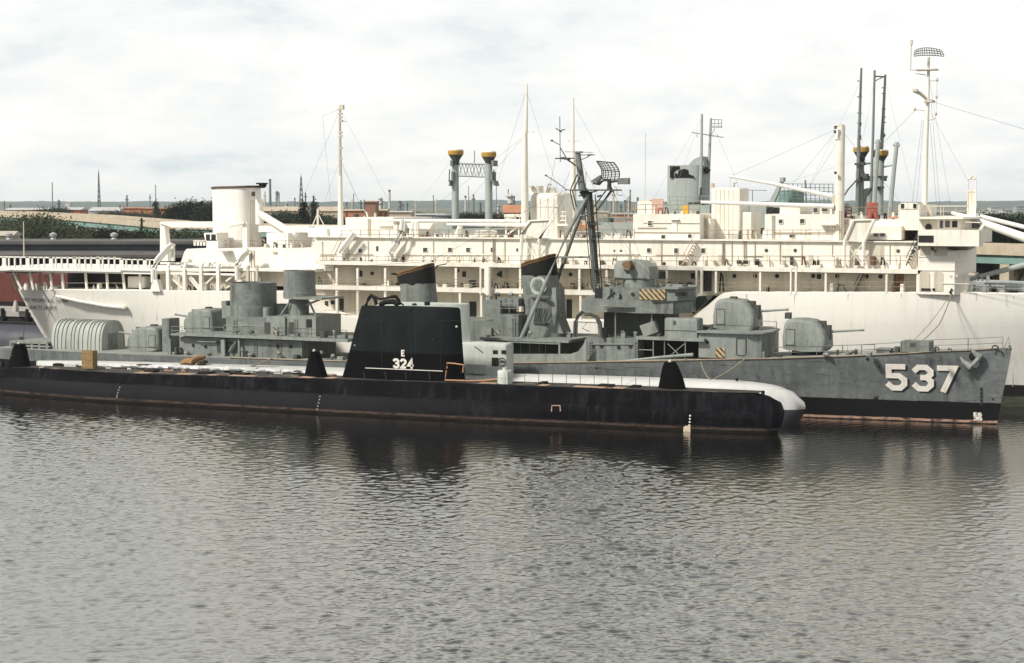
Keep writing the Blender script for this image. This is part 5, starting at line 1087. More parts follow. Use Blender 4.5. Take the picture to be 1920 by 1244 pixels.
for px in (816, 833, 846, 764, 872, 884):
    m = MB(H); m.pc(px - 2, px + 2, 438, 450, -6.2, 8, .8); H.part('vent_pipe', m, M_white)
m = MB(H); 
for px in (777, 784, 792): m.lathe(*[H.at(px, 449, -7)[0], -7], [(.25, H.at(px, 449, -7)[1]), (.2, H.at(px, 441, -7)[1])], 8)
H.part('hydrant', m, M_red)
m = MB(H)
rbox(m, H.x(992, -5.5), H.x(1046, -5.5), -5.5, 0, H.at(1020, 450, -5.5)[1], H.at(1020, 362, -5.5)[1], .5); vt = H.part('vent_tower', m, M_white)
m = MB(H); m.pc(993, 1018, 349, 364, -3.5, 16); H.part('vent_head', m, M_white, vt); m = MB(H); m.pc(1020, 1045, 352, 364, -3, 16, .7); H.part('vent_head', m, M_white, vt)
m = MB(H); m.pc(992, 1001, 349, 353, -4.6, 10); m.pt([(1026, 352, -3), (1029, 345, -3), (1034, 347, -3)], .1, 6); H.part('vent_cap', m, M_cream, vt)
m = MB(H)
for px in (1003, 1012, 1026, 1037): m.pb(px, 372, px + .9, 448, -5.58, -5.4)
m.pb(993, 387, 1045, 388, -5.58, -5.4); H.part('stiffener', m, M_white, vt)
m = MB(H)
for a in ((1047, 398, 1062, 398), (1047, 406, 1062, 406), (1047, 414, 1062, 414), (1048, 398, 1048, 450), (1061, 398, 1061, 450), (1055, 398, 1055, 414)): m.pt([(a[0], a[1], -5), (a[2], a[3], -5)], .08, 4)
m.pb(1040, 420, 1064, 424, -6, -4); H.part('ladder_frame', m, M_white)
m = MB(H); m.pb(1046, 432, 1050, 448, -5, -4.6); H.part('red_pipe', m, M_red)
m = MB(H); m.pb(945, 402, 978, 407, -4.5, -3); 
for px in (947, 956, 965, 974): m.pt([(px, 402, -4.5), (px, 413, -4.5)], .06, 4)
m.pb(947, 405, 960, 412, -4.4, -3); H.part('lookout_rail', m, M_white)
# after mast, signal box, funnel
m = MB(H); m.pc(633, 644, 330, 462, -3, 14, .62); mm = H.part('mast', m, M_white, None, 'slim white after mast'); m = MB(H); m.pt([(638, 332, -3), (637, 198, -3)], .23, 8, .14); m.pb(636, 197, 643, 206, -3.2, -2.8); m.pt([(632, 206, -3), (642, 204, -3)], .08, 5); m.pt([(638, 227, -3), (650, 228, -3)], .05, 4); m.pb(638, 225, 641, 229, -3.2, -2.8)
for yy in (212, 219, 247, 254, 276, 296): m.pb(637, yy, 640.5, yy + 3, -3.2, -2.9)
H.part('topmast', m, M_cream, mm)
m = MB(H)
for a in ((639, 300, 680, 395, 0), (638, 300, 606, 385, 0), (634, 206, 605, 218, -3), (605, 218, 622, 400, -3), (637, 300, 700, 440, 5)): m = MB(H); m.pt([(a[0], a[1], -3), (a[2], a[3], a[4])], .014, 4); H.part('stay', m, M_grey, mm)
m = MB(H); rbox(m, H.x(577, -6), H.x(615, -6), -6, -3.5, H.at(596, 445, -6)[1], H.at(596, 428, -6)[1], .3); sb = H.part('equipment_box', m, M_white_clean); m = MB(H); m.pc(585, 606, 444, 468, -4.7, 14, .8); m.pt([(585, 468, -5), (592, 446, -5)], .1, 5); m.pt([(612, 466, -5.4), (604, 446, -5.4)], .12, 5); H.part('pedestal', m, M_white, sb)
m = MB(H); m.pt([(596, 428, -4.7), (596, 392, -4.7)], .14, 6); m.pt([(584, 428, -5), (596, 400, -4.7)], .07, 5); m.pt([(610, 428, -4.4), (596, 400, -4.7)], .07, 5); H.part('tripod', m, M_white, sb)
m = MB(H); m.pb(601, 457, 606, 463, -6.2, -5.2); H.part('hatch', m, M_dark, sb)
house(617, 431, 648, 450, -5.5, 3, M_white_clean)
m = MB(H); xl, zt = H.at(407, 354, 0); xr = H.at(481, 354, 0)[0]; zb = H.at(444, 470, 0)[1]; xc, rx = (xl + xr) / 2, (xr - xl) / 2
el = lambda z, k=1.0: [(xc + rx * k * math.copysign(abs(math.cos(q)) ** .55, math.cos(q)), 2.6 * k * math.copysign(abs(math.sin(q)) ** .8, math.sin(q)), z + .10 * math.cos(q) * k) for q in [2 * math.pi * (i + .5) / 36 for i in range(36)]]
m.loft([el(zb), el(zt)]); fn = H.part('funnel', m, M_white_clean, None, 'broad white funnel with a thin brown rim')
m = MB(H); m.loft([el(zt + .01, 1.05), el(zt + .28, 1.05)]); H.part('funnel_rim', m, plain('brown rim', (.09, .06, .04)), fn)
m = MB(H); m.pp([(481, 352), (484, 352), (486, 344), (491, 344), (491, 350), (487, 353)], -.6, .6); m.pb(480, 343, 492, 346, -.7, .7); H.part('funnel_spout', m, M_soot, fn)
m = MB(H); x, z = H.at(474, 364, -2.2); m.box(x - .1, x + .1, -2.4, -1.8, z - .3, z + .3); H.part('funnel_hatch', m, M_brown, fn)
m = MB(H); m.pc(480, 493, 374, 421, -1, 14); m.ball(*m.P(486.5, 388, -1), .55, .55, .9); m.ball(*m.P(486.5, 418, -1), .55, .55, .5); H.part('vent_cowl', m, M_white_clean)
m = MB(H); m.pt([(488, 402, -1.5), (552, 440, -3.5)], .5, 12, .48); m.ball(*m.P(552, 440, -3.5), .5, .5, .5); m.pc(539, 549, 440, 470, -3.4, 12); H.part('crane_arm', m, M_white_clean)
m = MB(H); seg(m, 440, 624, 466.5, 507, W2 - .3, 6); hE = H.part('deckhouse', m, M_white_clean, label='plain white after deckhouse around the funnel'); m = MB(H); m.pp([(339, 492), (346, 472), (350, 467), (418, 467), (418, 507), (339, 507)], W2, 6); H.part('hangar', m, M_white_clean, label='white hangar with a sloping end'); m = MB(H); m.pb(416, 467, 442, 507, W2 - .1, 5); H.part('deckhouse', m, M_white_clean)
house(500, 437, 540, 468, -5, 4, M_white_clean); house(484, 424, 580, 436, -2, 5, M_white_clean); house(540, 424, 600, 437, 2, 6, M_white_clean)
m = MB(H); m.pb(515, 437, 535, 468, -5.05, -4.9); H.part('panel', m, M_white, hE)
m = MB(H); m.pp([(405, 470.5), (426, 470.5), (426, 474), (414, 472)], W2 - 1.4, W2); m.pb(511, 472, 518, 475, W2 - .5, W2 - .25); H.part('ledge', m, M_cream, hE)
railing(H, 'railing', [(398, 466), (490, 466)], -4.4, 1.0, 1.1, .04, M_rail, hE); railing(H, 'railing', [(520, 466), (620, 466)], W2 - .1, 1.0, 1.2, .035, M_rail, hE)
m = MB(H); m.pb(387, 450, 408, 467, -6, -3); wh = H.part('control_cab', m, M_white_clean); m = MB(H); m.pp([(385, 452), (382, 438), (385, 437), (406, 437), (407, 452)], -6, -3.2); m2 = H.part('cab_frame', m, M_white_clean, wh)
for a in ((386, 440, 393, 450), (396, 440, 404, 450)): m = MB(H); m.pb(*a, -6.06, -5.9); H.part('window', m, M_dark, wh)
m = MB(H)
for px in (363, 369, 375, 381): m.pb(px, 452, px + 3, 461, -5.6, -5.4)
m.pb(362, 451, 384, 453.5, -5.6, -5.4); H.part('cab_rail', m, M_white_clean, wh)
# crane over the stern
m = MB(H); m.pp([(300, 417), (308, 420), (315, 490), (300, 490)], -5.6, -4.6); cr = H.part('crane_post', m, M_white_clean, label='white jib crane aft'); m = MB(H); m.pp([(299, 420), (300, 416), (456, 415.5), (458, 419), (440, 423), (425, 427), (340, 427), (322, 427), (312, 423), (304, 421)], -5.8, -4.8); H.part('crane_jib', m, M_white_clean, cr); m = MB(H); m.ball(*m.P(334, 427.5, -5.3), .5, .4, .35); H.part('trolley', m, M_white_clean, cr); m = MB(H); m.pb(455, 416, 463, 470, -5.4, -4.9); H.part('crane_leg', m, M_white_clean, cr)
# gravity davits
def davit(bx, by, pts, d, lab=None):
    m = MB(H); m.pt([(x, y, d) for x, y in pts], .30, 8, .26); m.pt([(x + 5, y + 2, d + .8) for x, y in pts], .22, 8); m.pp([(bx - 7, by), (bx - 2, by - 22), (bx + 6, by - 22), (bx + 12, by)], d - .2, d + .6); return H.part('davit', m, M_white_clean)
davit(288, 547, [(287, 530), (287, 505), (291, 490), (300, 479), (314, 464), (322, 457)], -11.2); davit(446, 547, [(445, 525), (444, 500), (447, 488), (455, 477), (465, 469)], -11.2); davit(634, 497, [(631, 496), (632, 480), (637, 470), (648, 456), (662, 437)], -10.2); davit(724, 497, [(722, 496), (724, 482), (731, 470), (742, 455), (752, 432), (754, 412)], -10.2)
for px, w in ((321, 4), (467, 5), (471, 5)):
    m = MB(H); m.pb(px, 458 if px == 321 else 470, px + w, 490 if px == 321 else 546, -10.6, -10.2); H.part('davit_post', m, M_white)
for px in (466, 483): 
    m = MB(H); m.pb(px - 4, 498, px, 545, -10.8, -10.5); H.part('davit_post', m, M_cream)
# boat cradles aft of the deckhouse
m = MB(H); seg(m, 306, 440, 504, 508.5, NS + .2, NS + 1.2); seg(m, 312, 440, 512, 516, NS + .25, NS + .5); seg(m, 300, 440, 493, 497, -9.4, -8.9); H.part('cradle_beam', m, M_white_clean)
for px in (314, 345, 376, 408):
    m = MB(H); m.pb(px - 3, 504, px + 2.5, 547, NS + .05, NS + .5); m.pt([(px - .5, 505, NS + .3), (px + 4, 494, NS + .5)], .22, 5); H.part('cradle_post', m, M_white_clean)
m = MB(H)
for a in ((316, 517, 342, 541), (350, 516, 374, 545), (354, 514, 380, 546), (404, 516, 380, 538), (440, 515, 424, 528), (336, 512, 336, 545)): m.pt([(a[0], a[1], NS + .6), (a[2], a[3], NS + .6)], .15, 5)
for a in ((416, 492, 423, 500), (434, 492, 426, 500), (384, 494, 378, 489), (398, 496, 404, 492), (413, 538, 424, 543), (432, 535, 424, 541)): m.pt([(a[0], a[1], NS + 1), (a[2], a[3], NS + 1)], .12, 5)
H.part('cradle_brace', m, M_white)
clutter([(322, 545, 7, 8), (333, 545, 6, 7), (355, 545, 8, 10), (366, 545, 6, 9), (388, 545, 8, 18), (398, 545, 6, 10), (418, 545, 6, 8), (430, 545, 8, 8), (395, 500, 8, 8)], -9.5, 'deck_fitting', [M_cream, M_white, M_soot, M_grey_dark], 8)
m = MB(H); seg(m, 300, 442, 512, 547, -7.2, 6); H.part('bulkhead', m, M_cream)
# flight deck with safety frames overhanging the stern
m = MB(H); seg(m, -60, 292, 506, 511.5, -10.4, 9); FDK = H.part('flight_deck', m, M_white_clean, label='white flight deck overhanging the stern')
m = MB(H); seg(m, -60, 226, 482.0, 484.5, -10.6, -10.4); seg(m, 226, 288, 486, 488, -10.6, -10.4); seg(m, -60, 226, 503, 508, -10.65, -10.4); seg(m, 226, 288, 504, 508, -10.65, -10.4)
k = 0
for px in range(-40, 290, 11):
    w = 2.2 if k % 4 else 6.5; top = 482 if px < 222 else 486; m.pb(px, top, px + w, 508, -10.6, -10.42)
    if w > 3: m.pp([(px - 4, 508), (px - 1, 497), (px + 7.5, 497), (px + 10.5, 508)], -10.62, -10.45)
    k += 1
H.part('safety_frame', m, M_white_clean, FDK)
for px, px2 in ((25, 41), (56, 63), (94, 98), (116, 119), (160, 163), (200, 202), (230, 234), (262, 264)):
    m = MB(H); m.tube([m.P(px, 511, -9.2), m.P(px2, 544, -9.2)], .18, 6); H.part('deck_post', m, M_white)
m = MB(H)
for a in ((22, 515, 30, 543), (36, 511, 33, 543), (48, 530, 57, 543), (85, 517, 97, 530), (100, 512, 90, 543), (75, 512, 72, 543)): m = MB(H); m.pt([(a[0], a[1], -4), (a[2], a[3], -4)], .14, 5); H.part('deck_brace', m, M_cream)
m = MB(H); m.pt([(118, 531, -9), (235, 531, -9)], .035, 4)
H.part('lifeline', m, M_cream)
clutter([(50, 544, 12, 16), (70, 544, 8, 14), (85, 544, 8, 18), (176, 545, 4, 12), (187, 545, 5, 16), (218, 545, 8, 12), (101, 543, 18, 6)], -8.6, 'deck_fitting', [M_white, M_cream], 9)
m = MB(H); rbox(m, H.x(240, -8), H.x(272, -8), -8, -5.5, H.at(256, 540, -8)[1], H.at(256, 519, -8)[1], .15); lk = H.part('locker', m, M_white_clean)
m = MB(H); m.pc(130, 157, 513, 541, -3, 16); H.part('winch_drum', m, M_grey_dark)
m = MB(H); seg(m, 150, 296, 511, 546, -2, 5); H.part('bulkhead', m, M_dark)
m = MB(H); m.pt([(45, 481, -9), (44, 416, -9)], .09, 6, .06); H.part('flagstaff', m, M_cream)
# bridge front
m = MB(H); m.slab(*plan(H, [(1721, NS), (1790, NS), (1812, -9.6), (1820, -6), (1824, 0), (1830, 8), (1740, 10), (1728, 8)], 470, 553, 1770, NS)); br = H.part('bridge_house', m, M_white, label='bridge house with a rounded front')
m = MB(H); m.slab(*plan(H, [(1721, NS - 1.6), (1836, NS - 1.6), (1842, NS - .6), (1846, 8), (1860, 11), (1750, 11), (1735, 8)], 432, 462, 1780, NS - 1.6)); H.part('bridge_wing', m, M_white, br)
m = MB(H); m.slab(*plan(H, [(1724, -9.5), (1800, -9.5), (1822, -8), (1828, 0), (1828, 9), (1735, 9)], 411, 433, 1770, -9.5)); whs = H.part('wheelhouse', m, M_white, br)
m = MB(H); m.slab(*plan(H, [(1720, -10.6), (1806, -10.6), (1834, -9), (1838, 0), (1838, 10), (1732, 10)], 407.5, 411, 1770, -10.6)); H.part('roof_edge', m, M_white, whs)
openings([(1728, 413.5, 1757, 432)], -9.5, 'recess_shade', M_cream, whs)  # darker plate paints recess shade on the wheelhouse side
x, z = H.at(1741, 426, -9.6); H.part('porthole', disc(MB(), x, -9.66, z, .35, 14), M_dark, whs)
openings([(1762, 414, 1768, 428), (1772, 414, 1781, 427)], -9.5, 'window', M_glass, whs); openings([(1785, 414.5, 1795, 427)], -9.5, 'window', M_dark, whs)
m = MB(H); m.pb(1822, 418, 1836, 429, -9.4, -9.0); H.part('window', m, M_dark, whs)
m = MB(H); m.pt([(1838, 430, NS - 1), (1844, 421, NS - .5)], .2, 4); m.pt([(1810, 417, NS - 1), (1838, 418, NS - 1)], .05, 4); H.part('brace', m, M_white, whs)
openings([(1722, 442, 1750, 454.5)], NS - 1.62, 'opening', M_dark, br); openings([(1725, 462, 1745, 479), (1751, 462, 1776, 480)], NS, 'recess_shade', M_cream, br)  # cream plates give the two openings a painted shade tone
m = MB(H)
for x0, x1 in ((1724, 1743), (1751, 1768)): m.pp([(x0, 546), (x0, 513), (x0 + 2.5, 509), (x1 - 2.5, 509), (x1, 513), (x1, 546)], NS - .07, NS + .1)
H.part('recess_shade', m, M_cream, br)  # arched cream plates, shade of the openings put into the colour
openings([(1727, 541, 1744, 545), (1748, 541, 1753, 545)], NS - .08, 'scupper', M_dark, br)
ports([(1779, 470), (1783, 518), (1794, 518)], NS, .12, M_cream, br); ports([(1753, 471)], NS - .1, .15, M_red, br)
m = MB(H); m.pb(1750, 531.5, 1818, 532.5, NS - .1, NS + .05); m.pb(1722, 506, 1790, 508, NS - .08, NS); m.pb(1722, 481, 1790, 482.5, NS - .08, NS); H.part('rubbing_strip', m, M_white, br)
m = MB(H); m.pp([(1818, 512), (1828, 514), (1828, 516), (1814, 515)], NS, -8); m.pb(1816, 463, 1818, 468, NS - .1, NS + .4); H.part('ledge', m, M_cream, br)
m = MB(H); m.pb(1684, 384, 1724, 432, -7, 5); hD = H.part('deckhouse', m, M_white); m = MB(H); m.pb(1688, 380.5, 1720, 392, -7.1, -3); H.part('lookout', m, M_white, hD)
for a in ((1689, 382.5, 1695, 390.5), (1712, 382.5, 1718, 390.5)): m = MB(H); m.pb(*a, -7.17, -7); H.part('window', m, M_dark, hD)
m = MB(H); m.pb(1684, 434, 1722, 436, -8.9, -8.7); H.part('strip', m, M_cream, hD) if False else None
railing(H, 'railing', [(1724, 407), (1815, 407)], -9.6, 1.2, 1.4, .04, M_cream, br); m = MB(H); m.pb(1724, 386, 1815, 388, -4, -3.8); m.pt([(1740, 388, -4), (1740, 408, -4)], .06, 4); m.pt([(1742, 388, -4), (1745, 406, -4)], .15, 6); m.pt([(1764, 388, -4), (1764, 408, -4)], .05, 4); H.part('awning_rail', m, M_cream, br)
m = MB(H)
for px in (1815, 1830): m.pt([(px, 390, -4), (px, 336, -4)], .07, 5)
for yy in (336, 358, 360): m.pt([(1814, yy, -4), (1831, yy, -4)], .08, 5)
m.pt([(1818, 336, -4), (1824, 330, -4), (1830, 334, -4)], .14, 6); m.pb(1813, 362, 1830, 410, -4, -3.6); H.part('searchlight_tower', m, M_white, br)
# main mast
m = MB(H); m.pt([(1733, 400, -2), (1736, 270, -2), (1739, 200, -2), (1741, 132, -2)], .34, 12, .16); mst = H.part('mast', m, M_white, None, 'tall white main mast with a radar aerial')
m = MB(H); m.pb(1716, 129.5, 1756, 131.5, -2.8, -1.2); m.pb(1706, 131, 1720, 132, -2.2, -1.8); m.pc(1738.5, 1743.5, 108, 130, -2, 8); H.part('mast_platform', m, M_cream, mst)
m = MB(H); m.pt([(1707, 131, -2), (1709, 80, -2)], .06, 5); m.pb(1706.5, 75, 1711, 84, -2.2, -1.9); H.part('whip_aerial', m, M_cream, mst)
m = MB(H)
def RR(s, t): 
    px = 1742 + (s - .5) * 56 * (1 - .12 * t * t); py = 106 - 13.5 * t + 3 * (2 * s - 1) ** 2 * t; a = H.at(px, py, -2); return a[0], -2 - 1.3 + 1.3 * (2 * s - 1) ** 2 - .5 * t, a[1]
for i in range(13): m.tube([RR(i / 12, t / 4) for t in range(5)], .04, 4)
for t in (0, .33, .66, 1): m.tube([RR(i / 12, t) for i in range(13)], .045, 4)
H.part('radar_antenna', m, M_grey, mst)
m = MB(H); m.pt([(1713, 170, -3), (1726, 176, -2.6), (1740, 188, -2), (1753, 191, -1.4)], .22, 6, .14); m.pb(1711, 167, 1720, 172, -3.2, -2.6); m.pb(1732, 188, 1748, 192, -2.6, -1.4)
for a in ((1716, 138, 1736, 141), (1743, 152, 1758, 151.5), (1714, 206, 1736, 208), (1739, 227, 1755, 222)): m.pt([(a[0], a[1], -2), (a[2], a[3], -2)], .05, 5)
for a in ((1757, 150), (1756, 182), (1755, 214), (1739, 223), (1715, 205)): m.ball(*m.P(*a, -2), .15, .15, .22, 8, 6)
m.pt([(1757, 150, -2), (1755, 215, -2)], .02, 4); H.part('yard', m, M_cream, mst)
m = MB(H)
for a, b in (((1729, 225), (1710, 385)), ((1732, 225), (1718, 390)), ((1744, 230), (1756, 385)), ((1746, 190), (1762, 385)), ((1754, 193), (1980, 260)), ((1716, 207), (1640, 285))): m = MB(H); m.pt([(*a, -2), (*b, -2)], .016, 4); H.part('stay', m, M_grey, mst)
# cargo booms forward and foredeck gear
m = MB(H); m.pt([(1784, 399, -7), (1810, 407, -7), (1850, 421, -7.5), (1960, 460, -8.5)], .16, 10, .55); H.part('cargo_boom', m, M_white_clean); m = MB(H); m.pt([(1818, 524, -6), (1860, 513, -6), (1925, 496, -6)], .24, 10, .32); H.part('cargo_boom', m, M_cargo)
m = MB(H); m.pt([(1838, 406, 5), (1960, 436, 4)], .25, 8); H.part('cargo_boom', m, M_white_clean)
m = MB(H); m.pb(1846, 531, 1990, 535, -6, -5.4); m.pb(1882, 538, 1990, 547, -6.5, -4); m.pb(1828, 538, 1880, 541, -6.4, -6); m.pb(1824, 534, 1828, 550, -7, -6.6); m.pb(1854, 534, 1858, 549, -7, -6.6); H.part('hatch_coaming', m, M_cargo)
clutter([(1845, 550, 9, 11), (1865, 550, 10, 11), (1832, 550, 6, 12), (1878, 551, 12, 8), (1900, 552, 14, 6), (1838, 527, 8, 8), (1852, 528, 6, 10)], -7.5, 'deck_fitting', [M_white, M_soot, M_cargo], 5)
m = MB(H); m.pt([(1784, 552, NS - .1), (1781, 548, NS - .1), (1785, 542, NS - .1)], .12, 5); H.part('fairlead', m, M_soot)
railing(H, 'railing', [(1820, 549), (1920, 552)], NS + .2, 1.1, 2.2, .035, M_cargo)

# pipes, ladders, lockers and gear along the white decks
rr = random.Random(31); spots = []
for px in range(612, 1300, 17): spots.append((px + rr.uniform(-5, 5), 541, rr.uniform(4, 10), rr.uniform(6, 16)))
clutter(spots, W2 - .5, 'deck_fitting', [M_cream, M_white, M_soot, M_brown, M_grey_dark, M_cream], 12)
spots = [(px + rr.uniform(-6, 6), 497.5, rr.uniform(3, 9), rr.uniform(5, 16)) for px in range(600, 1700, 24)]
clutter(spots, W2 - .9, 'deck_fitting', [M_white, M_cream, M_grey_dark, M_brown, M_soot], 13)
spots = [(px + rr.uniform(-6, 6), 449, rr.uniform(4, 11), rr.uniform(6, 20)) for px in list(range(760, 980, 15)) + list(range(1052, 1186, 16)) + list(range(1390, 1440, 14))]
clutter(spots, -5, 'deck_fitting', [M_white, M_cream, M_white_clean, M_brown, M_grey_dark], 14)
spots = [(px + rr.uniform(-4, 4), 402, rr.uniform(3, 8), rr.uniform(5, 14)) for px in range(1225, 1312, 14)] + [(px, 411, rr.uniform(3, 8), rr.uniform(5, 13)) for px in range(1600, 1690, 15)] + [(px, 466, rr.uniform(4, 10), rr.uniform(6, 14)) for px in range(500, 580, 16)] + [(px, 407, rr.uniform(3, 8), rr.uniform(5, 13)) for px in range(650, 740, 18)]
clutter(spots, -5.2, 'deck_fitting', [M_white, M_cream, M_brown, M_grey_dark], 15)
m = None
for px in (604, 652, 690, 735, 812, 905, 946, 1062, 1118, 1180, 1240, 1355, 1372, 1415, 1462, 1503, 1560, 1633, 1668):
    m = MB(H); m.pt([(px, 452, W2 - .5), (px + .3, 496, W2 - .5)], .05, 4); H.part('drain_pipe', m, M_cream, hs)
for px, a, b in ((925, 445, 492), (1355.5, 452, 497)): m = MB(H); m.pt([(px, a, W2 - .6), (px, b, W2 - .6)], .1, 5); H.part('drain_pipe', m, M_rail, hs)
for x0, x1, yy, d in ((600, 700, 478, W2 - .5), (760, 900, 479, W2 - .5), (1120, 1200, 478, W2 - .5), (1230, 1300, 479, W2 - .5), (1395, 1430, 481, W2 - .5), (1466, 1510, 481, W2 - .5), (1450, 1520, 437, -7.5), (1580, 1620, 438, -6.7), (1195, 1250, 428, -7.9)):
    m = MB(H); m.pt([(x0, yy, d), (x1, yy, d)], .045, 4); H.part('pipe_run', m, M_rail)
for px, y0, y1, d in ((1322, 404, 448, -6.1), (1395, 452, 496, W2 - .5), (1448, 404, 448, -7.5), (690, 410, 448, -6.1), (1574, 395, 495, -8.1), (470, 375, 464, -2.7), (745, 415, 448, -6.6)):
    m = MB(H)
    for q in (0, 4): m.pt([(px + q, y0, d), (px + q, y1, d)], .035, 4)
    for i in range(int((y1 - y0) / 4)): m.pt([(px, y0 + 4 * i + 2, d), (px + 4, y0 + 4 * i + 2, d)], .03, 4)
    H.part('ladder', m, M_rail)
openings([(606, 480, 612, 496), (752, 476, 760, 496), (1036, 476, 1046, 497), (1188, 477, 1196, 497), (1346, 478, 1353, 497), (1516, 479, 1524, 497), (1600, 478, 1608, 497)], W2 - .42, 'door', M_cream, hs)
openings([(1215, 415, 1222, 423), (1240, 441, 1247, 448), (1290, 440, 1296, 446)], -7.82, 'window', M_glass, hA)
openings([(1460, 412, 1467, 419), (1480, 440, 1490, 446), (1500, 411, 1508, 419)], -7.42, 'window', M_glass, hB)
# ------------------------------------------------------------------ mooring ropes (own things)
rope('mooring_rope', [wp(H, 1784, 552, NS - .1), wp(D, 1760, 610, -1 + 4), wp(D, 1705, 655, 1.5)], .06, 'thick mooring rope from the white hull edge down to the destroyer foredeck winch house', 0.25)
rope('mooring_rope', [wp(H, 1782, 553, NS - .1), wp(D, 1694, 655, 1.5)], .035, 'thin mooring rope beside the thick one, white hull to destroyer foredeck', 0.5)
rope('mooring_rope', [wp(D, 1314, 678, -5.5), wp(D, 1322, 700, -5.7), wp(S2, 1332, 712, 0)], .07, 'short mooring rope hanging from the ring under the destroyer deckhouse', 0.1)
rope('mooring_rope', [wp(D, 1396, 674, -5.3), wp(S2, 1338, 711, 0)], .07, 'slanting mooring rope from the destroyer rail to the pale submarine deck', 0.15)
rope('mooring_rope', [wp(D, 1396, 674, -5.3), wp(S2, 1390, 714, 0)], .035, 'dark thin rope hanging almost plumb from the destroyer rail', 0.0, M_grey_dark)
rope('mooring_rope', [wp(H, 104, 546, -9.6), wp(H, 88, 600, -10.3), wp(D, 78, 645, 0)], .04, 'thin mooring rope falling from the white stern to the shelter end', 0.0)
rope('mooring_rope', [wp(H, 104, 546, -9.6), wp(D, 109, 603, 0)], .03, 'thin rope from the white stern to the shelter roof', 0.0)
rope('mooring_rope', [wp(S1, 22, 667, -.7), wp(D, 52, 662, -3)], .025, 'light line from the stern fin of the black submarine to the destroyer', 0.0, M_num)
# ------------------------------------------------------------------ grey supply ship behind the hospital ship
C = Ship('supply_ship', -80, 224, 0, 'bluish grey supply ship beyond the white hospital ship, yellow-capped posts and a peeling funnel', 'ship')
def cprof(u):
    w = 9.5 * (1 - max(0, (u - .7) / .3) ** 2.2) * (1 - .6 * max(0, (.12 - u) / .12) ** 2); return [(w, 12), (w, 11.9), (w, 6), (w * .95, 0), (w * .6, -2), (0, -3)]
XC0, XC1 = C.x(735, -9, 430), C.x(1900, -9, 430)
C.part('hull', hull_mesh(C, [i / 40 for i in range(41)], lambda z: XC0, lambda z: XC1 + z * .4, cprof), M_cargo)
def chouse(x0, y0, x1, y1, d0=-6, d1=6, name='deckhouse', mat=None, par=None): m = MB(C); m.pb(x0, y0, x1, y1, d0, d1); return C.part(name, m, mat or M_cargo, par)
chouse(757, 412, 848, 520); chouse(848, 430, 930, 520, -7); chouse(1120, 418, 1188, 520, -8); chouse(1240, 385, 1330, 520, -4); hh = chouse(1406, 384, 1436, 520, -7); chouse(1440, 382, 1562, 520, -4); chouse(1600, 405, 1700, 520)
m = MB(C); m.pb(1409, 428, 1419.5, 439, -7.06, -6.9); m.pb(1422.5, 428, 1433, 439, -7.06, -6.9); C.part('window', m, M_dark, hh)
m = MB(C); m.pb(1440, 390, 1462, 399, -7.2, -4); C.part('door_opening', m, M_dark); m = MB(C); m.pb(1462, 391, 1492, 398, -4.06, -3.9); C.part('window', m, M_girder)
railing(C, 'railing', [(1122, 418), (1188, 418)], -7.8, 1.3, 1.2, .06, M_cargo); railing(C, 'railing', [(1255, 385), (1330, 385)], -3.8, 1.2, 1.2, .05, M_cargo)
m = MB(C); m.pc(1122, 1150, 407, 420, -3, 14); m.pb(1150, 410, 1186, 414, -4, -2); C.part('deck_gear', m, M_grey)
def kp(px0, px1, yt, yb, c0, c1, ct, cb, lab):
    m = MB(C); m.pc(px0, px1, yt, yb, 0, 16, .96); k = C.part('kingpost', m, M_cargo, None, lab); cx = (c0 + c1) / 2; x, zt = C.at(cx, ct, 0); zb = C.at(cx, cb, 0)[1]; r = (C.x(c1, 0, ct) - C.x(c0, 0, ct)) / 2; h = zt - zb
    m = MB(C); m.lathe(x, 0, [(r * .96, zb + h * .1), (r, zb + h * .25), (r, zb + h * .75), (r * .96, zb + h * .8)], 22); C.part('post_cap', m, M_yellow, k)
    m = MB(C); m.lathe(x, 0, [(r * .94, zt - h * .25), (r * .9, zt - h * .05), (r * .5, zt)], 22); C.part('cap_top', m, M_white, k)
    m = MB(C); m.lathe(x, 0, [(r * .42, zb - h * 1.5), (r * .5, zb - h * .7), (r * .92, zb + h * .12)], 22); C.part('cap_cone', m, M_grey_dark, k); return k
ka = kp(847.5, 860, 300, 470, 841, 868, 280, 292, 'left post of the trussed pair'); kb = kp(910, 923, 304, 470, 903.5, 929.5, 283.5, 296, 'right post of the trussed pair')
m = MB(C); m.pt([(860, 307, 0), (911, 308.5, 0)], .14, 5); m.pt([(860, 330, 0), (911, 332, 0)], .14, 5)
for i in range(4):
    a = 861 + i * 12.4; m.pt([(a, 330, 0), (a + 6.2, 308, 0), (a + 12.4, 331, 0)], .1, 5); m.pt([(a, 308, 0), (a + 6.2, 331, 0), (a + 12.4, 308.5, 0)], .08, 4)
C.part('truss', m, M_cargo)
m = MB(C); m.pt([(889.5, 307, 0), (890, 283, 0)], .06, 4); C.part('aerial', m, M_grey)
for px, s in ((846, -1), (923, 1)):
    m = MB(C); m.pb(px - 2, 301, px + 2.5, 312, -1, .5); m.pb(px - 2 * s - 2, 322, px - 2 * s + 2, 340, -1, .4); m.pp([(px - 2, 338), (px + 3 * s, 340), (px + 5 * s, 349), (px + 2 * s, 348)], -1.2, .4); m.pt([(px + 3 * s, 318, -.5), (px + 4 * s, 342, -.5)], .1, 4); C.part('post_fitting', m, M_grey)
kc = kp(1606, 1620, 285, 420, 1600, 1630, 274, 287, 'left post with a topmast'); kd = kp(1640, 1657, 300, 420, 1636, 1666, 281, 293.5, 'right post with a topmast')
m = MB(C); m.pt([(1607, 405, -1), (1610, 275, -1), (1615, 128, -1)], .30, 8, .14); C.part('topmast', m, M_grey, kc)
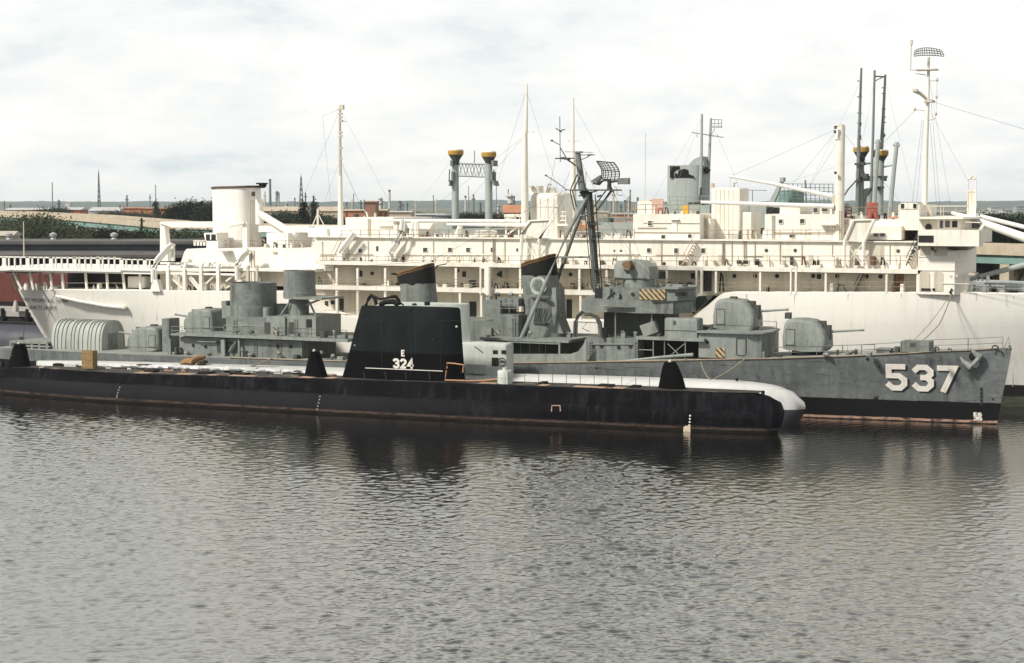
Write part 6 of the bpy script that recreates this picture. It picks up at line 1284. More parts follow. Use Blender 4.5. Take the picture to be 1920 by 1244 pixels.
m = MB(C); m.pt([(1632, 400, -1), (1637, 250, -1), (1640, 132, -1)], .20, 8, .14); C.part('topmast', m, M_grey, kd); m = MB(C); m.pt([(1652, 290, .5), (1656, 220, .5), (1660, 140, .5)], .28, 8, .14); C.part('topmast', m, M_grey, kd)
m = MB(C); m.pt([(1640, 143.5, -1), (1660, 144.5, .5)], .1, 5); m.pt([(1641, 152, -1), (1656, 145, .5)], .06, 4); C.part('topmast_strut', m, M_grey); m = MB(C); m.pt([(1620, 308, -1), (1634, 306, -1)], .14, 5); C.part('topmast_strut', m, M_grey)
m = MB(C)
for yy in (153, 183, 213, 232, 262): m.pt([(1607, yy - 1, -1), (1616, yy, -1)], .06, 4)
for yy in (165, 176, 205, 220, 230, 254): m.pt([(1653, yy, .5), (1661, yy, .5)], .06, 4)
for yy in (230, 254, 176): m.pb(1611, yy, 1614, yy + 6, -1.2, -.8)
m.pb(1655, 250, 1658, 258, .2, .7); C.part('topmast_step', m, M_grey_dark)
m = MB(C); m.pt([(1638, 400, -2), (1643, 310, -2), (1647, 262, -2)], .3, 8); m.pt([(1641, 267, -2), (1652, 266, -2)], .2, 6); C.part('derrick', m, M_cargo); m = MB(C); m.pt([(1668, 405, -2), (1676, 320, -2), (1682, 267, -2)], .30, 8, .26); m.pt([(1675, 272, -2), (1687, 273, -2)], .2, 6); m.pt([(1657, 313, -1), (1678, 309, -2)], .16, 6, .1); C.part('derrick', m, M_cargo)
m = MB(C)
for a in ((1612, 322, 1618, 332), (1618, 326, 1626, 335), (1646, 330, 1661, 334), (1606, 335, 1613, 341), (1641, 350, 1655, 354), (1612, 304, 1620, 310), (1602, 306, 1608, 310)): m.pb(a[0], a[1], a[2], a[3], -1.6, -.4)
m.pt([(1606, 338, -1.5), (1590, 356, -1.5), (1580, 372, -2)], .1, 5); m.pt([(1634, 352, -1.2), (1620, 376, -1.2)], .12, 5); C.part('post_fitting', m, M_grey_dark)
m = MB(C); m.pb(1606, 330, 1662, 340, .3, .7); m.pp([(1619, 355), (1640, 350), (1640, 405), (1619, 405)], 0, .6); C.part('post_web', m, M_cargo)
# funnel
m = MB(C); rx = lambda px, py: C.x(px, 0, py)
def fel(x0, x1, py, T, sl=0):
    a, z = C.at(x0, py, 0); b = C.x(x1, 0, py); xc, r = (a + b) / 2, (b - a) / 2; return [(xc + r * math.copysign(abs(math.cos(q)) ** .7, math.cos(q)), T * math.copysign(abs(math.sin(q)) ** .8, math.sin(q)), z) for q in [2 * math.pi * (i + .5) / 32 for i in range(32)]]
m.loft([fel(1253.5, 1329, 400, 2.6), fel(1254.5, 1328, 311, 2.5)]); cf = C.part('funnel', m, M_cargo)
m = MB(C); m.pp([(1291, 311), (1293, 307), (1301, 299), (1312, 294), (1317, 293.5), (1320, 311)], -1.6, 1.6); C.part('funnel_hood', m, M_cargo, cf)
def blob(m, pts, d, S):
    m.pp(pts, d - .03, d + .3)
m = MB(C); dd = -2.55
m.pp([(1256, 312), (1274, 312), (1275, 317), (1268, 319), (1262, 323), (1264, 334), (1256, 334)], dd - .02, dd + .6)
m.pp([(1272, 320), (1283, 317), (1290, 319), (1291, 327), (1299, 330), (1302, 333.5), (1270, 334), (1271, 327)], dd - .03, dd + .6); m.pp([(1265, 326), (1269, 325), (1270, 333), (1266, 334)], dd - .04, dd + .6)
C.part('peeling_paint', m, M_soot, cf)
m = MB(C); m.pp([(1319, 319), (1323, 313), (1325, 317), (1329, 319), (1325, 322), (1323, 326), (1321, 322)], -2.0, -.8); C.part('peeling_paint', m, M_soot, cf)
m = MB(C); m.pt([(1313, 366, -2.6), (1315, 300, -2.4), (1316, 214, -2.2)], .26, 8, .16); C.part('mast', m, M_cargo); m = MB(C); m.pt([(1327, 362, .5), (1330, 290, .5), (1333, 222, .5)], .26, 8, .16); m.pb(1333, 237, 1352, 239.5, .2, .8); m.pt([(1297, 248.5, -1), (1357, 258, -1)], .08, 5)
for a in ((1333, 224, 1354, 225), (1340, 225, 1340, 238), (1347, 225, 1347, 238), (1353, 225, 1353, 238), (1334, 232, 1354, 232), (1334, 252, 1340, 242)): m.pt([(a[0], a[1], .5), (a[2], a[3], .5)], .05, 4)
for px in (1307, 1331, 1337, 1345): m.pt([(px, 252, -1), (px, 258, -1)], .06, 4)
C.part('mast', m, M_cargo, None, 'mast with a yard and a small railed platform')
m = MB(C); m.pp([(1310, 386), (1312, 352), (1315, 352), (1315, 386)], -3, -2.6); m.pb(1290, 380, 1315, 392, -3.5, -2); C.part('funnel_pipe', m, M_grey_dark, cf)
# round radar screen and lattice fence
m = MB(C); m.pc(1456, 1507, 357, 384, 2, 28); C.part('round_tub', m, M_girder)
m = MB(C)
for i in range(13): q = 1462 + i * 8.3; m.pt([(q, 345, -3.6), (q, 384, -3.6)], .045, 4)
for yy in (345, 352, 359, 366, 373): m.pt([(1462, yy, -3.6), (1562, yy + .6, -3.6)], .04, 4)
m.pt([(1510, 338, -3.6), (1512, 384, -3.6)], .12, 5); C.part('lattice_fence', m, M_grey)
m = MB(C); m.pp([(1440, 382), (1450, 382), (1468, 340), (1466, 337), (1462, 340)], -2.2, -1.4); m.pb(1462, 333, 1469, 341, -2.4, -1.2); C.part('derrick', m, M_cargo)
m = MB(C); m.pt([(1392, 356.5, 0), (1438, 357.5, 0)], .04, 4); m.pt([(1411, 357, 0), (1411, 384, 0)], .05, 4); m.pb(1391, 376, 1400, 384, -1, 0); C.part('aerial', m, M_grey)
for a, b in (((1615, 150, -1), (1500, 384, -3)), ((1640, 150, -1), (1590, 400, -3)), ((1660, 150, .5), (1720, 400, 2)), ((1316, 220, -2), (1255, 384, -3)), ((1333, 226, .5), (1400, 384, 0)), ((848, 300, 0), (760, 412, -5)), ((922, 300, 0), (985, 430, -4)), ((1610, 300, 0), (1470, 345, -3)), ((1316, 220, -2), (1200, 415, -5))): m = MB(C); m.pt([a, b], .013, 4); C.part('stay', m, M_cargo)
for a, b in (((1574, 240, -7), (1690, 382, -5)), ((1574, 240, -7), (1440, 402, -6)), ((1574, 240, -7), (1368, 332, -6.8)), ((1574, 262, -7), (1500, 378, -7.4)), ((987, 170, -6.5), (900, 448, -5)), ((987, 170, -6.5), (1075, 448, -5)), ((985, 255, -6.5), (780, 414, -6.8)), ((985, 255, -6.5), (838, 421, -7.2)), ((1075, 195, 6), (1190, 402, 4)), ((638, 205, -3), (745, 408, -4)), ((638, 205, -3), (540, 437, -3)), ((1739, 200, -2), (1815, 340, -4)), ((1784, 399, -7), (1741, 140, -2)), ((300, 417, -5), (334, 456, -9)), ((456, 416, -5), (466, 466, -10))): m = MB(H); m.pt([a, b], .013, 4); H.part('stay', m, M_grey)
# ------------------------------------------------------------------ far left: pier, dark hull, rust-red barge
def BG(name, label, cat, px, py, depth, group=None):
    """a thing facing the camera at a forward distance; at(px, py, 0) lies on its front"""
    lat = (px - 960) / FPX * depth; f = Vector((-math.sin(YAW), math.cos(YAW), 0)); r = Vector((math.cos(YAW), math.sin(YAW), 0)); o = f * depth + r * lat
    return Ship(name, o.x, o.y, YAW, label, cat, group)
S3 = Ship('submarine', -185, 216, 0, 'dark blue-grey submarine hull afloat left of the white stern', 'submarine')
m = MB(S3); m.loft([[(x, y * k, z * (k if z > 0 else 1)) for y, z in [(-3.6, -1), (-3.7, .6), (-3.2, 1.9), (-2.2, 2.8), (-1, 3.15), (1, 3.15), (2.2, 2.8), (3.2, 1.9), (3.7, .6), (3.6, -1)]] for x, k in ((-60, 1), (0, 1), (16, 1), (24, .95), (30, .75), (33, .3))]); S3.part('hull', m, paint('dark blue grey paint', (.045, .048, .065), .6, .2, .5, (.02, .02, .03), .2, seed=20))
m = MB(S3); m.box(-58, 26, -.9, .9, 3.1, 3.45); S3.part('casing', m, M_soot)
S3.root.name = 'submarine.002'
PI = Ship('pier', -185, 229, 0, 'low pier with a pale edge between the dark submarine and the rust-red barge', 'pier')
m = MB(); m.box(-90, 60, -4.5, 6, 3.6, 4.5); PI.part('pier_deck', m, plain('pale timber edge', (.33, .31, .29), .85)); m = MB(); m.box(-90, 60, -4.3, 6, -1, 3.55); PI.part('pier_face', m, M_soot)
m = MB()
for i in range(30): m = MB(); m.lathe(-88 + i * 5, -4.7, [(.35, -1), (.35, 4.9)], 8); PI.part('pile', m, M_soot)
RB = Ship('barge', -185, 240, 0, 'rust-red steel barge at the far left, beyond the white stern', 'barge')
m = MB(); m.slab([(-80, -4), (49, -4), (52, 0), (52, 9), (-80, 9)], 5.2, 10.0); RB.part('hull', m, M_rust); m = MB(); m.slab([(-80, -4.02), (49, -4.02), (52, 0), (-80, 0)], 2.0, 5.2); RB.part('bottom', m, M_soot)
m = MB(); rr = random.Random(4)
for i in range(26):
    x = -60 + rr.random() * 110; w = rr.uniform(.5, 2.4); m.box(x, x + w, -3.4 + rr.random(), 1, 10, 10 + rr.uniform(.2, .9))
RB.part('deck_cargo', m, M_soot)
m = MB(); rr = random.Random(5)
for i in range(24):
    x = 5 + rr.random() * 40; m = MB(); m.lathe(x, -6 + rr.random(), [(.5, 4.5), (.5, 4.9 + rr.random() * .9), (.2, 5.4 + rr.random())], 7); PI.part('pier_stores', m, plain('pale stores', (.45, .42, .38), .9))
# ------------------------------------------------------------------ pier sheds
def shed(px0, px1, depth, label, lo, hi, w0, w1, vents):
    S = BG('pier_shed', label, 'shed', (px0 + px1) / 2, 470, depth); a, b = S.x(px0, 0, 470), S.x(px1, 0, 470)
    z = lambda py, d=0: S.at((px0 + px1) / 2, py, d)[1]
    m = MB(); m.box(a, b, 0, 40, 1.5, z(lo[1] + 2)); S.part('wall', m, M_soot)
    m = MB(); m.loft([[(x, -1.2, z(lo[1], 0)), (x, 12, z(lo[0], 12)), (x, 12, z(lo[0], 12) - .4), (x, -1.2, z(lo[1], 0) - .5)] for x in (a - 1, b + 1)]); S.part('lower_roof', m, M_roof)
    m = MB(); m.box(a, b, 12.1, 34, z(lo[0], 12) - 1, z(w0, 12)); S.part('clerestory', m, M_shed)
    m = MB(); m.loft([[(x, 11.2, z(w0 + 1, 12)), (x, 22, z(hi, 22)), (x, 34.5, z(hi, 22) - .8), (x, 34.5, z(hi, 22) - 1.4), (x, 22, z(hi, 22) - .5), (x, 11.2, z(w0 + 1, 12) - .45)] for x in (a - 1, b + 1)]); r = S.part('upper_roof', m, M_roof)
    for px in vents:
        m = MB(); x = S.x(px, 20, 445); zt = z(hi, 20) - .2; m.lathe(x, 20, [(.75, zt - .2), (.4, zt + .5), (.35, zt + .6), (.7, zt + .65), (.75, zt + 1.1), (.2, zt + 1.4)], 12); S.part('roof_ventilator', m, plain('zinc ventilator', (.36, .36, .36), .5), r)
    return S
shed(-90, 64, 306, 'dark pier shed with a tarred monitor roof, left end of the row', (470.5, 478), 448, 453, 452, [16]) if False else None
shed(-120, 420, 306, 'long dark pier shed with a tarred two-step roof and three ventilators', (470.5, 478), 448, 453, 452, [17, 100, 214])
shed(1000, 1760, 330, 'dark pier shed seen in the gaps behind the supply ship', (446, 452), 436, 441, 440, [])
S = BG('storage_hut', 'small pale hut roof at the left edge beyond the pier shed', 'hut', 12, 440, 352); m = MB(); a, b = S.x(-20, 0), S.x(26, 0); m.box(a, b, 0, 6, 2, S.at(5, 441, 0)[1]); S.part('wall', m, plain('pale hut wall', (.4, .37, .3))); m = MB(); zr = S.at(5, 434, 0)[1]; m.loft([[(x, -.5, zr - .9), (x, 3, zr), (x, 6.5, zr - .9), (x, 3, zr - 1.0)] for x in (a - .4, b + .4)]); S.part('roof', m, plain('pale hut roof', (.45, .42, .35)))
# ------------------------------------------------------------------ highway viaduct
VI = Ship('viaduct', 0, 0, 0, 'tan concrete highway viaduct on green girders crossing behind the ships', 'bridge')
def fw(px, py, depth):
    z = CAMZ - (py - 381) * depth / FPX; lat = (px - 960) / FPX * depth; f = Vector((-math.sin(YAW), math.cos(YAW), 0)); r = Vector((math.cos(YAW), math.sin(YAW), 0)); p = f * depth + r * lat; return Vector((p.x, p.y, z))
line = [(-300, 391, 760), (0, 397, 640), (150, 404, 590), (310, 417, 540), (640, 424, 500), (1000, 434, 450), (1400, 447, 400), (1880, 460, 345), (2200, 470, 318)]
P = [fw(*p) for p in line]; fn = []
for a, b in zip(P, P[1:]): fn += [a.lerp(b, i / 6) for i in range(6)]
fn.append(P[-1]); VI.root.location = (P[1].x, P[1].y, 2); L0 = Vector(VI.root.location)
nrm = lambda i: Vector((-(fn[min(i + 1, len(fn) - 1)] - fn[max(i - 1, 0)]).y, (fn[min(i + 1, len(fn) - 1)] - fn[max(i - 1, 0)]).x, 0)).normalized()
def ribbon(name, top, bot, n0, n1, mat):
    m = MB(); m.loft([[tuple(p - L0 + nrm(i) * n0 + Vector((0, 0, top))), tuple(p - L0 + nrm(i) * n1 + Vector((0, 0, top))), tuple(p - L0 + nrm(i) * n1 + Vector((0, 0, bot))), tuple(p - L0 + nrm(i) * n0 + Vector((0, 0, bot)))] for i, p in enumerate(fn)]); return VI.part(name, m, mat)
ribbon('parapet', 0, -2.0, 0, .5, M_concrete); ribbon('roadway', -1.0, -1.95, .5, 14, M_roof); ribbon('parapet', 0, -2.0, 14, 14.5, M_concrete); ribbon('girder', -2.03, -3.8, .6, 1.0, M_girder); ribbon('girder', -2.03, -3.8, 12.8, 13.2, M_girder)
for i in range(2, len(fn), 4):
    p = fn[i] - L0; n = nrm(i); t = Vector((n.y, -n.x, 0)); m = MB()
    for k in (1.5, 11.5):
        q = p + n * k; m.loft([[tuple(q + t * a * 1.1 + n * b * .9 + Vector((0, 0, zz))) for a, b in ((-1, -1), (1, -1), (1, 1), (-1, 1))] for zz in (-p.z - 1, -3.85)])
    VI.part('bridge_pier', m, M_concrete if i > 3 else M_concrete)
m = MB(); a = fw(1822, 500, 352) - L0; b = fw(1862, 500, 352) - L0; t = (b - a); n = Vector((-t.y, t.x, 0)).normalized(); m.loft([[tuple(Vector((p.x, p.y, zz))) for p in (a, b, b + n * 10, a + n * 10)] for zz in (-1, fw(1840, 479, 352).z - L0.z)]); VI.part('bridge_pier', m, M_soot, None, 'broad black block for the dark opening under the span at the right')  # solid black block paints in the dark opening under the span
# ------------------------------------------------------------------ trees
def leaf_material(name, c1, c2):
    if name in MATS: return MATS[name]
    m, t, b = nodes(name); n = tnoise(t, 0.9, 3, .6, src='Object'); n2 = tnoise(t, 5.0, 2, .5, src='Object')
    t.links.new(tmix(t, step(t, mth(t, 'ADD', mth(t, 'MULTIPLY', n, .65), mth(t, 'MULTIPLY', n2, .35)), .35, .65), c1, c2), b.inputs['Base Color']); b.inputs['Roughness'].default_value = .8; b.inputs['Specular IOR Level'].default_value = .2
    MATS[name] = m; return m
L_dark = leaf_material('dark leaves', (.010, .016, .010), (.028, .040, .020)); L_mid = leaf_material('green leaves', (.018, .027, .013), (.058, .070, .032))
def tree_meshes(seed, wide, n_cl, tall=1.0, conif=False):
    rr = random.Random(seed); m = MB(); tips = []
    m.tube([(0, 0, 0), (.03, .02, .25), (-.01, .03, .55 if not conif else .95)], .035, 7, .012)
    for i in range(7):
        a = rr.random() * 6.28; h = rr.uniform(.2, .5); q = Vector((math.cos(a) * wide * rr.uniform(.4, .8), math.sin(a) * wide * rr.uniform(.4, .8), h + rr.uniform(.15, .35)))
        m.tube([(0, 0, h * .8), tuple(q * .5 + Vector((0, 0, h * .35))), tuple(q)], .016, 5, .005)
    trunk = m; c = MB(); cl = []
    for i in range(n_cl):
        if conif:
            h = rr.uniform(.12, .98); r = wide * (1 - h) * rr.uniform(.4, 1.05); a = rr.random() * 6.28; cl.append((Vector((r * math.cos(a), r * math.sin(a), h)), .05 + .07 * (1 - h)))
        else:
            a = rr.random() * 6.28; e = rr.uniform(-.25, .93); r = rr.uniform(.55, 1.0) ** .5; lob = 1 + .20 * math.sin(3 * a + seed) + .12 * math.sin(7 * a + e * 5)
            cl.append((Vector((wide * r * lob * math.cos(a) * math.sqrt(max(0, 1 - e * e)), wide * r * lob * math.sin(a) * math.sqrt(max(0, 1 - e * e)), .58 + .40 * e * r * (1 + .1 * math.sin(2 * a + seed)))), rr.uniform(.07, .15)))
    for p, s in cl:
        for k in range(26):
            q = p + Vector((rr.gauss(0, s * .55), rr.gauss(0, s * .55), rr.gauss(0, s * .4))); u = Vector((rr.gauss(0, 1), rr.gauss(0, 1), rr.gauss(0, .6))).normalized(); v = u.orthogonal().normalized(); w = rr.uniform(.010, .022)
            c.add([q + u * w, q + v * w * .8, q - u * w * .9, q - v * w * .7], [(0, 1, 2, 3)])
    return trunk, c
PROTO = []
def make_proto(seed, wide, ncl, leaf, conif=False):
    tr, cr = tree_meshes(seed, wide, ncl, 1.0, conif); root = bpy.data.objects.new('broadleaf_tree' if not conif else 'conifer_tree', None); COL.objects.link(root)
    a = tr.build('trunk', M_bark, root); b = cr.build('crown', leaf, root, 0); PROTO.append([root, False]); return len(PROTO) - 1
for sd, wd, nc, lf, cf_ in ((1, .50, 260, L_dark, False), (2, .60, 280, L_dark, False), (3, .58, 260, L_mid, False), (4, .70, 300, L_mid, False), (5, .26, 130, L_dark, True)): make_proto(sd, wd, nc, lf, cf_)
def tree(k, px, ytop, depth, label, group, base=2.0, hmul=1.0):
    root, used = PROTO[k]; p = fw(px, 400, depth); top = CAMZ - (ytop - 381) * depth / FPX; h = max(2.5, (top - base)) * hmul
    if not used: PROTO[k][1] = True; r = root
    else:
        r = root.copy(); COL.objects.link(r)
        for ch in root.children: c = ch.copy(); COL.objects.link(c); c.parent = r
    r.location = (p.x, p.y, base); r.scale = (h, h, h) if h < 30 else (30, 30, h); r.rotation_euler = (0, 0, rnd.random() * 6.28); tag(r, label, 'tree', group); return r
rt = random.Random(11)
for px, yt in ((345, 398), (352, 384), (364, 379), (378, 377), (392, 377), (404, 379), (330, 405), (372, 390), (390, 392), (318, 407)): tree(rt.choice((0, 1)), px, yt, 660 + rt.uniform(-25, 25), 'dark broadleaf tree in the clump left of the white funnel', 'dark trees left of the white funnel')
for px, yt in ((498, 402), (512, 398), (526, 402), (540, 399), (553, 396), (566, 400), (580, 404), (592, 402), (604, 405), (616, 408), (628, 410), (640, 411)): tree(rt.choice((0, 1)), px, yt, 620 + rt.uniform(-30, 30), 'dark broadleaf tree in the row behind the after mast', 'dark trees behind the after mast')
for px, yt in ((570, 379), (590, 378)): tree(4, px, yt, 560, 'dark pointed conifer rising above the tree row behind the after mast', 'conifers behind the after mast')
for px, yt in ((668, 414), (690, 416), (740, 415), (862, 402), (880, 400), (894, 399), (900, 401), (936, 400), (950, 403), (968, 404)): tree(rt.choice((0, 1)), px, yt, 760 + rt.uniform(-40, 40), 'dark tree in the low belt behind the trussed posts', 'dark trees behind the trussed posts')
for px, yt in ((1838, 404), (1852, 402), (1866, 404), (1880, 404), (1896, 407), (1912, 409), (1928, 411), (1945, 412), (1846, 418), (1872, 420), (1892, 422), (1910, 426), (1860, 412)): tree(rt.choice((0, 1)), px, yt, 400 + rt.uniform(-14, 20), 'dark tree in the dense bank beyond the viaduct at the right', 'dark trees at the right edge')
for px, yt, k in ((20, 414, 3), (34, 402, 2), (48, 396, 3), (62, 396, 2), (74, 402, 3), (90, 420, 2), (104, 424, 3), (118, 428, 2), (132, 426, 3), (148, 430, 2), (162, 424, 3), (176, 422, 2), (190, 421, 3), (204, 423, 2), (218, 425, 3), (232, 428, 2), (246, 432, 3), (262, 430, 2), (278, 428, 3), (292, 425, 2), (302, 420, 3), (330, 424, 3), (346, 427, 2), (362, 428, 3), (378, 426, 2), (394, 427, 3), (4, 418, 0), (-10, 415, 1)): tree(k, px, yt + 7, 420 + rt.uniform(-25, 25), 'green leafy tree in the thicket between the pier shed and the viaduct', 'green trees behind the pier shed')
for px, yt in ((294, 378),): tree(4, px, yt, 840, 'thin pointed tree standing before the orange buildings', None)
for px, yt in ((96, 391), (104, 389), (112, 392), (205, 396), (220, 397), (235, 396), (262, 398)): tree(rt.choice((0, 2)), px, yt, 800 + rt.uniform(-30, 60), 'small dark tree among the far roofs above the viaduct', 'trees among the far roofs')
# far woodland and hills
def far_mass(name, kind, x0, x1, d0, d1, h, mat, seed, nx=160, ny=10):
    m = MB(); f = Vector((-math.sin(YAW), math.cos(YAW), 0)); r = Vector((math.cos(YAW), math.sin(YAW), 0))
    for j in range(ny + 1):
        for i in range(nx + 1):
            px = x0 + (x1 - x0) * i / nx; dd = d0 + (d1 - d0) * j / ny; p = f * dd + r * ((px - 960) / FPX * dd); t = j / ny
            q = noise.fractal(Vector((p.x * .0016 + seed, p.y * .0016, 0)), .9, 2.1, 5) ; q2 = noise.fractal(Vector((p.x * .02, p.y * .02, seed)), .8, 2.1, 3)
            m.v.append((p.x, p.y, 1.0 + max(0, h * min(1, t * 2.2) * (.72 + .42 * q) + 3.0 * q2 * min(1, t * 3))))
    for j in range(ny):
        for i in range(nx): a = j * (nx + 1) + i; m.f.append((a, a + 1, a + nx + 2, a + nx + 1))
    o = m.build(name, mat, None, 60); tag(o, None, None, None, kind); return o
M_wood = leaf_material('far woodland', (.03, .05, .04), (.06, .085, .065))
far_mass('hills', 'structure', -500, 2400, 6300, 8600, 33, M_wood, 3.0, 260, 14)
o = far_mass('woodland', 'stuff', -400, 2300, 1500, 2300, 9, L_mid, 8.0, 400, 10); tag(o, 'low far-off woodland along the foot of the hazy hills', 'woodland')
# ------------------------------------------------------------------ far buildings and refinery
def building(name, px0, px1, yt, yb, depth, label, wall, roof, floors=0, cols=0, pitched=0.0, deep=18):
    S = BG(name, label, 'building', (px0 + px1) / 2, yb, depth); a, b = S.x(px0, 0, yb), S.x(px1, 0, yb); zt = S.at((px0 + px1) / 2, yt, 0)[1]; zb = min(2.0, S.at((px0 + px1) / 2, yb, 0)[1])
    m = MB(); m.box(a, b, 0, deep, zb, zt - .6); S.part('wall', m, wall)
    m = MB(); rise = pitched * (zt - zb); m.loft([[(x, -.6, zt - .55), (x, deep / 2, zt + rise), (x, deep + .6, zt - .55), (x, deep / 2, zt - .6)] for x in (a - .6, b + .6)]); S.part('roof', m, roof)
    if floors:
        for fl in range(floors):
            m = MB(); z = zt - .6 - (zt - .6 - zb) * (fl + .75) / (floors + .3); hh = (zt - zb) / (floors + 1) * .5
            for k in range(cols): x = a + (b - a) * (k + .25) / cols; m.box(x, x + (b - a) / cols * .5, -.06, .1, z, z + hh)
            S.part('window_row', m, M_glass)
    return S
B_brick = plain('orange brick', (.42, .19, .10), .85, .2, .1); B_red = plain('red brick', (.38, .10, .06), .85, .2, .1); B_white = plain('pale sheeting', (.46, .46, .45), .7, .1, .1); B_tan = plain('tan render', (.48, .40, .30), .8, .15, .1); B_grey = plain('grey sheeting', (.28, .31, .31), .7, .2, .1); B_rust = plain('rust brown cladding', (.27, .15, .10), .85, .3, .2)
building('warehouse', 10, 92, 392.5, 400, 1100, 'low white-roofed warehouse at the far left above the viaduct', B_red, B_white, 0, 0, .05)
building('warehouse', 118, 150, 392, 402, 950, 'low red warehouse with a white roof above the viaduct', B_red, B_white, 0, 0, .05)
building('warehouse', 168, 222, 394, 403, 980, 'long white-roofed warehouse left of the orange buildings', B_white, B_white, 0, 0, .1)
building('apartment_block', 232, 264, 389, 402, 880, 'orange brick block, left one of the orange pair', B_brick, B_brick, 2, 10); building('apartment_block', 268, 314, 389.5, 402, 870, 'wider orange brick block, right one of the orange pair', B_brick, B_brick, 2, 14)
building('apartment_block', 322, 340, 394, 405, 900, 'small tan block just left of the dark tree clump', B_tan, B_tan, 2, 6)
building('warehouse', 486, 640, 394, 404, 850, 'long tan-roofed warehouse behind the dark tree row', B_tan, B_tan, 1, 30, .1); building('mill_building', 642, 724, 393, 410, 720, 'orange brick mill building with rows of windows right of the after mast', B_brick, B_tan, 2, 16)
building('boiler_house', 684, 704, 377, 398, 700, 'tall rust-brown boiler house on the orange mill', B_rust, B_rust, 0, 0); building('warehouse', 726, 770, 396, 410, 760, 'pale works building right of the orange mill', B_tan, B_white, 1, 8)
building('warehouse', 780, 832, 401, 412, 800, 'grey low works building left of the trussed posts', B_grey, B_white, 2, 9); building('warehouse', 820, 842, 402, 415, 780, 'blue-grey shed beside the left trussed post', B_grey, B_grey)
building('warehouse', 945, 976, 397, 408, 820, 'orange-roofed works building left of the white kingpost', B_tan, B_brick, 1, 5, .2); building('warehouse', 1100, 1140, 396, 410, 900, 'tan works building right of the tripod mast', B_tan, B_tan, 1, 6); building('warehouse', 1150, 1200, 400, 412, 860, 'low orange works building left of the grey ship funnel', B_brick, B_white, 1, 7)
building('tower_block', 1858, 1872, 388, 402, 2200, 'hazy pale tower block, taller of the far two at the right edge', B_white, B_grey, 4, 6); building('tower_block', 1880, 1896, 393, 402, 2300, 'hazy wide pale block at the right edge', B_white, B_grey, 3, 7); building('tower_block', 1906, 1922, 386, 402, 2250, 'hazy tall block cut by the right edge of the photo', B_grey, B_grey, 5, 6); building('warehouse', 1838, 1850, 396, 403, 1400, 'small white shed above the dark trees at the right', B_white, B_white)
building('water_works', 122, 131, 380, 388, 2600, 'small white block on the far hill, right of the thin left mast', B_white, B_white)
def tower(px, yt, depth, w, label, style='stack', mat=None):
    S = BG('chimney_stack' if style == 'stack' else ('lattice_tower' if style == 'lattice' else 'refinery_column'), label, {'stack': 'chimney', 'lattice': 'tower', 'column': 'column'}[style], px, 396, depth); k = depth / FPX; zt = CAMZ - (yt - 381) * k; r = w * k / 2; mat = mat or M_tower
    if style == 'stack': m = MB(); m.lathe(0, 0, [(r * 1.15, 1.5), (r, zt * .5), (r * .8, zt)], 12); S.part('shaft', m, mat); m = MB(); m.lathe(0, 0, [(r * .95, zt - 1.5), (r * .95, zt + .3), (r * .6, zt + .3)], 12); S.part('rim', m, M_grey_dark)
    elif style == 'column':
        m = MB(); m.lathe(0, 0, [(r, 1.5), (r, zt * .55), (r * .8, zt * .6), (r * .8, zt * .95), (r * .3, zt)], 14); S.part('vessel', m, mat); m = MB()
        for q in (.35, .55, .75, .92): m.lathe(0, 0, [(r * 1.35, zt * q), (r * 1.35, zt * q + .6)], 12)
        m.box(r * .9, r * 1.3, -.4, .4, 2, zt * .95); S.part('platform', m, M_grey)
    else:
        m = MB(); n = 9
        for sx, sy in ((-1, -1), (1, -1), (1, 1), (-1, 1)): m.tube([(sx * r, sy * r, 1.5), (sx * r * .12, sy * r * .12, zt)], .4, 4)
        for i in range(n):
            a, b = i / n, (i + 1) / n; ra, rb = r * (1 - .88 * a), r * (1 - .88 * b); za, zb = 1.5 + (zt - 1.5) * a, 1.5 + (zt - 1.5) * b
            for s in (-1, 1): m.tube([(-s * ra, -ra, za), (s * rb, -rb, zb)], .25, 4); m.tube([(-s * ra, ra, za), (s * rb, rb, zb)], .25, 4); m.tube([(s * ra, -ra, za), (s * rb, rb, zb)], .2, 4)
        S.part('lattice', m, mat)
        m = MB(); m.tube([(0, 0, zt - 1), (0, 0, zt + 6 * k)], .3, 5); S.part('tip', m, mat)
M_tower = plain('grey tower steel', (.15, .16, .16), .7)
tower(101, 343, 2400, 2.2, 'thin mast far off at the left', 'stack'); tower(188, 324, 2000, 6, 'tall lattice tower at the far left', 'lattice'); tower(294, 348, 2300, 2, 'thin mast above the orange buildings', 'stack')
tower(227, 386, 950, 2.6, 'short white lamp mast left of the orange pair', 'stack', B_white); 
tower(508, 337, 1900, 5, 'grey chimney just right of the white funnel', 'stack'); tower(521, 358, 1850, 7, 'short thick refinery column right of the white funnel', 'column'); tower(566, 332, 1700, 10, 'tall lattice tower left of the after mast', 'lattice'); tower(589, 368, 1500, 4, 'dark slim stack above the conifers', 'stack', M_grey_dark)
tower(538, 380, 1700, 5, 'low pale column between the short column and the lattice tower', 'column', B_white); tower(554, 372, 1800, 3, 'thin stack left of the lattice tower', 'stack'); tower(651, 381, 1300, 3, 'short stack right of the after mast', 'stack'); tower(664, 364, 1900, 2, 'thin mast right of the after mast', 'stack'); tower(684, 376, 760, 2, 'dark pipe beside the boiler house', 'stack', M_grey_dark)
tower(714, 370, 1700, 7, 'pale refinery column right of the boiler house', 'column', B_white); tower(731, 357, 1750, 5, 'white chimney right of the boiler house', 'stack', B_white); tower(750, 376, 1700, 6, 'stubby flared column right of the white chimney', 'column'); tower(756, 384, 1500, 3, 'lowest stack left of the trussed posts', 'stack'); tower(813, 367, 1800, 2, 'lone thin mast left of the trussed posts', 'stack')
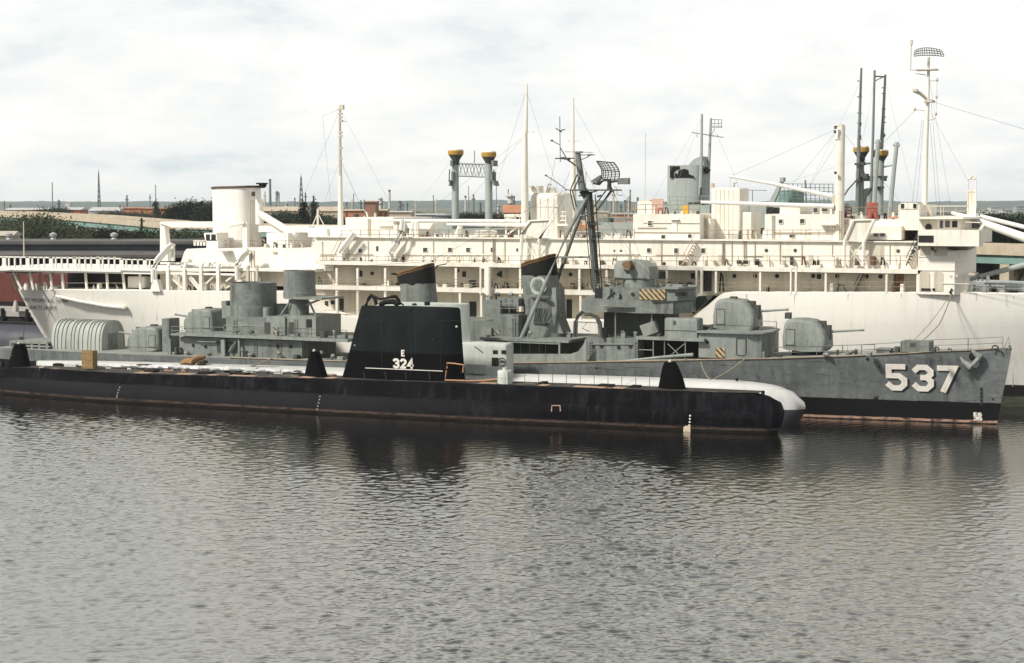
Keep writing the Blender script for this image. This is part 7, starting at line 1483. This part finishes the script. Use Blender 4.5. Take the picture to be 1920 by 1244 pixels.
tower(873, 368, 1500, 4, 'white stack seen between the trussed posts', 'stack', B_white); tower(879, 350, 1900, 1.6, 'hair-thin mast seen between the trussed posts', 'stack'); tower(901, 381, 1500, 4, 'short dark stack beside the right trussed post', 'stack', M_grey_dark); tower(931, 348, 1800, 1.6, 'hair-thin mast just right of the trussed posts', 'stack'); tower(934, 384, 1500, 5, 'pale short column right of the trussed posts', 'column', B_white)
tower(957, 364, 1200, 13, 'fat pale refinery column left of the white kingpost', 'column', plain('pale vessel', (.5, .48, .42))); tower(953, 356, 1300, 2, 'thin pipe beside the fat pale column', 'stack')
tower(1050, 371, 1200, 3, 'stack between the vent tower and the tripod mast', 'stack', M_grey_dark); tower(1052, 383, 1100, 9, 'dark column group between the vent tower and the tripod mast', 'column'); tower(1137, 376, 1500, 2.5, 'first thin stack right of the tripod mast', 'stack'); tower(1146, 379, 1500, 2.5, 'second thin stack right of the tripod mast', 'stack'); tower(1156, 378, 1500, 2.5, 'third thin stack right of the tripod mast', 'stack'); tower(1171, 376, 1500, 4, 'stack just left of the refinery column pair', 'stack'); tower(1176, 374, 1500, 7, 'refinery column right of the tripod mast', 'column'); tower(1181, 357, 1500, 3, 'tallest stack right of the tripod mast', 'stack'); tower(1195, 371, 1500, 4, 'dark stack left of the white deckhouse', 'stack', M_grey_dark)
for px, yt, dp, lab in ((267, 409, 480, 'dark timber utility pole before the viaduct girder'), (1178, 368, 700, 'utility pole far behind the supply ship bow'), (583, 392, 560, 'pale lamp pole in front of the dark tree row')):
    S = BG('utility_pole', lab, 'pole', px, 440, dp); k = dp / FPX; zt = CAMZ - (yt - 381) * k; m = MB(); m.lathe(0, 0, [(.38, 1), (.3, zt)], 8); S.part('pole', m, M_soot if px == 267 else B_tan); m = MB(); m.box(-.9, .9, -.1, .1, zt - .9, zt - .7); S.part('crossarm', m, M_soot)
S = BG('pipe_rack', 'row of white tanks under the viaduct at the right edge', 'tanks', 1890, 487, 430)
m = MB()
for px in (1874, 1899, 1920): m.ball(S.x(px, 0, 484), 0, S.at(px, 487, 0)[1], 1.5, 1.5, .8)
S.part('tank_top', m, B_white); m = MB(); m.box(S.x(1862, 0), S.x(1960, 0), -.5, .2, S.at(1890, 493, 0)[1], S.at(1890, 489, 0)[1]); m.box(S.x(1862, 0), S.x(1960, 0), -.3, .2, 2, S.at(1890, 489.2, 0)[1] - .7); S.part('tank_wall', m, B_tan)
m = MB(); a, b, c, d_ = fw(1800, 520, 380), fw(2100, 520, 340), fw(2100, 490, 520), fw(1780, 490, 520)
m.add([(p.x, p.y, 2.06) for p in (a, b, c, d_)], [(0, 1, 2, 3)]); mg, tg, bgp = nodes('mown grass'); n_ = tnoise(tg, .15, 6, .6); tg.links.new(tmix(tg, n_, (.10, .13, .04), (.19, .19, .08)), bgp.inputs['Base Color']); bgp.inputs['Roughness'].default_value = .9
tag(m.build('lawn', mg, None, 0), None, None, None, 'structure')
rr = random.Random(77); first = {}
def works(kind, px, depth, w, h, mat):
    S = BG(kind, None, None, px, 400, depth); k = depth / FPX; m = MB()
    if kind == 'works_building':
        a, b = -w * k / 2, w * k / 2; m.box(a, b, 0, 14, 1.5, 2 + h); S.part('wall', m, mat); m = MB(); m.loft([[(x, -.5, 2 + h), (x, 7, 2 + h * rr.uniform(1.0, 1.25)), (x, 14.5, 2 + h)] for x in (a - .4, b + .4)], (True, True)); S.part('roof', m, rr.choice([B_white, B_grey, B_tan, M_roof, B_brick]))
        tag(S.root, 'small low works building in the cluttered industrial flats behind the ships', 'building', 'small works buildings behind the ships')
    else:
        m.lathe(0, 0, [(.9, 1), (.55, h)], 7); S.part('shaft', m, mat); m = MB(); m.box(-1.2, 1.2, -.3, .3, h * .86, h * .9); S.part('platform', m, mat)
        tag(S.root, 'thin pole or stack among the far works behind the ships', 'stack', 'thin stacks and poles of the far works')
for i in range(46):
    px = rr.choice([rr.uniform(240, 405), rr.uniform(490, 980), rr.uniform(490, 980), rr.uniform(1046, 1200), rr.uniform(0, 240)]); works('works_building', px, rr.uniform(700, 1500), rr.uniform(8, 34), rr.uniform(3.5, 9), rr.choice([B_brick, B_tan, B_grey, B_white, B_rust]))
for i in range(34):
    px = rr.choice([rr.uniform(490, 980), rr.uniform(490, 980), rr.uniform(1046, 1200), rr.uniform(0, 405)]); works('works_stack', px, rr.uniform(1100, 1900), 2, rr.uniform(14, 32), rr.choice([M_tower, M_grey_dark, B_tan]))
# ------------------------------------------------------------------ haze
m = MB(); m.box(-6200, 5300, -230, 9200, -6, 72)
hz = m.build('haze', None, None, 0); tag(hz, 'thin pale summer haze over the harbour and the far shore', 'haze', None, 'stuff')
mh = bpy.data.materials.new('haze'); mh.use_nodes = True; th = mh.node_tree; th.nodes.clear()
oh = th.nodes.new('ShaderNodeOutputMaterial'); pv = th.nodes.new('ShaderNodeVolumePrincipled'); pv.inputs['Color'].default_value = (0.83, 0.93, 1.0, 1); pv.inputs['Density'].default_value = HAZE; pv.inputs['Anisotropy'].default_value = 0.2
th.links.new(pv.outputs[0], oh.inputs['Volume']); hz.data.materials.append(mh); hz.display_type = 'WIRE'
